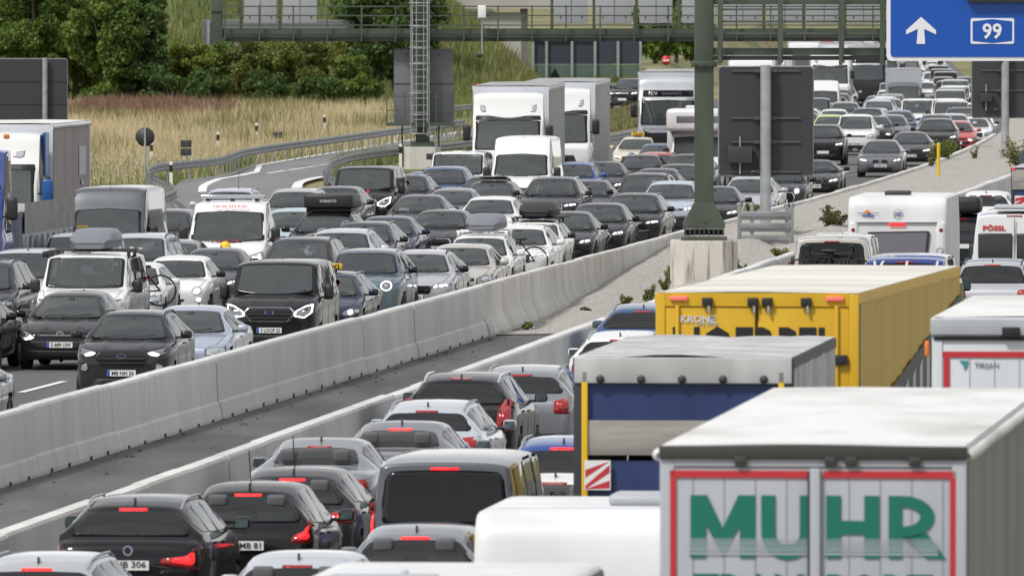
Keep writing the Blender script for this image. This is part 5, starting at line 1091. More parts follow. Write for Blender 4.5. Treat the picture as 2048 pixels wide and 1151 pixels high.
def tree(u, v, Y, h, rx, mat, label, seed, nleaf=9000, size=.17, name='tree', cat='tree', z0=0.0, trunk=.16, low=.15, crown_h=None):
    s = F/Y; X = (u-1024)/s; r = empty(name, (X, Y, z0), seed*1.7 % 6.28, label, cat, 'trees and shrubs along the hill'); ch = crown_h or h*.80; rz = ch/2; zc = h-rz
    me, cs = crown_mesh(seed, rx, rx*.9, rz, zc, 70 if h > 5 else 34, nleaf, size, low=low); link('crown', me, [mat], r)
    q = MB(); q.tube([(0, 0, -.2), (.1, .0, h*.2), (-.05, .1, h*.45), (.05, 0, h*.75)], trunk, 7, radii=[trunk*1.2, trunk, trunk*.7, trunk*.25])
    for c in cs[:9]: q.tube([(0, 0, h*.22), (c[0]*.45, c[1]*.45, (zc+c[2])*.62), (c[0]*.9, c[1]*.9, zc+c[2])], .05, 5, radii=[trunk*.55, trunk*.3, .02])
    link('trunk', q.mesh('trunk', False), ['bark'], r)
T = [  # u, v(unused), Y, height, radius, material, words
 (-40, 0, 672, 11.5, 3.6, 'leaf_dark', 'tall dark tree at the left edge of the picture'),
 (65, 0, 668, 9.6, 2.3, 'leaf_mid', 'mid green tree behind the wide sign back'),
 (150, 0, 672, 10.8, 2.6, 'leaf_light', 'bright green tall tree rising above the lorry trailer'),
 (212, 0, 664, 7.8, 2.0, 'leaf_mid', 'round green tree right of the tall bright one'),
 (268, 0, 664, 6.0, 1.7, 'leaf_dark', 'small dark tree with a visible stem at the meadow edge'),
 (250, 0, 690, 12.0, 2.6, 'leaf_dark', 'tall dark tree behind the small one'),
 (110, 0, 700, 13.0, 3.6, 'leaf_dark', 'dark tree filling the gap behind the bright tree'),
 (20, 0, 700, 13.0, 3.4, 'leaf_mid', 'tall tree behind the dark one at the left edge'),
 (-165, 0, 676, 10.5, 3.2, 'leaf_mid', 'green tree just beyond the left edge'), (-290, 0, 672, 11.5, 3.6, 'leaf_light', 'light green tree further beyond the left edge')]
for i, (u, v, Y, h, rx, mt, lb) in enumerate(T): tree(u, v, Y, h, rx, mt, lb, 20+i, nleaf=int(17000 if rx < 2.4 else 24000), size=.125, low=.0, crown_h=h*.97)
S = [
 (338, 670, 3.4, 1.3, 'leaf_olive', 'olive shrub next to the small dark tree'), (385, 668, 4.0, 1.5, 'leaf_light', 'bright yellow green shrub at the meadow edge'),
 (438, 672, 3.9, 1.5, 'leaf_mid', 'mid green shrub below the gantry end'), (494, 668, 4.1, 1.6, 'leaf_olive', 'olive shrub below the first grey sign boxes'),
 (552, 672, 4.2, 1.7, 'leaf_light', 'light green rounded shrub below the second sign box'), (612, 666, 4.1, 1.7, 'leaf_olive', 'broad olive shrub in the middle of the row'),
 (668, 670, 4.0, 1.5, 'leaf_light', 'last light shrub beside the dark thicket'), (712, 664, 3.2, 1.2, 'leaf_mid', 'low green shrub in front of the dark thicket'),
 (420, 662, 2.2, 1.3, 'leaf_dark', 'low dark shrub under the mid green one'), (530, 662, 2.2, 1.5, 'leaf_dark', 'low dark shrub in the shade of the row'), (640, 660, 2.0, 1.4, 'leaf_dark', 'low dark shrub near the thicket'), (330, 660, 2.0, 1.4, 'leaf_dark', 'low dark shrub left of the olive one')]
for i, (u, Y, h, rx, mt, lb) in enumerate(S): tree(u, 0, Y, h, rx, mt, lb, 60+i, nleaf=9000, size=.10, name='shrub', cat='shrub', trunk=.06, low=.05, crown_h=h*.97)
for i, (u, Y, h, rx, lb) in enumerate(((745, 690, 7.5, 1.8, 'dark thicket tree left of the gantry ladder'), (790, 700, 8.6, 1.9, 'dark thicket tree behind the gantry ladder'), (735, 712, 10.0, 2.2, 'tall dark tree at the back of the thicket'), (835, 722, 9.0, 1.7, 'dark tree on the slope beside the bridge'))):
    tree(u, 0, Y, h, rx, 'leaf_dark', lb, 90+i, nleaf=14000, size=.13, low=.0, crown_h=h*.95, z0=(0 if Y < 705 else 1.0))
for i, (u, Y, h, rx, mt, lb) in enumerate(((1310, 980, 5.5, 1.8, 'leaf_mid', 'slim green tree far behind the no-entry sign'), (1352, 1000, 6.5, 1.8, 'leaf_dark', 'dark far tree left of the gantry post'), (1385, 990, 6.0, 1.8, 'leaf_mid', 'far green tree hidden by the gantry post'))):
    tree(u, 0, Y, h, rx, mt, lb, 110+i, nleaf=3000, size=.25, low=0, crown_h=h*.97)

# meadow grass
rg = np.random.default_rng(5)
def blades(name, N, fn, hmin, hmax, wid, mat, label, cat, lean=.25):
    P_ = fn(N); h = rg.uniform(hmin, hmax, N); a = rg.uniform(0, 6.283, N); w = np.stack([np.cos(a), np.sin(a)*.4, np.zeros(N)], 1)*wid*rg.uniform(.6, 1.4, N)[:, None]
    tip = P_.copy(); tip[:, 2] += h; tip[:, 0] += rg.normal(0, lean, N)*h; tip[:, 1] += rg.normal(0, lean, N)*h
    v = np.empty((N, 3, 3)); v[:, 0] = P_-w; v[:, 1] = P_+w; v[:, 2] = tip
    return link(name, np_mesh(name, v.reshape(-1, 3), 3), [mat], kind='stuff', label=label, cat=cat)
def edgeL(Y):                                  # right limit of the meadow (guardrail) at depth Y
    return float(np.interp(Y, [395, 412, 420, 437, 446, 455, 470, 482, 500, 515, 537, 560, 700], [-12.4, -12.5, -12.7, -13.2, -12.3, -11.0, -10.9, -10.4, -8.5, -7.1, -5.2, -3.9, -3.2])) - .25
def meadow(lo, hi, wl0=30, bias=1.0, red=False):
    def f(N):
        Y = lo+(hi-lo)*rg.uniform(0, 1, N)**bias; e = np.array([edgeL(y) for y in Y]); x = e-rg.uniform(0, 1, N)*(wl0+e*0)
        if red: Y = rg.normal(628, 9, N); x = rg.uniform(-23.5, -14.5, N); k = rg.uniform(0, 1, N); x = np.where(k < .6, rg.uniform(-22.5, -17, N), x)
        return np.stack([x, Y, np.full(N, -.06)], 1)
    return f
blades('straw_grass', 52000, meadow(470, 668, 22), .30, .95, .028, 'straw', 'tall dry straw coloured grass on the meadow', 'grass')
blades('meadow_grass', 36000, meadow(412, 590, 12, 1.3), .20, .65, .026, 'grass_green', 'green and yellowing meadow plants behind the guardrail', 'grass')
def patchy(N):
    c = meadow(480, 660, 18)(14); i = rg.integers(0, 14, N); P_ = c[i]+rg.normal(0, 1, (N, 3))*np.array([1.6, 7, 0]); return P_
blades('meadow_weeds', 9000, patchy, .4, 1.2, .03, 'weed', 'olive weed patches in the dry meadow', 'weeds')
blades('dry_stalks', 12000, meadow(412, 560, 12), .4, .9, .02, 'straw', 'dry stalks standing among the green meadow plants', 'grass')
blades('dock_plants', 4200, meadow(0, 0, 0, 1, True), .7, 1.35, .05, 'dock_red', 'rusty red dock plants in a band before the trees', 'weeds', .15)
def fl(N): P_ = meadow(415, 470, 7)(N); P_[:, 2] += rg.uniform(.35, .8, N); return P_
blades('meadow_flowers', 900, fl, .03, .06, .035, 'flower_white', 'small white flowers scattered in the meadow', 'flowers')
def strip(px0, px1, wpx):
    def f(N):
        t = rg.uniform(0, 1, N); k = rg.uniform(0, 1, N); L0 = np.array([at(*p) for p in px0]); L1 = np.array([at(*p) for p in px1]); tt = np.linspace(0, 1, len(L0))
        A = np.stack([np.interp(t, tt, L0[:, i]) for i in range(3)], 1); B = np.stack([np.interp(t, tt, L1[:, i]) for i in range(3)], 1); return A*(1-k[:, None])+B*k[:, None]
    return f
blades('verge_grass', 9000, strip([(350, 372), (372, 348), (455, 342), (516, 324), (640, 302), (800, 274)], [(346, 360), (360, 345), (452, 338), (512, 318), (636, 297), (796, 268)], 0), .12, .4, .022, 'grass_green', 'short green verge between guardrail and ramp', 'grass')
blades('inner_verge', 7000, strip([(668, 360), (690, 346), (760, 332), (850, 316), (960, 292)], [(662, 336), (690, 322), (760, 310), (850, 300), (960, 284)], 0), .15, .5, .022, 'grass_green', 'green verge around the gantry foundation', 'grass')
blades('slope_grass', 12000, strip([(930, 236), (1040, 215), (1230, 180), (1300, 165)], [(740, 236), (900, 190), (1100, 172), (1290, 150)], 0), .25, .8, .05, 'grass_green', 'grass between the ramp and the bridge slope', 'grass')
def slope(N):
    x = rg.uniform(-34, 1.5, N); Y = rg.uniform(694, 765, N); t = np.clip((Y-700)/55, 0, 1); t = t*t*(3-2*t); k = np.clip((2.0-x)/11.5, 0, 1); return np.stack([x, Y, -.1+10.5*t*k+.25*np.sin(x*.7+Y*.13)*t*k], 1)
blades('hill_grass', 30000, slope, .3, .9, .06, 'grass_green', 'rough green grass on the slope behind the shrubs', 'grass')
blades('hill_weeds', 9000, slope, .5, 1.3, .07, 'weed', 'dry weeds on the slope behind the shrubs', 'weeds')
blades('lorry_verge', 6000, strip([(1215, 262), (1290, 252), (1420, 225)], [(1215, 232), (1290, 215), (1420, 190)], 0), .25, .6, .04, 'weed', 'dry verge between the ramp and the lorries', 'grass')
# bushes and weeds on the median
def bush(u, v, Y, w, h, mat, label, seed, n=700, name='bush', size=.05):
    s = F/Y; z0 = gz(Y) if name != 'verge' else 0; r = empty(name, ((u-1024)/s, Y, z0), 0, label, 'bush', 'plants on the gravel median'); rr = np.random.default_rng(seed)
    q = MB(); tips = []
    for k in range(14 if w > .3 else 6):
        a = rr.uniform(0, 6.28); l = rr.uniform(.3, 1)*w; t = (l*math.cos(a), l*math.sin(a), h*rr.uniform(.6, 1.05)*(1-.35*(l/w)**2)); tips.append(t); q.tube([(0, 0, -.05), (t[0]*.4, t[1]*.4, t[2]*.55), t], .012, 4, radii=[.014, .01, .005], cap=False)
    link('stems', q.mesh('stems', False), ['bark'], r)
    tips = np.array(tips); i = rr.integers(0, len(tips), n); k = rr.uniform(.15, 1.05, n)[:, None]; C = tips[i]*np.concatenate([k*.8+.1, k*.8+.1, k], 1)+rr.normal(0, w*.11, (n, 3))*np.array([1, 1, .8])
    C[:, 2] = np.abs(C[:, 2]); U = rr.normal(size=(n, 3)); U /= np.linalg.norm(U, axis=1)[:, None]; W = np.cross(U, rr.normal(size=(n, 3))); W /= np.linalg.norm(W, axis=1)[:, None]
    sz = rr.uniform(.6, 1.3, n)[:, None]*size; link('foliage', np_mesh('foliage', quads(C, U*sz, W*sz*.5), 4), [mat], r)
for i, a in enumerate([
 (1668, 0, 318, .42, .62, 'weed', 'loose tall weed bush between sign pole and caravan'), (1885, 0, 438, .75, .75, 'leaf_olive', 'rounded golden olive bush at the barrier by the yellow post'),
 (2035, 0, 420, .8, 1.1, 'weed', 'yellowish bush at the right edge by the far sign pole'), (1862, 0, 420, .25, .5, 'weed', 'thin dry weed left of the yellow post'), (1950, 0, 440, .2, .45, 'weed', 'thin weed below the far barrier end'),
 (990, 0, 263, .30, .30, 'grass_green', 'green tuft at the corner where the gravel begins'), (1010, 0, 264, .22, .22, 'grass_green', 'second green tuft beside the gravel corner'), (1055, 0, 263, .15, .14, 'grass_green', 'low tuft along the gravel edge'),
 (1330, 0, 283, .16, .42, 'weed', 'spindly weed left of the stained concrete block'), (1300, 0, 276, .2, .5, 'weed', 'leggy weed on the gravel before the concrete block'), (1480, 0, 288, .22, .5, 'grass_green', 'grassy tuft right of the stained concrete block'), (1345, 0, 288, .22, .32, 'grass_green', 'tuft at the left foot of the concrete block'),
 (1170, 0, 272, .15, .16, 'weed', 'small weed in the middle of the gravel'), (1250, 0, 277, .18, .2, 'weed', 'low weed near the right gravel edge'), (1120, 0, 282, .12, .12, 'weed', 'tiny weed near the barrier'), (1740, 0, 335, .25, .35, 'weed', 'low weed above the caravan roof'), (1560, 0, 300, .3, .2, 'weed', 'flat weed at the foot of the guardrail stack'), (1500, 0, 340, .3, .22, 'grass_green', 'low tuft along the barrier behind the sign pole')]):
    bush(*a, 200+i, 900 if a[3] > .35 else 320, size=.05 if a[3] < .5 else .06)
# litter and dry leaves on the dark strip
q = MB(); rr = random.Random(8)
for k in range(420):
    Y = rr.uniform(130, 262); t = rr.choice([rr.uniform(.05, .2), rr.uniform(.05, .95)]); x = b1(Y)+(b2(Y)-b1(Y))*t; r_ = rr.uniform(.02, .06); a = rr.uniform(0, 6)
    q.add([(x+r_*math.cos(a+j*1.57), Y+r_*math.sin(a+j*1.57), .012+(.02 if j == 1 else 0)) for j in range(4)], [(0, 1, 2, 3)])
link('litter', q.mesh('litter', False), ['bark'], kind='stuff', label='dark leaves and grit on the asphalt between the barriers', cat='litter')
# ------------------------------------------------------------------ lorries, caravans, campers
m, _, _ = noisy(nmat('tarp_grey', (.3, .3, .3), .6), (.24, .24, .235), (.36, .355, .35), 1.2, .3, .7, 7, .1, 6, True, (1, 1, .25))
m, _, _ = noisy(nmat('tarp_taupe', (.3, .3, .3), .6), (.22, .19, .18), (.29, .25, .24), 1.2, .3, .7, 7, .1, 6, True, (1, 1, .3))
m, _, _ = noisy(nmat('tarp_olive', (.3, .3, .3), .6), (.10, .11, .10), (.20, .21, .19), 1.0, .3, .7, 8, .15, 6, True, (2.5, 1, .2))
m, _, _ = noisy(nmat('tarp_dirty', (.4, .4, .4), .6), (.30, .30, .29), (.56, .56, .55), 1.3, .3, .7, 8, .2, 5, True, (2.0, 1, .35))
m, _, _ = noisy(nmat('roof_white', (.75, .75, .75), .5), (.46, .445, .415), (.70, .69, .67), .9, .30, .60, 10, .5, 2.5, True, (.5, 1, 1))
m, _, _ = noisy(nmat('roof_cream', (.7, .65, .5), .45), (.52, .50, .44), (.72, .69, .60), .55, .35, .6, 7, .2, 1.5, True, (.9, .25, 1))
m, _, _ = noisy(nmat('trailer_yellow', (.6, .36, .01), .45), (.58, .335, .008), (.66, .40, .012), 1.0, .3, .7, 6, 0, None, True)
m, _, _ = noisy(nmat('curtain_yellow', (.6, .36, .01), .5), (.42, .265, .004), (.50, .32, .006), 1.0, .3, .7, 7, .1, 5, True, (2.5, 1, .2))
m, _, _ = noisy(nmat('panel_grey', (.4, .41, .44), .5), (.36, .375, .405), (.44, .455, .48), 1.2, .3, .7, 7, 0, None, True, (1, 1, .3))
m, _, _ = noisy(nmat('panel_white', (.6, .62, .66), .4), (.56, .58, .62), (.64, .66, .69), 1.2, .3, .7, 7, 0, None, True, (1, 1, .3))
m, _, _ = noisy(nmat('tarp_blue', (.02, .04, .15), .5), (.016, .03, .105), (.028, .05, .16), 1.5, .3, .7, 7, .1, 5, True)
m, _, _ = noisy(nmat('board_alu', (.3, .29, .26), .6), (.20, .19, .165), (.40, .385, .35), 2.0, .3, .7, 8, 0, None, True, (1, .5, 3))
m, _, _ = noisy(nmat('caravan_white', (.78, .78, .77), .35), (.60, .60, .595), (.74, .74, .735), .9, .3, .65, 7, 0, None, True, (1, 1, .5))
nmat('green_print', (.003, .15, .105), .5); nmat('logo_teal', (.03, .26, .28), .5); nmat('grey_print', (.22, .24, .26), .5); nmat('dark_strip', (.04, .037, .032), .6)
nmat('red_white', (.5, .03, .04), .5); nmat('lamp_pink', (.7, .15, .13), .4, emis=(1, .2, .15), estr=.25); nmat('orange_lamp', (.8, .2, .03), .4); nmat('van_window', (.03, .031, .034), .25); nmat('camper_glass', (.17, .165, .18), .3); nmat('logo_orange', (.85, .28, .04), .5); nmat('logo_blue', (.03, .07, .28), .5); nmat('box_grey', (.17, .18, .20), .45); nmat('yellow_print', (.8, .55, .03), .5); nmat('cab_blue', (.008, .075, .28), .35)

BASE['cab'] = dict(L=2.35, w=1.25, H=3.82, zn=1.80, xc=.17, zc=1.92, xw=1.0, xr=2.2, zr=3.78, xb=2.30, zb=2.0, zt=1.9, rw=1.12, cw=.95, xf=1.38, xq=.9, R=.5, van=True, nose=.38, norear=True, brw=1.2, wsbulge=.35, nws=22,
    sw=[(.62, 1.55)], wsout=[(1.10, 1.93), (1.04, 2.88), (0, 2.92), (-1.04, 2.88), (-1.10, 1.93), (0, 1.88)], shut=[.5, 1.7], lamp=[(.62, -1.10), (.64, -.92), (.95, -.86), (.96, -1.05), (.90, -1.16)], drl='off', lampmat='lamp_clear', grille=None, pz=.45,
    front=[('sun_visor', [(-1.09, 2.90), (1.09, 2.90), (1.06, 3.05), (.62, 3.05), (.55, 2.98), (-.55, 2.98), (-.62, 3.05), (-1.06, 3.05)], ['black_plastic']), ('grille', [(-.62, 1.50), (.62, 1.50), (.70, 1.30), (.55, .60), (-.55, .60), (-.70, 1.30)], ['gloss_black']), ('lower_intake', [(-.9, .55), (.9, .55), (.85, .36), (-.85, .36)], ['black_plastic']), ('fog_lamp', [(.74, 3.18), (.77, 3.36), (.93, 3.42), (.93, 3.24), (.86, 3.16)], ['lamp_clear', 'lamp_dark'])], mirror='black_plastic', ms=(.18, .26, .52), mz=.58, mx=.28, aerial=0, handles=[], bz=3.4, tail=[(.8, .7), (.8, .8), (.9, .8), (.9, .7)])
BASE['cab_dark'] = dict(BASE['cab'], front=[('sun_visor', [(-1.09, 2.88), (1.09, 2.88), (1.06, 3.0), (-1.06, 3.0)], ['steel_grey']), ('name_board', [(-1.02, 3.03), (1.02, 3.03), (1.0, 3.30), (-1.0, 3.30)], ['gloss_black']), ('grille', [(-.95, 1.78), (.95, 1.78), (.9, .6), (-.9, .6)], ['black_plastic'])])
BASE['cab_man'] = dict(BASE['cab'], front=[('sun_visor', [(-1.09, 2.86), (1.09, 2.86), (1.06, 3.02), (-1.06, 3.02)], ['black_plastic']), ('grille', [(-.8, 1.75), (.8, 1.75), (.7, .6), (-.7, .6)], ['gloss_black']), ('fog_lamp', [(.50, 3.20), (.55, 3.32), (.80, 3.36), (.78, 3.22), (.70, 3.18)], ['lamp_clear', 'lamp_dark'])])

def fold_sheet(x0, x1, y, z0, z1, amp=.012, step=.28):
    xs = np.arange(x0, x1+.01, step); mb = MB(); n = len(xs); vs_ = []
    for i, x in enumerate(xs):
        for z in (z0, (z0+z1)/2, z1): vs_.append((x, y+(amp*math.sin(i*2.4)+amp*.6*math.sin(i*.9))*(1 if y > 0 else -1), z))
    mb.add(vs_, [(i*3+k, i*3+k+1, (i+1)*3+k+1, (i+1)*3+k) for i in range(n-1) for k in range(2)], 0, True)
    return mb
def add_trailer(parts, x0, x1, z0, z1, curtain, roof, frame, door, w=1.275, beads=False, rigid=False, boxy=False):
    for sg in (1, -1):
        mb = fold_sheet(x0+.05, x1-.05, sg*w, z0, z1-.10, .0 if boxy else .014); parts.append(('side_curtain', mb.mesh('side_curtain', False), [curtain], None, None))
        q = MB(); q.box(((x0+x1)/2, sg*(w-.02), z1-.06), (x1-x0, .06, .12)); parts.append(('roof_rail', q.mesh('roof_rail'), [frame], None, None))
        if beads:
            q = MB()
            for k in range(int((x1-x0)/.21)): q.lathe([(-.09, .02), (-.05, .055), (.05, .055), (.09, .02)], 8, 'x', (x0+.1+k*.21, sg*(w+.015), z1-.07))
            parts.append(('tarp_beads', q.mesh('tarp_beads', False), ['roof_white'], None, None)); parts
        q = MB(); q.box(((x0+x1)/2, sg*(w-.05), z0-.04), (x1-x0, .08, .12)); parts.append(('sill', q.mesh('sill'), [frame], None, None))
    xs = np.linspace(x0, x1, 15); q = MB(); vs_ = []; ys = np.linspace(-w+.01, w-.01, 9); rr = random.Random(7)
    for i, x in enumerate(xs):
        for j, y in enumerate(ys): vs_.append((x, y, z1+.010+.010*(1-(y/w)**2)+(.022*math.sin(i*2.1+j)*(1-(y/w)**4) if roof == 'tarp_dirty' else .004*math.sin(i*2.1+j)*(1-(y/w)**4))))
    q.add(vs_, [(i*9+j, i*9+j+1, (i+1)*9+j+1, (i+1)*9+j) for i in range(14) for j in range(8)], 0, True); parts.append(('roof', q.mesh('roof', False), [roof], None, None))
    q = MB(); q.box((x0+.02, 0, (z0+z1)/2), (.06, 2*w-.02, z1-z0-.02)); parts.append(('headboard', q.mesh('headboard'), [frame], None, None))
    q = MB(); q.box(((x0+x1)/2, 0, z0-.18), (x1-x0-.3, .9, .3)); parts.append(('chassis', q.mesh('chassis'), ['black_plastic'], None, None))
    for sg in (1, -1): q = MB(); q.box((x1-.05, sg*(w-.06), (z0+z1)/2), (.12, .12, z1-z0), bev=.01); parts.append(('corner_post', q.mesh('corner_post'), [frame], None, None))
    q = MB(); q.box((x1-.05, 0, z1-.075), (.12, 2*w-.24, .17)); parts.append(('rear_header', q.mesh('rear_header'), [frame if frame != 'sign_panel' else 'dark_strip'], None, None))
    if door:
        for sg in (1, -1): q = MB(); q.box((x1-.03, sg*(w/2-.055), (z0+z1)/2-.08), (.05, w-.13, z1-z0-.18), bev=.008); parts.append(('rear_door', q.mesh('rear_door'), [door], None, None))
    q = MB(); q.box((x1-.1, 0, z0-.45), (.12, 2.3, .14)); parts.append(('underrun_bar', q.mesh('underrun_bar'), ['steel_grey'], None, None))
    for sg in (1, -1): q = MB(); q.box((x1-.06, sg*.95, z0-.22), (.06, .42, .14), bev=.01); parts.append(('tail_light', q.mesh('tail_light'), ['tail_red'], None, None))
    t, rm = wheel_meshes(.5)
    for xa in ((x1-1.6,) if rigid else (x1-1.9, x1-3.2, x1-4.5)):
        for sg in (1, -1): parts.append(('wheel', t, ['rubber'], None, Matrix.Translation((xa, sg*(w-.2), .5)) @ (Matrix.Identity(4) if sg > 0 else Matrix.Rotation(math.pi, 4, 'Z')))); parts.append(('rim', rm, ['rim_alloy', 'rim_dark'], len(parts)-1, Matrix.Identity(4)))
        if not rigid: pass
def lorry(cab, L, z1, curtain, roof, frame, door, rigid=False, z0=1.05, **k):
    c = build_car(dict(BASE[cab])); parts = [p for p in c['parts'] if p[0] not in ('high_brake_light', 'brake_lamp', 'rear_bumper')]
    remap = {}; new = []
    for i, p in enumerate(c['parts']):
        if p[0] in ('high_brake_light', 'brake_lamp', 'rear_bumper') or (p[0] == 'tail_light') or (p[0] == 'number_plate' and i == c['plate_r'][0]): continue
        remap[i] = len(new); new.append((p[0] if p[0] != 'body' else 'cab', p[1], p[2], remap.get(p[3]) if p[3] is not None else None, p[4]))
    x0 = 2.75 if not rigid else 2.5; add_trailer(new, x0, L, z0, z1, curtain, roof, frame, door, rigid=rigid, **k)
    if not rigid:
        q = MB(); q.box((3.2, 0, .75), (5.2, .85, .25)); new.append(('tractor_chassis', q.mesh('tractor_chassis'), ['black_plastic'], None, None))
        t, rm = wheel_meshes(.5)
        for sg in (1, -1): new.append(('wheel', t, ['rubber'], None, Matrix.Translation((4.6, sg*1.05, .5)) @ (Matrix.Identity(4) if sg > 0 else Matrix.Rotation(math.pi, 4, 'Z'))))
    P = dict(c); P['parts'] = new; P['L'] = L; P['H'] = z1
    return P
# -- lettering on rear doors: text stands in local y,z on the plane x = x1
def rear_text(root, P, s, size, width, y, z, mat, bold=0.0, name='lettering', x=None, depth=.003, shear=0.0, space=1.0):
    me = text_mesh(s, size, bold, depth, width, 0, shear, space); o = link(name, me, [mat], root)
    o.matrix_local = Matrix.Translation(((P['L']/2+.004 if x is None else x), y, z)) @ Matrix.Rotation(RAD(90), 4, 'Z'); return o
def front_text(root, P, s, size, width, y, z, mat, x, bold=0.0, name='lettering', tilt=0.0):
    me = text_mesh(s, size, bold, .002, width); o = link(name, me, [mat], root); o.matrix_local = Matrix.Translation((x-P['L']/2, y, z)) @ Matrix.Rotation(RAD(-90), 4, 'Z') @ Matrix.Rotation(RAD(tilt), 4, 'X'); return o
def rbox(root, name, c, d, mats, bev=0.0, rot=None):
    q = MB(); q.box(c, d, 0, rot, bev); return link(name, q.mesh(name), mats, root)

# -- caravan / motorhome body: rounded box drawn as a lofted side profile
def coach(parts, x0, x1, z0, z1, w, slope_r=.35, slope_f=.5, mat='caravan_white', name='body'):
    zb = (z0+z1)/2; rad = .22
    prof = round_poly([(x0+.15, z0), (x1-.10, z0), (x1, z0+.5), (x1-.02, zb+.35), (x1-slope_r, z1), (x0+slope_f, z1), (x0, zb+.2), (x0, z0+.4)], .30, 5); n = len(prof)
    cx, cz = (x0+x1)/2, zb; q = MB(); vs_ = []; ys = [(-w, .955), (-w+.02, .975), (-w+.07, .992), (-w+.16, 1), (w-.16, 1), (w-.07, .992), (w-.02, .975), (w, .955)]
    for y, k in ys: vs_ += [(cx+(a-cx)*(1-(1-k)*.35), y, cz+(b-cz)*k) for a, b in prof]
    q.add(vs_, [(j*n+i, j*n+(i+1) % n, (j+1)*n+(i+1) % n, (j+1)*n+i) for j in range(len(ys)-1) for i in range(n)], 0, True); q.add(vs_[:n], [tuple(range(n))], 0); q.add(vs_[-n:], [tuple(range(n))], 0)
    parts.append((name, q.mesh(name), [mat], None, None)); return prof

# -- people in the cars
_pm = {}
def person_mesh(variant):
    if variant in _pm: return _pm[variant]
    me = bpy.data.meshes.new('person')   # sits facing -x, hip at the origin
    v = [(0, 0, 0), (.06, 0, .20), (.10, 0, .40), (.09, 0, .52), (.07, 0, .60), (.055, 0, .70), (.05, 0, .79)]
    e = [(0, 1), (1, 2), (2, 3), (3, 4), (4, 5), (5, 6)]; r = [.16, .15, .165, .085, .058, .098, .07]
    hand_z = .34 if variant % 2 == 0 else .18
    for sg in (-1, 1):
        b = len(v); v += [(.09, sg*.19, .47), (-.02, sg*.25, .27), (-.24, sg*.19, hand_z), (-.36, sg*.15, hand_z+.05)]; e += [(2, b), (b, b+1), (b+1, b+2), (b+2, b+3)]; r += [.075, .052, .038, .04]
        b = len(v); v += [(-.02, sg*.09, -.02), (-.42, sg*.13, .06), (-.62, sg*.13, -.32), (-.74, sg*.13, -.34)]; e += [(0, b), (b, b+1), (b+1, b+2), (b+2, b+3)]; r += [.10, .075, .05, .04]
    me.from_pydata(v, e, []); o = bpy.data.objects.new('person', me); COL.objects.link(o)
    sk = o.modifiers.new('s', 'SKIN'); sv = me.skin_vertices[0].data
    for i, q in enumerate(r): sv[i].radius = (q, q*(1.05 if i in (1, 2) else 1.0)); sv[i].use_root = (i == 0)
    o.modifiers.new('d', 'SUBSURF').levels = 1
    out = bpy.data.meshes.new_from_object(o.evaluated_get(bpy.context.evaluated_depsgraph_get())); bpy.data.objects.remove(o)
    out.name = 'person'; out.materials.clear()
    for p in out.polygons:
        p.use_smooth = True; c = p.center
        if c.z > .575: p.material_index = 2 if (c.z > .765 or (c.x > .085 and c.z > .60 + (.0 if variant % 2 else .04))) else 1
        elif c.x < -.20 and c.z > .1: p.material_index = 1
        elif c.z < .04: p.material_index = 3
        else: p.material_index = 0
    # a nose and brow so that the head is not a plain egg
    for vt in out.vertices:
        if vt.co.z > .66 and vt.co.z < .72 and vt.co.x < -.02 and abs(vt.co.y) < .03: vt.co.x -= .022
    _pm[variant] = out
    return out
SHIRTS = dict(grey=(.18, .19, .2), white=(.6, .6, .6), blue=(.06, .13, .32), dark=(.03, .03, .035), red=(.35, .05, .05), olive=(.12, .12, .06))
for k_, c_ in SHIRTS.items(): nmat('shirt_' + k_, c_, .85)
nmat('trousers', (.035, .04, .055), .9)
def seat_person(root, P, side, shirt, label, variant=0, row=0):
    x = P['xw']+.32+.36+row*.95 - P['L']/2; zb = P['fn']['bl'](P['xw']); z = min(P['H']-1.0, zb-.28) if not P.get('van') else zb-.26
    M = root.matrix_basis @ Matrix.Translation((x, side*.37, z)); o = link('person', person_mesh(variant), ['shirt_' + shirt, 'skin', 'hair', 'trousers'], label=label, cat='person', group='people in the cars'); o.matrix_world = M; o.matrix_basis = M
    return o
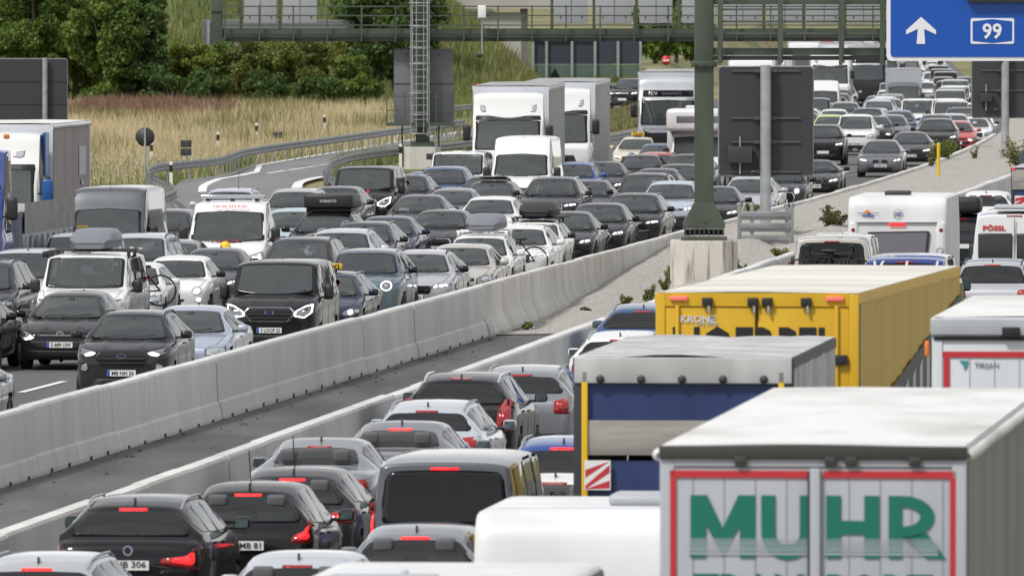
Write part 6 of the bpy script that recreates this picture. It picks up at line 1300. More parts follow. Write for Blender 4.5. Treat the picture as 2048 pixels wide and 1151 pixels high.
# ------------------------------------------------------------------ the queue: kind, colour, roof point in the photo (u, v), words, extras
GO, GR, GF = 'oncoming vehicles in the traffic jam', 'vehicles seen from behind in the near lanes', 'far vehicles of the oncoming queue'
ON = [
 # lane beside the barrier
 ('ecosport', 'anthracite', 268, 619, 'dark grey compact suv nearest the barrier, its plate ending in 26', dict(plate='MB NH 26', ppl='d')),
 ('audi', 'light_blue_silver', 385, 611, 'pale silver blue saloon half hidden behind the dark grey suv', dict(ppl='d', far_plate=1)),
 ('transit', 'black', 556, 516, 'black van with bright angular light rings next to the barrier', dict(plate='S LOOP 23', ppl='d', light='oval', emblemtext=1)),
 ('estate', 'navy', 655, 541, 'dark navy taxi with a yellow roof sign behind the black van', dict(taxi=1, ppl='d')),
 ('mini', 'slate', 735, 497, 'blue grey suv with rounded lit headlamps and beige grille frame', dict(ppl='dp')),
 ('opel', 'silver', 842, 503, 'silver estate with a black slit grille beside the barrier', dict(plate='MS S 802', ppl='d')),
 ('polo', 'champagne', 925, 488, 'beige silver hatchback with unlit headlamps', dict(ppl='d')),
 ('estate', 'white', 962, 471, 'white estate carrying a grey roof box', dict(box=('box_grey', .92, .36, 1.9), bars='w', bike='r', ppl='d')),
 ('renault', 'white', 1040, 449, 'white suv with angular daytime light frames', dict(ppl='d')),
 ('clubman', 'pearl', 1070, 438, 'cream small car with round headlamp and black roof box', dict(box=('black_plastic', .98, .40, 1.9), bars='b', roof='black')),
 ('bmw', 'black', 1136, 421, 'black saloon with chrome kidney grille at the barrier', dict(plate='M IT 19')),
 ('coupe_grille', 'black', 1200, 407, 'black hatchback with a pale hexagonal grille edge', {}),
 ('idvw', 'black', 1270, 387, 'black electric suv with a thin light bar', dict(plate='WOB E 03')),
 ('idvw', 'ice', 1356, 361, 'ice blue electric suv partly behind the gantry post', dict(plate='WOB DE 651')),
 ('audi', 'silver', 1503, 353, 'silver saloon with tall grille below the large sign back', dict(plate='EBE A 6484')),
 ('clubman', 'dark_grey', 1566, 335, 'dark small car with round headlamps right of the sign pole', dict(mat={'lamp_lens': 'lamp_lit'})),
 ('roadster', 'black', 1633, 321, 'low black roadster beside the kerb wall', dict(plate='M Z 999')),
 ('bmw', 'grey', 1764, 279, 'grey saloon with bright headlamps above the gravel bank', dict(plate='M BM 330')),
 ('sedan', 'anthracite', 1823, 262, 'dark saloon behind the grey one above the gravel bank', dict(plate='M AC 52')),
 ('suv', 'brown', 1875, 238, 'dark brown suv near the rounded bush', {}),
 ('hatch', 'red', 1914, 241, 'small red hatchback squeezed beside the brown suv', {}),
 ('hatch', 'black', 1952, 228, 'black hatchback by the end of the barrier', {}),
 ('plain_hatch', 'white', 1976, 232, 'white hatchback in front of the far sign back', {}),
 # second lane
 ('sedan', 'steel', -112, 705, 'silver car cut off at the bottom left corner', {}),
 ('sedan', 'black', -48, 592, 'black saloon cut off at the left edge', dict(lampwhite=1)),
 ('hatch', 'black', 122, 586, 'black hatchback with a round chrome badge and plate S 689 UW', dict(plate='S 689 UW', ppl='dp')),
 ('bus', 'white', 176, 503, 'white camper bus with a grey roof box and awning', dict(box=('box_grey', .95, .42, 2.0), bars='b', awning=1, bike='w', ppl='dp')),
 ('polo', 'white', 262, 524, 'small white car showing only its flank behind the camper bus', {}),
 ('fiat', 'white', 360, 511, 'tiny white car with round warm headlamps', dict(ppl='dp')),
 ('sedan', 'dark_grey', 446, 494, 'dark grey saloon between the tiny white car and the black van', {}),
 ('mpv', 'anthracite', 570, 471, 'dark people carrier behind the black van', dict(ppl='d')),
 ('sedan', 'anthracite', 644, 469, 'dark saloon behind the blue grey suv', dict(ppl='d')),
 ('suv', 'light_silver', 696, 456, 'silver suv with roof rails in the second lane', dict(ppl='d')),
 ('estate', 'anthracite', 730, 445, 'black estate with chrome rails behind the silver suv', {}),
 ('sedan', 'navy', 765, 433, 'dark blue saloon with gleaming flank', dict(ppl='d')),
 ('mazda', 'anthracite', 885, 418, 'dark hatchback with a wide shield grille and winged badge', dict(plate='F NM 21', ppl='dp')),
 ('coupe_grille', 'white', 983, 392, 'white hatchback behind the grey roof box', dict(ppl='d')),
 ('volvo', 'anthracite', 1116, 356, 'dark grey suv with chrome framed grille in the middle of the jam', dict(ppl='dp')),
 ('sedan', 'dark_grey', 1194, 363, 'dark grey saloon right of the big dark suv', {}),
 ('mpv', 'anthracite', 1265, 345, 'dark people carrier left of the gantry post', {}),
 ('sedan', 'dark_grey', 1322, 335, 'dark saloon in front of the red car', {}),
 ('hatch', 'black', 1352, 331, 'black hatchback against the gantry post', {}),
 ('suv', 'anthracite', 1380, 306, 'dark suv below the white motorhome', {}),
 # third lane
 ('ducato', 'white', 444, 405, 'white breakdown truck with a light bar and yellow badge', dict(tow=1, ppl='d')),
 ('plain_hatch', 'pale_blue', 590, 419, 'pale blue hatchback in the third lane', dict(ppl='dp')),
 ('suv', 'black', 668, 420, 'black suv under a wide black roof box with white lettering', dict(flatbox=1)),
 ('suv', 'silver', 592, 379, 'silver suv behind the pale blue hatchback', dict(ppl='p')),
 ('suv', 'light_silver', 462, 376, 'silver suv looking over the breakdown truck', dict(longaerial=1)),
 ('family_suv', 'anthracite', 672, 371, 'dark suv behind the wide black roof box', {}),
 ('sedan', 'dark_grey', 842, 391, 'dark grey saloon with a placard behind its windscreen', dict(ppl='dp', placard=1)),
 ('sedan', 'grey', 907, 374, 'grey saloon with a sun visor glint', {}),
 ('hatch', 'black', 985, 362, 'black hatchback with its sunroof tilted open', dict(sunroof=1, ppl='d')),
 ('hatch', 'black', 977, 351, 'black hatchback just behind the one with the open sunroof', {}),
 ('transit', 'black', 732, 334, 'black van with red and grey bonnet stripes', dict(stripes=1, plate='MB BE 57')),
 ('suv', 'dark_grey', 811, 347, 'dark suv right of the striped van', {}),
 ('polo', 'blue', 855, 341, 'bright blue hatchback in front of the white bus', {}),
 ('suv', 'mid_blue', 898, 335, 'mid blue suv overlapping the bright blue hatchback', {}),
 ('bus', 'white', 915, 306, 'plain white bus left of the tall white van', dict(skipg=1)),
 ('sprinter', 'white', 1036, 276, 'tall white delivery van with a short roof aerial', dict(ppl='d')),
 ('hatch', 'blue', 1112, 325, 'blue hatchback peeping out right of the tall white van', dict(dark=1)),
 ('sedan', 'anthracite', 1206, 322, 'dark saloon in front of the second white lorry', {}),
 ('hatch', 'black', 1285, 309, 'black hatchback in front of the red car', {}),
 ('hatch', 'red', 1328, 303, 'red hatchback before the gantry post', {}),
 ('sedan', 'beige', 1281, 273, 'beige taxi with a yellow roof sign beside the guardrail', dict(taxi=2)),
 ('hatch', 'mid_blue', 1320, 288, 'blue car between the beige taxi and the red hatchback', {}),
 # left lanes
 ('sprinter', 'van_grey', 222, 371, 'tall dark grey delivery van with a yellow card in the windscreen', dict(card=1)),
 ('caddy', 'light_silver', 55, 496, 'light silver small van behind the camper bus', dict(ppl='d')),
 ('mpv', 'dark_grey', -35, 517, 'dark grey people carrier at the left edge', {}),
 ('caddy', 'silver', 160, 468, 'silver small van between the camper bus and the grey delivery van', {}),
 ('mpv', 'light_silver', 292, 467, 'silver people carrier with stickers on a dark windscreen', dict(wdark=1)),
 ('sedan', 'steel', 368, 475, 'grey saloon with a rod aerial left of the breakdown truck', dict(longaerial=1)),
 ('family_suv', 'dark_grey', 332, 419, 'dark car squeezed right of the tall grey van', {}),
 # further up the road
 ('bmw', 'black', 1420, 372, 'black car half hidden just right of the gantry post', {}),
 ('suv', 'black', 1648, 249, 'black suv with a bright headlamp right of the large sign back', dict(h=1.68)),
 ('caddy', 'white', 1712, 229, 'white boxy van with amber indicator in the far second lane', dict(plate='M PE 880')),
 ('hatch', 'anthracite', 1750, 231, 'dark car right of the white boxy van', {}),
 ('hatch', 'grey', 1782, 229, 'grey car in the far middle lane', {}),
 ('hatch', 'mid_blue', 1798, 222, 'blue car left of the far white bus', {}),
 ('bus', 'white', 1837, 196, 'far white bus with dark bumper in the barrier lane', {}),
 ('suv', 'light_silver', 1905, 226, 'silver suv behind the brown one', {}),
 ('suv', 'dark_grey', 1922, 216, 'dark car behind the far silver suv', {}),
 ('family_suv', 'steel', 1690, 196, 'boxy grey off-roader left of the far queue', dict(h=1.85)),
 ('hatch', 'grey', 1756, 192, 'far grey car behind the boxy off-roader', {}),
 ('sedan', 'dark_grey', 1808, 184, 'far dark saloon left of the white bus', {}),
 ('hatch', 'light_silver', 1813, 177, 'far silver car in front of the grey box lorry', {}),
 ('bus', 'white', 1910, 170, 'far white van near the far sign back', {}),
 ('plain_hatch', 'white', 1668, 217, 'white car behind the black suv', {}),
 ('polo', 'lime', 1660, 229, 'lime green car showing just its door frame', {}),
 ('sprinter', 'white', 1645, 160, 'far tall white van left of the white lorry', {}),
 ('suv', 'white', 1866, 144, 'far white suv beyond the box lorry', {}),
 ('family_suv', 'anthracite', 1870, 131, 'far dark suv under the blue sign', {}),
 ('hatch', 'white', 1850, 163, 'far white hatchback right of the box lorry', {}),
 ('hatch', 'black', 1896, 150, 'far black hatchback with lit lamps', {}),
 ('suv', 'dark_grey', 1882, 189, 'far dark suv before the white van', {}),
 ('hatch', 'white', 1936, 206, 'far white hatchback cut by the sign back', {}),
 ('sedan', 'steel', 1936, 153, 'far grey car at the edge of the far sign back', {}),
 ('hatch', 'silver', 1833, 159, 'far silver hatchback behind the white one', {}),
 # on the ramp
 ('sedan', 'dark_grey', 1233, 166, 'grey saloon coming down the ramp', dict(ramp=1)),
 ('suv', 'black', 1263, 155, 'black suv with warm headlamps on the ramp', dict(ramp=1, h=1.75)),
]
RV = [
 ('rear_bmw', 'black', 268, 1002, 'black suv with wide red tail lights, plate half out of frame', dict(plate='F JB 306')),
 ('rear_nissan', 'black', 497, 969, 'black hatchback with boomerang tail lights and ring badge', dict(plate='FS MB 81', longaerial=1, skirt=1)),
 ('hatch', 'anthracite', 585, 938, 'dark hatchback with a rod aerial beside the barrier', dict(longaerial=1, h=1.5)),
 ('rear_sedan', 'steel', 641, 873, 'grey saloon with unlit red tail lights', dict(nb=1)),
 ('sedan', 'grey', 803, 841, 'grey saloon with a lit strip in the rear window', {}),
 ('estate', 'light_silver', 855, 804, 'light silver estate with roof rails', dict(nb=1)),
 ('volvo', 'black', 922, 743, 'black suv with tall upright tail lights', dict(nb=1)),
 ('rear_skoda', 'steel', 1045, 734, 'silver grey estate with large red lamps ahead of the black suv', dict(nb=1)),
 ('bus', 'van_grey', 890, 919, 'dark grey van with a big rear window in the middle lane', dict(wiper=1)),
 ('hatch', 'steel', 832, 1056, 'dark silver hatchback tailing the grey van', {}),
 ('estate', 'silver', 75, 1109, 'silver roof of an estate cut off at the bottom left', {}),
 ('hatch', 'light_silver', 596, 1106, 'silver roof with a fin aerial at the bottom edge', dict(nb=1)),  # reflection on a dark car's roof, put into the body paint as silver
 ('suv', 'blue', 1127, 883, 'blue suv half hidden by the blue and grey lorry', {}),
 ('sedan', 'white', 1110, 949, 'white saloon in front of the grey van', dict(nb=1)),
 ('estate', 'white', 1240, 669, 'white estate beside the rear of the yellow lorry', dict(nb=1)),
 ('suv', 'mid_blue', 1287, 606, 'blue suv left of the yellow lorry', dict(nb=1)),
 ('bus', 'champagne', 1664, 471, 'pale silver bus carrying bicycles behind', dict(bike='rr', nb=1)),
 ('bus', 'van_blue', 1811, 511, 'blue van with white lettering on its tailgate', dict(vagabund=1, nb=1)),
 ('mpv', 'silver', 1996, 513, 'silver people carrier with rails at the right edge', dict(nb=1)),
 ('hatch', 'white', 2072, 534, 'white car cut off at the right edge', dict(nb=1)),
 ('suv', 'anthracite', 1921, 427, 'dark car with a black roof bag ahead of the caravan', dict(bag=1, nb=1)),
 ('hatch', 'white', 1972, 383, 'white car roof far ahead in the near lanes', dict(nb=1)),
]
LORRY = {}
def place(P, u, v, h, away, flat=False):
    Yr = F*(HC-h)/(v-V0)
    if not away and not flat:
        for _ in range(12): Yr = F*(HC-h-zr(Yr))/(v-V0)
    Xr = (u-1024)*Yr/F; t = (b2t if away else b1t)(Yr); th = math.atan(t); xa = Vector((math.sin(th), math.cos(th), 0))*(-1 if away else 1)
    k = (P['xr'] if away else P['xw']+.1) if P.get('refx') is None else P['refx']
    c = Vector((Xr, Yr, 0)) + xa*(P['L']/2-k); return c, (-math.pi/2-th if away else math.pi/2-th)
items = []
for rec, away in [(r_, False) for r_ in ON] + [(r_, True) for r_ in RV]:
    k, colr, u, v, lb, ex = rec; P = model(k); c, rz = place(P, u, v, ex.get('h', P['H']), away, bool(ex.get('ramp'))); items.append(dict(P=P, k=k, col=colr, c=c, rz=rz, lb=lb, ex=ex, away=away, u=u, v=v, fix=False, L=P['L'], w=P['w']))
# lorries and caravans take fixed places in the same queue
def fixed(name, L, w, X, Y, away, th=None):
    t = math.atan((b2t if away else b1t)(Y)) if th is None else th
    d = dict(k=name, L=L, w=w, c=Vector((X, Y, 0)) + Vector((math.sin(t), math.cos(t), 0))*L/2, rz=(-math.pi/2-t if away else math.pi/2-t), away=away, fix=True, lb=name); items.append(d); return d
FX = dict(
 daf1=fixed('lorry', 16.4, 1.28, -.15, 396, False, .042), daf2=fixed('lorry', 16.4, 1.28, 1.52, 415.5, False, .045), ev=fixed('lorry', 16.4, 1.28, 6.2, 478, False, .045),
 act=fixed('lorry', 16.4, 1.28, 19.4, 732, False), drk=fixed('lorry', 16.4, 1.28, 22.6, 764, False), trd=fixed('lorry', 16.4, 1.28, 24.6, 800, False), boxl=fixed('box lorry', 6.8, 1.05, 22.5, 690, False),
 man=fixed('lorry', 9.6, 1.28, -13.05, 299.5, False), blu=fixed('lorry', 11.4, 1.28, -12.75, 272.0, False), alc=fixed('motorhome', 6.6, 1.15, 6.5, 424, False),
 muhr=fixed('lorry', 16.4, 1.28, 2.50, 99.6, True), grey=fixed('lorry', 10.2, 1.26, 1.96, 137.4, True), yel=fixed('lorry', 16.4, 1.28, 3.06, 149.8, True, .130), reef=fixed('lorry', 11.2, 1.28, 6.0, 135.0, True),
 car1=fixed('caravan', 4.3, 1.15, .76, 118.6, True), mh=fixed('motorhome', 7.2, 1.16, -.95, 96.6, True), hob=fixed('caravan', 6.0, 1.15, 9.02, 281.0, True), poss=fixed('camper', 5.95, 1.02, 11.2, 267.5, True), tip=fixed('lorry', 9.0, 1.26, 15.0, 330, True))
for it in range(80):                          # nobody may overlap anybody
    moved = 0
    for i in range(len(items)):
        for j in range(i+1, len(items)):
            a, b = items[i], items[j]
            if a['away'] != b['away'] or abs(a['c'].y-b['c'].y) > 14: continue
            if a.get('ex', {}).get('ramp') or b.get('ex', {}).get('ramp'): continue
            fb = b2 if a['away'] else b1; da, db = fb(a['c'].y)-a['c'].x, fb(b['c'].y)-b['c'].x
            py = (a['L']+b['L'])/2+.45-abs(a['c'].y-b['c'].y); pd = a['w']+b['w']+.22-abs(da-db)
            if py <= 0 or pd <= 0: continue
            ka, kb = (0 if a['fix'] else 1), (0 if b['fix'] else 1)
            if ka+kb == 0: continue
            moved += 1
            if pd < .9 and pd < py:
                s = 1 if da < db else -1; a['c'].x += s*pd*ka/(ka+kb)*.6; b['c'].x -= s*pd*kb/(ka+kb)*.6
            else:
                s = 1 if a['c'].y < b['c'].y else -1; q_ = py*.5
                for z_, sg_, k_ in ((a, -s, ka), (b, s, kb)):
                    dy = sg_*q_*k_/(ka+kb)*1.2; z_['c'].y += dy; z_['c'].x += dy*(b2t if z_['away'] else b1t)(z_['c'].y)
    for d in items:                           # keep clear of the barriers
        if d['fix'] or d.get('ex', {}).get('ramp'): continue
        if d['away']: d['c'].x = max(d['c'].x, b2(d['c'].y)+d['w']+.45)
        else: d['c'].x = min(d['c'].x, b1(d['c'].y)-d['w']-.5)
    if not moved: break
print('RELAX', it, moved)

def name_of(k):
    return {'transit': 'van', 'bus': 'minibus', 'sprinter': 'delivery_van', 'ducato': 'breakdown_truck', 'caddy': 'small_van'}.get(k, 'car')
def roof_box(root, P, mat, wd, ht, ln, zoff=.10, x0=None):
    x0 = (P['xw']+.25 if x0 is None else x0)-P['L']/2; zr = P['H']+zoff; q = MB(); vs_ = []; n = 0
    for t, kw, kh in ((0, .62, .30), (.06, .80, .55), (.22, .95, .88), (.5, 1, 1), (.85, 1, 1), (.97, .93, .9), (1, .86, .78)):
        x = x0+ln*t; w_, h_ = wd/2*kw, ht*kh; sec = [(-w_*.86, 0), (-w_, ht*.10), (-w_, ht*.36), (-w_*1.02, ht*.38), (-w_*1.02, ht*.46), (-w_*.95, h_*.78), (-w_*.78, h_*.96), (-w_*.4, h_), (w_*.4, h_), (w_*.78, h_*.96), (w_*.95, h_*.78), (w_*1.02, ht*.46), (w_*1.02, ht*.38), (w_, ht*.36), (w_, ht*.10), (w_*.86, 0)]
        vs_ += [(x, y, zr+min(z, max(h_, ht*.3))) for y, z in sec]; n = len(sec)
    q.add(vs_, [(i*n+j, i*n+(j+1) % n, (i+1)*n+(j+1) % n, (i+1)*n+j) for i in range(6) for j in range(n)], 0, True); q.add(vs_[:n], [tuple(range(n))], 0); q.add(vs_[-n:], [tuple(range(n))], 0)
    return link('roof_box', q.mesh('roof_box'), [mat], root)
def roof_bars(root, P, mat, z=.06):
    for xx in (P['xw']+.45, P['xw']+1.45):
        q = MB(); hw = P['rw']+.06; q.box((xx-P['L']/2, 0, P['H']+z), (.07, hw*2, .035), 0, bev=.01)
        for sg in (1, -1): q.box((xx-P['L']/2, sg*(hw-.06), P['H']+z-.07), (.09, .07, .14), 0, bev=.01)
        link('roof_bar', q.mesh('roof_bar'), [mat], root)
def bicycle(label, M, mats=('black_plastic', 'rubber')):
    r = empty('bicycle', (0, 0, 0), 0, label, 'bicycle', 'bicycles on carriers'); r.matrix_basis = M
    for x in (-.52, .52):
        q = MB(); q.tube([(x+.33*math.cos(a), 0, .34+.33*math.sin(a)) for a in np.linspace(0, 2*math.pi, 25)], .022, 6, 0, False); w_ = link('wheel', q.mesh('wheel'), ['rubber'], r)
        q = MB()
        for k in range(9): a = k*math.pi/9; q.tube([(x+.31*math.cos(a), 0, .34+.31*math.sin(a)), (x-.31*math.cos(a), 0, .34-.31*math.sin(a))], .003, 3, 0, False)
        link('spokes', q.mesh('spokes', False), ['galvanised'], w_)
    q = MB(); P_ = dict(bb=(-.05, 0, .30), seat=(-.18, 0, .78), head=(.36, 0, .80), fork=(.52, 0, .34), rear=(-.52, 0, .34))
    for a, b in (('bb', 'seat'), ('seat', 'head'), ('bb', 'head'), ('head', 'fork'), ('rear', 'bb'), ('rear', 'seat')): q.tube([P_[a], P_[b]], .02, 6)
    link('frame', q.mesh('frame'), [mats[0]], r); q = MB(); q.tube([(.36, 0, .80), (.34, 0, .95)], .016, 6); q.tube([(.30, -.30, .98), (.36, -.15, .97), (.37, 0, .96), (.36, .15, .97), (.30, .30, .98)], .016, 6); link('handlebar', q.mesh('handlebar'), ['black_plastic'], r)
    q = MB(); q.box((-.20, 0, .86), (.26, .13, .06), 0, bev=.025); q.tube([(-.18, 0, .78), (-.19, 0, .85)], .014, 6); link('saddle', q.mesh('saddle'), ['black_plastic'], r)
    return r

shirts = ['grey', 'dark', 'blue', 'white', 'olive', 'grey', 'dark', 'red']; npers = 0
for d in items:
    if d['fix']: continue
    P, ex = d['P'], d['ex']; d['c'].z = 0 if d['away'] or ex.get('ramp') else zr(d['c'].y); far = (d['c'].y > 455 and not d['away'])
    cat = {'transit': 'van', 'bus': 'van', 'sprinter': 'van', 'caddy': 'van', 'ducato': 'truck'}.get(d['k'], 'car')
    sk = ()
    if d['away']: sk = ('wiper',)
    rz = d['rz'] if not ex.get('ramp') else math.pi/2-.25
    root, objs = put_car(P, d['c'], rz, name_of(d['k']), d['lb'], cat, (GR if d['away'] else (GF if far else GO)), d['col'], far, sk, ('black' if d['k'] in ('sedan', 'hatch') and d['col'] in ('white', 'pale_blue', 'light_silver') and ex == {} else None), ex.get('mat'), d['away'], bool(ex.get('nb')))
    bpy.context.view_layer.update() if ex.get('ppl') else None
    h2 = P['L']/2
    if ex.get('plate'):
        idx, x, pz = P['plate_r' if d['away'] else 'plate_f']
        if idx in objs:
            me = text_mesh(ex['plate'], .10, .0015, .0012, .40); o = link('lettering', me, ['ink'], objs[idx]); o.matrix_local = Matrix.Translation((x+(.003 if d['away'] else -.003), .025 if d['away'] else -.025, pz)) @ Matrix.Rotation(RAD(90 if d['away'] else -90), 4, 'Z')
    if ex.get('ppl'):
        for ch in ex['ppl']:
            sh = shirts[npers % 8]; npers += 1
            seat_person(root, P, -1 if ch == 'd' else 1, sh, ('driver dimly visible' if ch == 'd' else 'front passenger') + ' inside the ' + ' '.join(d['lb'].split()[:8]).rstrip(','), npers % 2 if ch == 'd' else 1)
    if ex.get('box'): roof_box(root, P, *ex['box'])
    if ex.get('bars'): roof_bars(root, P, 'black_plastic' if ex['bars'] == 'b' else 'white_print')
    if ex.get('roof'):
        q = MB(); fn = P['fn']; vs_ = []; xs = np.linspace(P['xw']+.03, P['xr']-.03, 9); ys = np.linspace(-.97, .97, 11)
        for x in xs:
            for y in ys: hh = P['pr'].b.ray_cast(Vector((x, y*fn['we'](x), 5)), Vector((0, 0, -1)))[0]; vs_.append((x-h2, y*fn['we'](x), (hh.z if hh else P['H'])+.006))
        q.add(vs_, [(i*11+j, i*11+j+1, (i+1)*11+j+1, (i+1)*11+j) for i in range(8) for j in range(10)], 0, True); link('black_roof', q.mesh('black_roof', False), ['gloss_black'], root)
    if ex.get('taxi'):
        x = P['xw']+.55-h2; o = rbox(root, 'taxi_sign', (x, 0, P['H']+.11), (.12, .52, .14), ['yellow_plastic'], .03); rbox(root, 'sign_foot', (x, 0, P['H']+.02), (.10, .30, .05), ['black_plastic'])
        me = text_mesh('TAXI', .15, .004, .002, .40); t_ = link('lettering', me, ['ink'], o); t_.matrix_local = Matrix.Translation((x-.064, 0, P['H']+.11)) @ Matrix.Rotation(RAD(-90), 4, 'Z')
    if ex.get('awning'):
        q = MB(); q.box((P['xw']+1.7-h2, P['rw']+.14, P['H']-.02), (2.6, .13, .13), 0, bev=.03); link('awning', q.mesh('awning'), ['black_plastic'], root)
    if ex.get('bike') in ('w', 'r'):
        M = root.matrix_basis @ Matrix.Translation((h2+.16, -.55 if ex['bike'] == 'w' else -.52, .75 if ex['bike'] == 'w' else .45)) @ Matrix.Rotation(RAD(90), 4, 'Z')
        bicycle('bicycle hung on the tail of the ' + ('white camper bus, front wheel showing' if ex['bike'] == 'w' else 'white estate, black tyre showing'), M)
    if ex.get('bike') == 'rr':
        for k_ in range(2): bicycle(('outer' if k_ else 'inner') + ' of two bicycles on the tail of the pale silver bus', root.matrix_basis @ Matrix.Translation((h2+.20+.22*k_, .12-.30*k_, .78)) @ Matrix.Rotation(RAD(90+180*k_), 4, 'Z'))
    if ex.get('flatbox'):
        x = P['xw']+1.0-h2; o = rbox(root, 'roof_box', (x, 0, P['H']+.27), (1.7, 1.26, .36), ['black_plastic'], .06); rbox(root, 'roof_tray', (x, 0, P['H']+.04), (1.5, 1.16, .10), ['black_plastic'], .03); front_text(root, P, 'NORAUTO', .10, .42, 0, P['H']+.28, 'white_print', x+h2-.856)
    if ex.get('bag'):
        x = P['xr']-.5-h2; rbox(root, 'roof_bag', (x, 0, P['H']+.22), (1.3, 1.05, .42), ['black_plastic'], .12)
    if ex.get('longaerial'):
        q = MB(); x = P['xr']-.25-h2; q.tube([(x, 0, P['H']-.03), (x+.10, 0, P['H']+.14), (x+.24, 0, P['H']+.42)], .008, 5); link('rod_aerial', q.mesh('rod_aerial'), ['black_plastic'], root)
    if ex.get('stripes'):
        for y, mt in ((.20, 'red_print'), (.02, 'grey_print'), (-.16, 'red_print')):
            q = MB(); pts = []
            for x in np.linspace(.10, P['xc']-.06, 9):
                for yy in (y-.035, y+.035): hh = P['pr'].b.ray_cast(Vector((x, yy, 5)), Vector((0, 0, -1)))[0]; pts.append((x-h2, yy, hh.z+.005))
            q.add(pts, [(2*i, 2*i+1, 2*i+3, 2*i+2) for i in range(8)], 0, True); link('bonnet_stripe', q.mesh('bonnet_stripe', False), [mt], root)
    if ex.get('sunroof'): rbox(root, 'sunroof', (P['xw']+.55-h2, 0, P['H']+.07), (.55, .82, .02), ['gloss_black'], .008, Matrix.Rotation(RAD(10), 3, 'Y'))
    if ex.get('placard'): rbox(root, 'placard', (P['xc']+.35-h2, .42, P['fn']['bl'](P['xw'])+.08), (.01, .28, .09), ['sign_white'])
    if ex.get('card'):
        rbox(root, 'windscreen_card', (P['xc']+.20-h2, .60, P['zc']+.15), (.01, .26, .22), ['yellow_plastic'], 0, Matrix.Rotation(RAD(-25), 3, 'Y')); rbox(root, 'paper', (P['xc']+.22-h2, .05, P['zc']+.10), (.10, .20, .02), ['plate_white'])
    if ex.get('wdark'):
        for k_, (y, z) in enumerate(((.45, 1.42), (.10, 1.40), (-.12, 1.38))): h_, nd = P['pr'].hit('f', y, z); rbox(root, 'sticker', (h_.x-.012-h2, y, z), (.004, .10, .05), ['plate_white'])
    if ex.get('vagabund'):
        me = text_mesh('Vagabund', .42, .012, .003, 1.35, 0, .25); o = link('lettering', me, ['white_print'], root); h_, nd = P['pr'].hit('r', 0, 1.72); o.matrix_local = Matrix.Translation((h_.x+.03-h2, .02, 1.66)) @ Matrix.Rotation(RAD(90), 4, 'Z')
        q = MB(); q.lathe([(0, .001), (0, .055), (.01, .055), (.01, .001)], 10, 'x', (h_.x+.02-h2, -.78, 1.72)); link('pawprint', q.mesh('pawprint'), ['white_print'], root)
    if ex.get('tow'):
        o = rbox(root, 'light_bar', (1.75-h2, 0, P['H']+.09), (.22, 1.55, .09), ['lamp_clear'], .03)
        for y in (-.6, 0, .6): rbox(root, 'bar_foot', (1.75-h2, y, P['H']+.02), (.12, .10, .07), ['black_plastic'])
        front_text(root, P, '+36 20/ 573 9123', .10, .82, 0, P['H']-.13, 'red_print', 1.17, .001, tilt=-38)
        hz = 1.19; h_, nd = P['pr'].hit('f', 0, hz); q = MB(); q.lathe([(0, .001), (0, .13), (-.006, .13), (-.006, .001)], 22, 'x', (h_.x-.02-h2, .0, hz)); bd = link('badge', q.mesh('badge'), ['yellow_print'], root); bd
        front_text(root, P, 'Auto Mentes', .09, .62, 0, 1.33, 'red_print', P['pr'].hit('f', 0, 1.30)[0].x-.03)
        q = MB(); q.box((4.0-h2, 0, 1.0), (2.9, 2.05, .10)); link('loading_bed', q.mesh('loading_bed'), ['steel_grey'], root)
    d['root'] = root
    del root['_L']

# ------------------------------------------------------------------ lorries and campers on their places
def put_fixed(key, P, name, label, cat, col, skip=()):
    d = FX[key]; d['c'].z = 0 if d['away'] else zr(d['c'].y); root, objs = put_car(P, d['c'], d['rz'], name, label, cat, GR if d['away'] else GO, col, False, skip, None, None, False); del root['_L']; return root, objs
P1 = lorry('cab', 16.4, 4.0, 'tarp_grey', 'tarp_grey', 'panel_white', 'panel_white')
put_fixed('daf1', P1, 'lorry', 'white lorry with grey curtain trailer behind the tall white van', 'lorry', 'white')
put_fixed('daf2', P1, 'lorry', 'second white lorry with grey trailer, right of the first', 'lorry', 'white')
P3 = lorry('cab_dark', 16.4, 4.0, 'tarp_taupe', 'tarp_grey', 'panel_white', 'panel_white')
r_, o_ = put_fixed('ev', P3, 'lorry', 'white and black lorry with a dark name board left of the gantry post', 'lorry', 'light_silver')
front_text(r_, P3, 'EV', .20, .26, .55, 3.165, 'white_print', P3['pr'].hit('f', .4, 3.165)[0].x-.03); front_text(r_, P3, 'TRANSPORTS', .12, .80, -.12, 3.165, 'grey_print', P3['pr'].hit('f', .1, 3.165)[0].x-.03)
put_fixed('act', P1, 'lorry', 'far white lorry behind the tall white van in the distance', 'lorry', 'white')
put_fixed('drk', P3, 'lorry', 'far dark fronted lorry right of the far white one', 'lorry', 'anthracite')
put_fixed('trd', P1, 'lorry', 'far lorry with white cab and dark grille before the box lorry', 'lorry', 'champagne')
Pb = lorry('ducato', 6.8, 3.0, 'panel_grey', 'panel_white', 'panel_grey', 'panel_grey', rigid=True, boxy=True, w=1.05)
put_fixed('boxl', Pb, 'lorry', 'far grey box lorry in the middle of the queue', 'lorry', 'grey')
P4 = lorry('cab_man', 9.6, 4.0, 'tarp_taupe', 'roof_white', 'panel_white', 'panel_white', beads=True, rigid=True)
r_, _ = put_fixed('man', P4, 'lorry', 'white and blue lorry with taupe curtain trailer at the left edge', 'lorry', 'white')
rbox(r_, 'wind_deflector', (1.95-4.8, -1.16, 2.7), (.7, .08, 2.2), ['cab_blue'], .03); rbox(r_, 'mirror_arm', (.35-4.8, -1.42, 2.35), (.16, .28, .62), ['cab_blue'], .06); rbox(r_, 'mirror_arm', (.35-4.8, -1.42, 1.85), (.16, .28, .30), ['cab_blue'], .06)
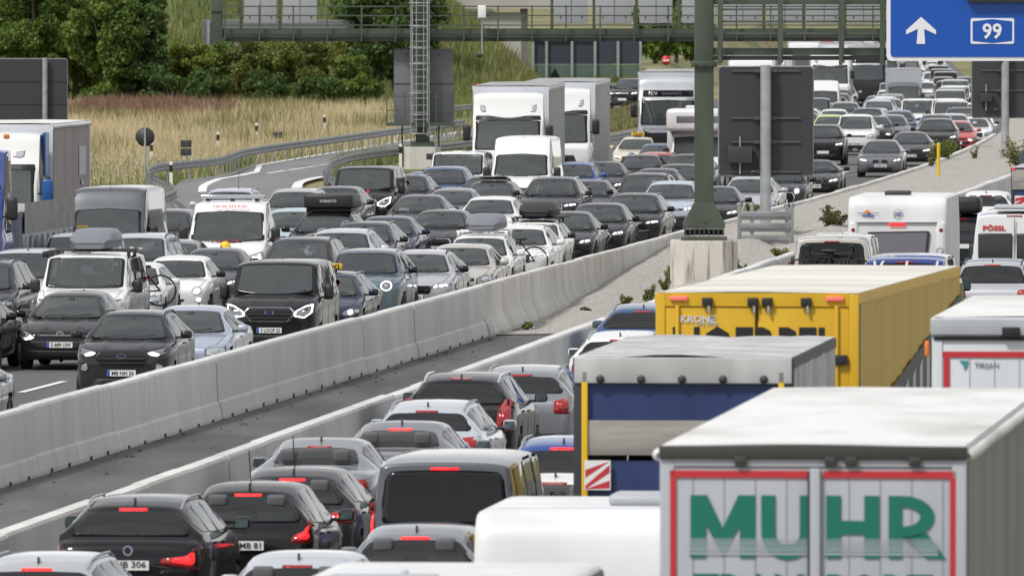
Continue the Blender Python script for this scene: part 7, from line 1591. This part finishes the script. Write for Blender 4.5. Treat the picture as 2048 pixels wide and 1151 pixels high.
rbox(r_, 'roof_beacon', (.95-4.8, -.30, 3.72), (.12, .14, .10), ['orange_lamp'], .03)
for k_, z_ in enumerate((3.0, 2.45, 2.2, 1.95, 1.5)): rbox(r_, 'curtain_print', (7.9-4.8, -1.297, z_), (1.3 if k_ == 0 else .4, .004, .75 if k_ == 0 else .14), ['panel_grey'])
# dark blue tipper lorry at the edge
c5 = lorry('cab', 11.4, 2.35, 'chrome_side' if 'chrome_side' in MATS else 'steel_grey', 'tarp_grey', 'steel_grey', 'steel_grey')
r_, _ = put_fixed('blu', c5, 'lorry', 'dark blue lorry with a tarped metal tipper body at the left edge', 'lorry', 'van_blue')
m_, _, _ = noisy(nmat('tarp_folded', (.3, .3, .3), .5), (.17, .17, .168), (.27, .27, .265), 2.5, .3, .7, 8, .6, 4, True)
q = fold_sheet(2.8-5.7, 11.3-5.7, -1.33, 1.85, 2.55, .03, .16); link('tarpaulin', q.mesh('tarpaulin', False), ['tarp_folded'], r_)
for k_ in range(9): rbox(r_, 'body_rib', (3.3-5.7+k_*.95, -1.30, 1.40), (.10, .07, .75), ['steel_grey'], .01)
# alcove motorhome in the oncoming lanes
Pd = build_car(dict(BASE['ducato'], L=5.4)); parts = list(Pd['parts']); coach(parts, 2.0, 6.6, .55, 2.95, 1.14, .25, .2); q = MB(); q.box((1.75, 0, 2.60), (2.1, 2.2, .80), 0, bev=.16); parts.append(('alcove', q.mesh('alcove'), ['caravan_white'], None, None)); q = MB(); q.box((.72, 0, 2.62), (.04, 1.5, .28), 0, bev=.015); parts.append(('alcove_window', q.mesh('alcove_window'), ['camper_glass'], None, None))
Pa = dict(Pd); Pa['parts'] = parts; Pa['L'] = 6.6; r_, _ = put_fixed('alc', Pa, 'motorhome', 'white motorhome with alcove bed against the gantry post', 'motorhome', 'white'); rbox(r_, 'roof_vent', (1.8-3.3, .2, 3.05), (.5, .5, .12), ['panel_white'], .03)

# -- near lanes
nmat('groove_grey', (.24, .25, .27), .6)
P6 = lorry('cab', 16.4, 4.0, 'tarp_olive', 'roof_white', 'panel_grey', 'panel_grey', beads=True)
r_, o_ = put_fixed('muhr', P6, 'lorry', 'large curtain trailer with red framed grey doors and big green lettering', 'lorry', 'white'); xe = 8.2
rbox(r_, 'header_cover', (xe+.01, 0, 3.955), (.06, 2.56, .11), ['dark_strip'], .01)
for y0, y1 in ((-1.19, -.045), (.085, 1.19)): rbox(r_, 'red_band', (xe+.004, (y0+y1)/2, 3.775), (.012, y1-y0, .06), ['red_print'])
for y in (-1.165, 1.165): rbox(r_, 'red_band', (xe+.0045, y, 2.45), (.012, .05, 2.60), ['red_print'])
rbox(r_, 'door_rod', (xe+.025, .02, 2.4), (.05, .085, 2.85), ['panel_grey'], .012); rbox(r_, 'door_seam', (xe+.012, -.035, 2.4), (.03, .016, 2.8), ['sign_back'])
for k_ in range(9): rbox(r_, 'door_groove', (xe-.0025, -1.0+k_*.26, 2.4), (.008, .005, 2.7), ['groove_grey'])
def letter(pts, y, wd, z, ht):
    q = MB(); vs2 = [(y+a_*wd, z+b_*ht) for a_, b_ in pts]; q.prism(vs2, .004, 'x', xe+.004); link('letter', q.mesh('letter'), ['green_print'], r_)
letter([(0, 0), (0, 1), (.26, 1), (.5, .48), (.74, 1), (1, 1), (1, 0), (.76, 0), (.76, .52), (.5, .02), (.24, .52), (.24, 0)], -1.02, .54, 3.08, .52)
ua = [(.5+.5*math.cos(t_), .40+.42*math.sin(t_)) for t_ in np.linspace(math.pi, 2*math.pi, 11)]; ui = [(.5+.23*math.cos(t_), .40+.19*math.sin(t_)) for t_ in np.linspace(2*math.pi, math.pi, 9)]
letter([(0, 1)]+ua+[(1, 1), (.73, 1)]+ui+[(.27, 1)], -.43, .44, 3.075, .525)
letter([(0, 0), (0, 1), (.28, 1), (.28, .60), (.72, .60), (.72, 1), (1, 1), (1, 0), (.72, 0), (.72, .38), (.28, .38), (.28, 0)], .11, .44, 3.08, .52)
letter([(0, 0), (0, 1), (.25, 1), (.25, .33), (.42, .33), (.70, 0), (1.06, 0), (.70, .42), (.55, .34), (.25, .325), (.25, 0)], .63, .45, 3.08, .52)
rt_ = [(.26+.60*math.cos(t_)*.95, .665+.335*math.sin(t_)) for t_ in np.linspace(math.pi/2, -math.pi/2, 11)]; ri_ = [(.26+.33*math.cos(t_)*.95, .665+.155*math.sin(t_)) for t_ in np.linspace(-math.pi/2, math.pi/2, 9)]
letter([(.25, 1)]+rt_+[(.25, .33), (.25, .51)]+ri_+[(.25, .82)], .63, .46, 3.08, .52)
rear_text(r_, P6, 'TRANSPORT', .40, 2.0, .0, 2.80, 'green_print', .010, x=xe+.006)
for k_, (z_, h_) in enumerate(((3.235, .006), (3.215, .008), (3.195, .010), (3.17, .012), (3.145, .014), (3.115, .016))): rbox(r_, 'letter_stripe', (xe+.0086, 0, z_), (.001, 2.08, h_), ['panel_grey'])
for y in (-.6, .15, .32, .85): rbox(r_, 'door_hinge', (xe+.03, y, 3.885), (.05, .10, .07), ['dark_strip'], .01)

nmat('graphic_dark', (.045, .055, .048), .6)
P7 = lorry('cab', 16.4, 3.90, 'curtain_yellow', 'roof_cream', 'trailer_yellow', 'trailer_yellow', w=1.275)
r_, o_ = put_fixed('yel', P7, 'lorry', 'long yellow trailer with black lettering across its rear doors', 'lorry', 'white'); xe = 8.2
for y in (-.62, -.05, .13, .62): rbox(r_, 'hinge', (xe+.03, y, 3.80), (.08, .13, .10), ['black_plastic'], .01); rbox(r_, 'hinge_pin', (xe+.05, y+.02, 3.72), (.03, .03, .12), ['steel_grey'])
for y in (-.98, .98): rbox(r_, 'marker_lamp', (xe+.03, y, 3.84), (.05, .22, .055), ['lamp_pink'], .01)
for y in (-.02, ): rbox(r_, 'door_seam', (xe+.002, y, 2.4), (.01, .012, 2.8), ['ink'])
for y in (-1.0, 1.0): rbox(r_, 'door_rib', (xe+.02, y, 2.4), (.04, .05, 2.7), ['trailer_yellow'], .012)
rbox(r_, 'latch', (xe+.04, 1.05, 3.08), (.06, .18, .12), ['black_plastic'], .01)
rear_text(r_, P7, 'KRONE', .12, .44, -.74, 3.58, 'panel_white', .003, x=xe+.006); rear_text(r_, P7, 'Dry Liner', .07, .26, -.62, 3.52, 'panel_white', 0, x=xe+.006)
rear_text(r_, P7, 'NOERPEL', .80, 2.06, -.03, 3.19, 'ink', .02, x=xe+.006)
q = MB(); q.add([(8.0, 1.30, 1.06), (4.7, 1.30, 2.55), (-5.35, 1.30, 3.55), (-5.35, 1.30, 1.06)], [(0, 1, 2, 3)]); link('curtain_graphic', q.mesh('curtain_graphic', False), ['graphic_dark'], r_)
for k_ in range(9):
    x_ = 3.4-k_*.95; zt2 = 2.55+(4.7-x_)*.0995-.22; q = MB(); q.add([(x_, 1.305, 1.06), (x_-.42, 1.305, 1.06), (x_-.42, 1.305, zt2+.1), (x_, 1.305, zt2)], [(0, 1, 2, 3)]); link('curtain_letter', q.mesh('curtain_letter', False), ['panel_grey'], r_)

P8 = lorry('ducato', 10.2, 3.5, 'tarp_dirty', 'tarp_dirty', 'sign_back', None, rigid=True, w=1.26)
r_, o_ = put_fixed('grey', P8, 'lorry', 'small lorry with dirty grey canvas over a dark blue rear tarp', 'lorry', 'white'); xe = 5.1
rbox(r_, 'roof_flap', (xe+.01, 0, 3.36), (.05, 2.50, .30), ['tarp_dirty'], .015); rbox(r_, 'rear_tarp', (xe-.06, .02, 3.0), (.03, 2.28, .75), ['tarp_blue']); rbox(r_, 'drop_side', (xe-.02, .02, 2.585), (.05, 2.34, .40), ['board_alu'], .01); rbox(r_, 'rear_tarp', (xe-.06, .02, 1.85), (.03, 2.28, .95), ['tarp_blue'])
for y in (-1.13, 1.13): rbox(r_, 'strap_pole', (xe+.01, y, 2.3), (.05, .07, 2.1), ['yellow_plastic'], .01)
for k_ in range(5): q = MB(); q.lathe([(0, .001), (0, .05), (.03, .045), (.03, .001)], 12, 'x', (xe+.03, -.95+k_*.47, 3.26)); link('eyelet', q.mesh('eyelet'), ['sign_back'], r_)
bd = rbox(r_, 'warning_board', (xe+.03, -.98, 2.16), (.02, .30, .34), ['plate_white'])
for k_ in range(3): q = MB(); z_ = 1.86+k_*.18; q.add([(xe+.043, -1.12, max(2.0, min(2.32, z_-.09))), (xe+.043, -1.12, max(2.0, min(2.32, z_))), (xe+.043, -.84, max(2.0, min(2.32, z_+.24))), (xe+.043, -.84, max(2.0, min(2.32, z_+.15)))], [(0, 1, 2, 3)]); s_ = link('red_stripe', q.mesh('red_stripe', False), ['red_white'], bd)

P9 = lorry('cab', 11.2, 4.03, 'panel_white', 'roof_white', 'panel_white', 'panel_white', rigid=True, boxy=True)
r_, o_ = put_fixed('reef', P9, 'lorry', 'white box lorry with dark red door frame at the right edge', 'lorry', 'white'); xe = 5.6
rbox(r_, 'header_cover', (xe+.02, 0, 3.93), (.08, 2.58, .19), ['board_white' if 'board_white' in MATS else 'panel_grey'], .015); rbox(r_, 'header_gap', (xe+.005, 0, 3.80), (.04, 2.5, .04), ['ink'])
rbox(r_, 'red_band', (xe+.006, 0, 3.62), (.012, 2.30, .065), ['red_print'])
for y in (-1.11, 1.11): rbox(r_, 'red_band', (xe+.007, y, 2.4), (.012, .065, 2.4), ['red_print'])
for k_ in range(7): rbox(r_, 'door_groove', (xe+.002, -.85+k_*.28, 2.4), (.006, .006, 2.5), ['panel_grey'])
rbox(r_, 'hinge', (xe+.06, -.38, 3.87), (.06, .20, .12), ['ink'], .01); rbox(r_, 'marker_lamp', (xe, -1.33, 3.68), (.10, .05, .18), ['orange_lamp'], .02)
q = MB(); q.add([(xe+.008, -.97, 3.55), (xe+.008, -.86, 3.55), (xe+.008, -.88, 3.47), (xe+.008, -.91, 3.44), (xe+.008, -.92, 3.50)], [(0, 1, 2, 3, 4)]); link('logo', q.mesh('logo', False), ['logo_teal'], r_); rear_text(r_, P9, 'TIRSAN', .085, .27, -.66, 3.50, 'grey_print', 0, x=xe+.008)

# -- caravans and motorhomes seen from behind
def coach_thing(key, L, z0, z1, w, name, label, cat, slope_r, wheels):
    d = FX[key]; parts = []; coach(parts, .0, L, z0, z1, w, slope_r, .6); root = empty(name, d['c'], d['rz'], label, cat, GR)
    for nm, me, ms, par, mw in parts: link(nm, me, ms, root, Matrix.Translation((-L/2, 0, 0)))
    t, rm = wheel_meshes(.33)
    for x in wheels:
        for sg in (1, -1): o = link('wheel', t, ['rubber'], root, Matrix.Translation((x-L/2, sg*(w-.15), .33)) @ (Matrix.Identity(4) if sg > 0 else Matrix.Rotation(math.pi, 4, 'Z'))); link('rim', rm, ['rim_alloy', 'rim_dark'], o)
    return root
r_ = coach_thing('hob', 6.0, .45, 2.58, 1.15, 'caravan', 'white caravan with a big grey rear window and orange sun logo', 'caravan', .14, (3.2,)); xe = 3.0
q = MB(); ol = round_poly([(-.72, 1.75), (.78, 1.78), (.72, 1.22), (.60, 1.12), (-.45, 1.10), (-.58, 1.22)], .08, 3); q.prism(ol, .04, 'x', xe-.01); link('window_frame', q.mesh('window_frame'), ['sign_back'], r_); q = MB(); q.prism(scale_poly(ol, .90), .03, 'x', xe+.012); link('rear_window', q.mesh('rear_window'), ['camper_glass'], r_)
rbox(r_, 'upper_panel', (xe-.01, 0, 1.98), (.06, 2.1, .03), ['panel_grey'], .01); rbox(r_, 'high_brake_light', (xe+.0, 0, 1.93), (.06, .38, .05), ['tail_lit'], .015)
for sg in (-1, 1): rbox(r_, 'corner_moulding', (xe-.03, sg*1.02, 1.35), (.12, .20, 1.3), ['caravan_white'], .06); q = MB(); q.lathe([(0, .001), (0, .05), (.02, .045), (.02, .001)], 12, 'x', (xe+.02, sg*1.03, 1.80)); link('marker_lamp', q.mesh('marker_lamp'), ['tail_red'], r_); rbox(r_, 'tail_light', (xe+.03, sg*1.0, .92), (.05, .16, .10), ['tail_red'], .03)
for sg in (1,): q = MB(); q.lathe([(0, .06), (0, .085), (.012, .085), (.012, .06)], 18, 'x', (xe+.03, 1.0, 1.32)); link('round_badge', q.mesh('round_badge'), ['panel_grey'], r_)
rear_text(r_, None, 'Hobby', .14, .28, -.68, 2.13, 'logo_blue', .002, x=xe-.035); q = MB(); q.add([(xe-.03, -.70+.07*math.cos(a), 2.20+.07*math.sin(a)) for a in np.linspace(0, math.pi, 9)], [tuple(range(9))]); link('sun_logo', q.mesh('sun_logo', False), ['logo_orange'], r_); rbox(r_, 'logo_wave', (xe-.03, -.68, 2.195), (.005, .52, .012), ['logo_blue'])
rear_text(r_, None, '100', .15, .15, .02, 2.17, 'logo_blue', .002, x=xe-.035); q = MB(); q.tube([(xe-.03, .02+.11*math.cos(a), 2.17+.11*math.sin(a)) for a in np.linspace(0, 2*math.pi, 21)], .006, 4); link('speed_ring', q.mesh('speed_ring'), ['grey_print'], r_)
rbox(r_, 'roof_vent', (.9, -.1, 2.63), (.7, .6, .10), ['sign_back'], .03)
r_ = coach_thing('car1', 4.3, .45, 2.6, 1.15, 'caravan', 'white caravan with a domed roof hatch behind the lettered trailer', 'caravan', .22, (2.4,)); xe = 2.15
rbox(r_, 'roof_hatch', (xe-1.6, .45, 2.66), (.9, .7, .12), ['panel_grey'], .05); rbox(r_, 'roof_rib', (xe-.7, 0, 2.61), (.06, 1.9, .03), ['panel_white'], .01); rbox(r_, 'dark_sill', (xe-.01, .55, 1.78), (.06, 1.1, .07), ['sign_back'], .01); rear_text(r_, None, 'Hobby', .10, .26, -.75, 2.02, 'logo_blue', .001, x=xe+.02); rbox(r_, 'roof_lamp', (xe-.4, .93, 2.5), (.1, .1, .06), ['ink'], .01)
r_ = coach_thing('mh', 7.2, .5, 2.88, 1.16, 'motorhome', 'white motorhome roof with bike rack at the bottom edge', 'motorhome', .18, (1.2, 5.4)); xe = 3.6
rbox(r_, 'roof_hatch', (xe-1.4, -.25, 2.95), (.8, .9, .13), ['panel_grey'], .04); rbox(r_, 'roof_hatch', (xe-3.0, -.5, 2.93), (.6, .6, .10), ['panel_white'], .04)
for y in (.62, .98): q = MB(); q.tube([(xe-.05, y, 2.55), (xe+.08, y, 2.82), (xe+.40, y+.05, 2.86), (xe+.50, y+.06, 2.3)], .035, 7); link('bike_rack', q.mesh('bike_rack'), ['galvanised'], r_)
rbox(r_, 'rear_panel', (xe-.03, .55, 2.60), (.06, .8, .30), ['panel_grey'], .06)
# white high camper van
Pp = build_car(dict(BASE['sprinter'], L=5.95, H=2.52, zr=2.44, norear=True, aerial=0)); r_, o_ = put_fixed('poss', Pp, 'camper_van', 'tall white camper van with dark rear windows and small red lettering', 'camper van', 'white'); xe = Pp['L']/2
for sg in (-1, 1): h_, nd = Pp['pr'].hit('r', sg*.42, 1.6); rbox(r_, 'rear_window', (h_.x+.012-xe, sg*.42, 1.62), (.03, .74, .80), ['van_window'], .03)
rbox(r_, 'door_seam', (Pp['pr'].hit('r', 0, 1.6)[0].x+.01-xe, 0, 1.5), (.02, .02, 1.7), ['grey_print'])
rear_text(r_, Pp, 'PÖSSL', .15, .50, -.44, 2.15, 'red_print', .006, x=Pp['pr'].hit('r', -.44, 2.15)[0].x+.02-xe); rbox(r_, 'roof_rack', (xe-.8, .2, 2.60), (1.2, 1.3, .10), ['panel_grey'], .03)
for it_ in Pp['parts']: pass
# blue open tipper
P10 = lorry('cab', 9.0, 2.42, 'tarp_blue', 'panel_grey', 'sign_back', 'tarp_blue', rigid=True); r_, _ = put_fixed('tip', P10, 'lorry', 'blue tipper lorry with a warning board at the right edge', 'lorry', 'blue'); rbox(r_, 'top_board', (4.52, 0, 2.10), (.05, 2.5, .55), ['board_alu'], .01); bd = rbox(r_, 'warning_board', (4.56, -1.02, 1.50), (.02, .30, .32), ['plate_white'])
for k_ in range(2): q = MB(); q.add([(4.575, -1.16, 1.36+k_*.14), (4.575, -1.16, 1.44+k_*.14), (4.575, -.88, 1.58+k_*.06), (4.575, -.88, 1.50+k_*.06)], [(0, 1, 2, 3)]); link('red_stripe', q.mesh('red_stripe', False), ['red_white'], bd)
rbox(r_, 'marker_lamp', (4.55, -1.2, 2.40), (.05, .06, .05), ['tail_lit'])

# ------------------------------------------------------------------ the queue goes on to the horizon
rr = random.Random(21); cols = ['white', 'black', 'silver', 'grey', 'dark_grey', 'white', 'light_silver', 'anthracite', 'navy', 'white', 'steel', 'champagne']; kinds = ['hatch', 'sedan', 'suv', 'estate', 'suv', 'hatch', 'bus', 'mpv']
occ = [(b1(d['c'].y)-d['c'].x, d['c'].y, d['L'], d['w']) for d in items if not d['away']]
NICE = {'white': 'white', 'black': 'black', 'silver': 'silver', 'grey': 'grey', 'dark_grey': 'dark grey', 'light_silver': 'bright silver', 'anthracite': 'charcoal', 'navy': 'navy', 'steel': 'steel grey', 'champagne': 'beige silver', 'red': 'red'}
ORD = 'first second third fourth fifth sixth seventh eighth ninth tenth eleventh twelfth thirteenth fourteenth fifteenth sixteenth seventeenth eighteenth nineteenth twentieth'.split()
far_v, far_f, far_m, nfar = [], [], [], 0; FM = ['white', 'black', 'silver', 'grey', 'dark_grey', 'navy', 'champagne']
for li, dl in enumerate((3.0, 6.6, 9.9, 13.2)):
    Y = 545 + li*2.0; no = 0
    while Y < 1850:
        k = rr.choice(kinds); P = model(k); L = P['L']; x = b1(Y)-dl+rr.uniform(-.25, .25)
        if all(abs(o[1]-Y) > (o[2]+L)/2+.8 or abs(o[0]-dl) > o[3]+P['w']+.1 for o in occ):
            cl = rr.choice(cols); th = math.atan(b1t(Y)); nk = {'hatch': 'hatchback', 'sedan': 'saloon', 'suv': 'suv', 'estate': 'estate', 'bus': 'van', 'mpv': 'people carrier'}[k]
            if Y < 760 and no < 20:
                root, _ = put_car(P, (x, Y, zr(Y)), math.pi/2-th, name_of(k), 'far ' + NICE[cl] + ' ' + nk + ', ' + ORD[no] + ' up the ' + ('barrier', 'second', 'third', 'outer')[li] + ' lane beyond the white bus', 'van' if k == 'bus' else 'car', GF, cl, True); del root['_L']; no += 1
            else:                             # too far to tell apart: one mass of vehicles
                M = np.array(Matrix.Translation((x, Y, zr(Y))) @ Matrix.Rotation(math.pi/2-th, 4, 'Z') @ Matrix.Translation((-L/2, 0, 0)))
                for nm, me, ms, par, mw in P['parts']:
                    if nm not in ('body', 'windscreen', 'headlight', 'lamp_lens') or mw is not None: continue
                    co = np.empty(len(me.vertices)*3); me.vertices.foreach_get('co', co); co = co.reshape(-1, 3) @ M[:3, :3].T + M[:3, 3]; b_ = sum(len(z) for z in far_v); far_v.append(co)
                    mi = FM.index(cl) if (nm == 'body' and cl in FM) else (3 if nm == 'body' else (8 if nm == 'lamp_lens' else 7))
                    for p in me.polygons: far_f.append([i+b_ for i in p.vertices]); far_m.append(mi)
                nfar += 1
        Y += L + rr.uniform(1.6, 4.5)*(1 if Y < 800 else 1.6)
me = bpy.data.meshes.new('distant_traffic'); me.from_pydata(np.concatenate(far_v).tolist(), [], far_f); me.polygons.foreach_set('material_index', far_m); me.polygons.foreach_set('use_smooth', [True]*len(far_m)); me.update()
link('distant_traffic', me, [paint(c_) for c_ in FM] + ['frit', 'lamp_lit'], kind='stuff', label='mass of tiny vehicles where the queue fades away under the blue sign', cat='traffic'); print('FAR', nfar, len(far_f))
for i, (Y, dl, cl) in enumerate(((640, 13.4, 'white'), (700, 13.4, 'silver'), (840, 10.4, 'white'), (930, 13.4, 'white'), (1050, 10.4, 'silver'), (1180, 13.4, 'red'))):
    if all(abs(o[1]-Y-8) > (o[2]+16.4)/2+.5 or abs(o[0]-dl) > o[3]+1.3 for o in occ):
        th = math.atan(b1t(Y)); root, _ = put_car(P1, (b1(Y)-dl, Y+8, zr(Y+8)), math.pi/2-th, 'lorry', 'distant lorry with ' + NICE[cl] + ' cab, ' + ORD[i] + ' of the lorries up the outermost lane', 'lorry', GF, cl, True); del root['_L']
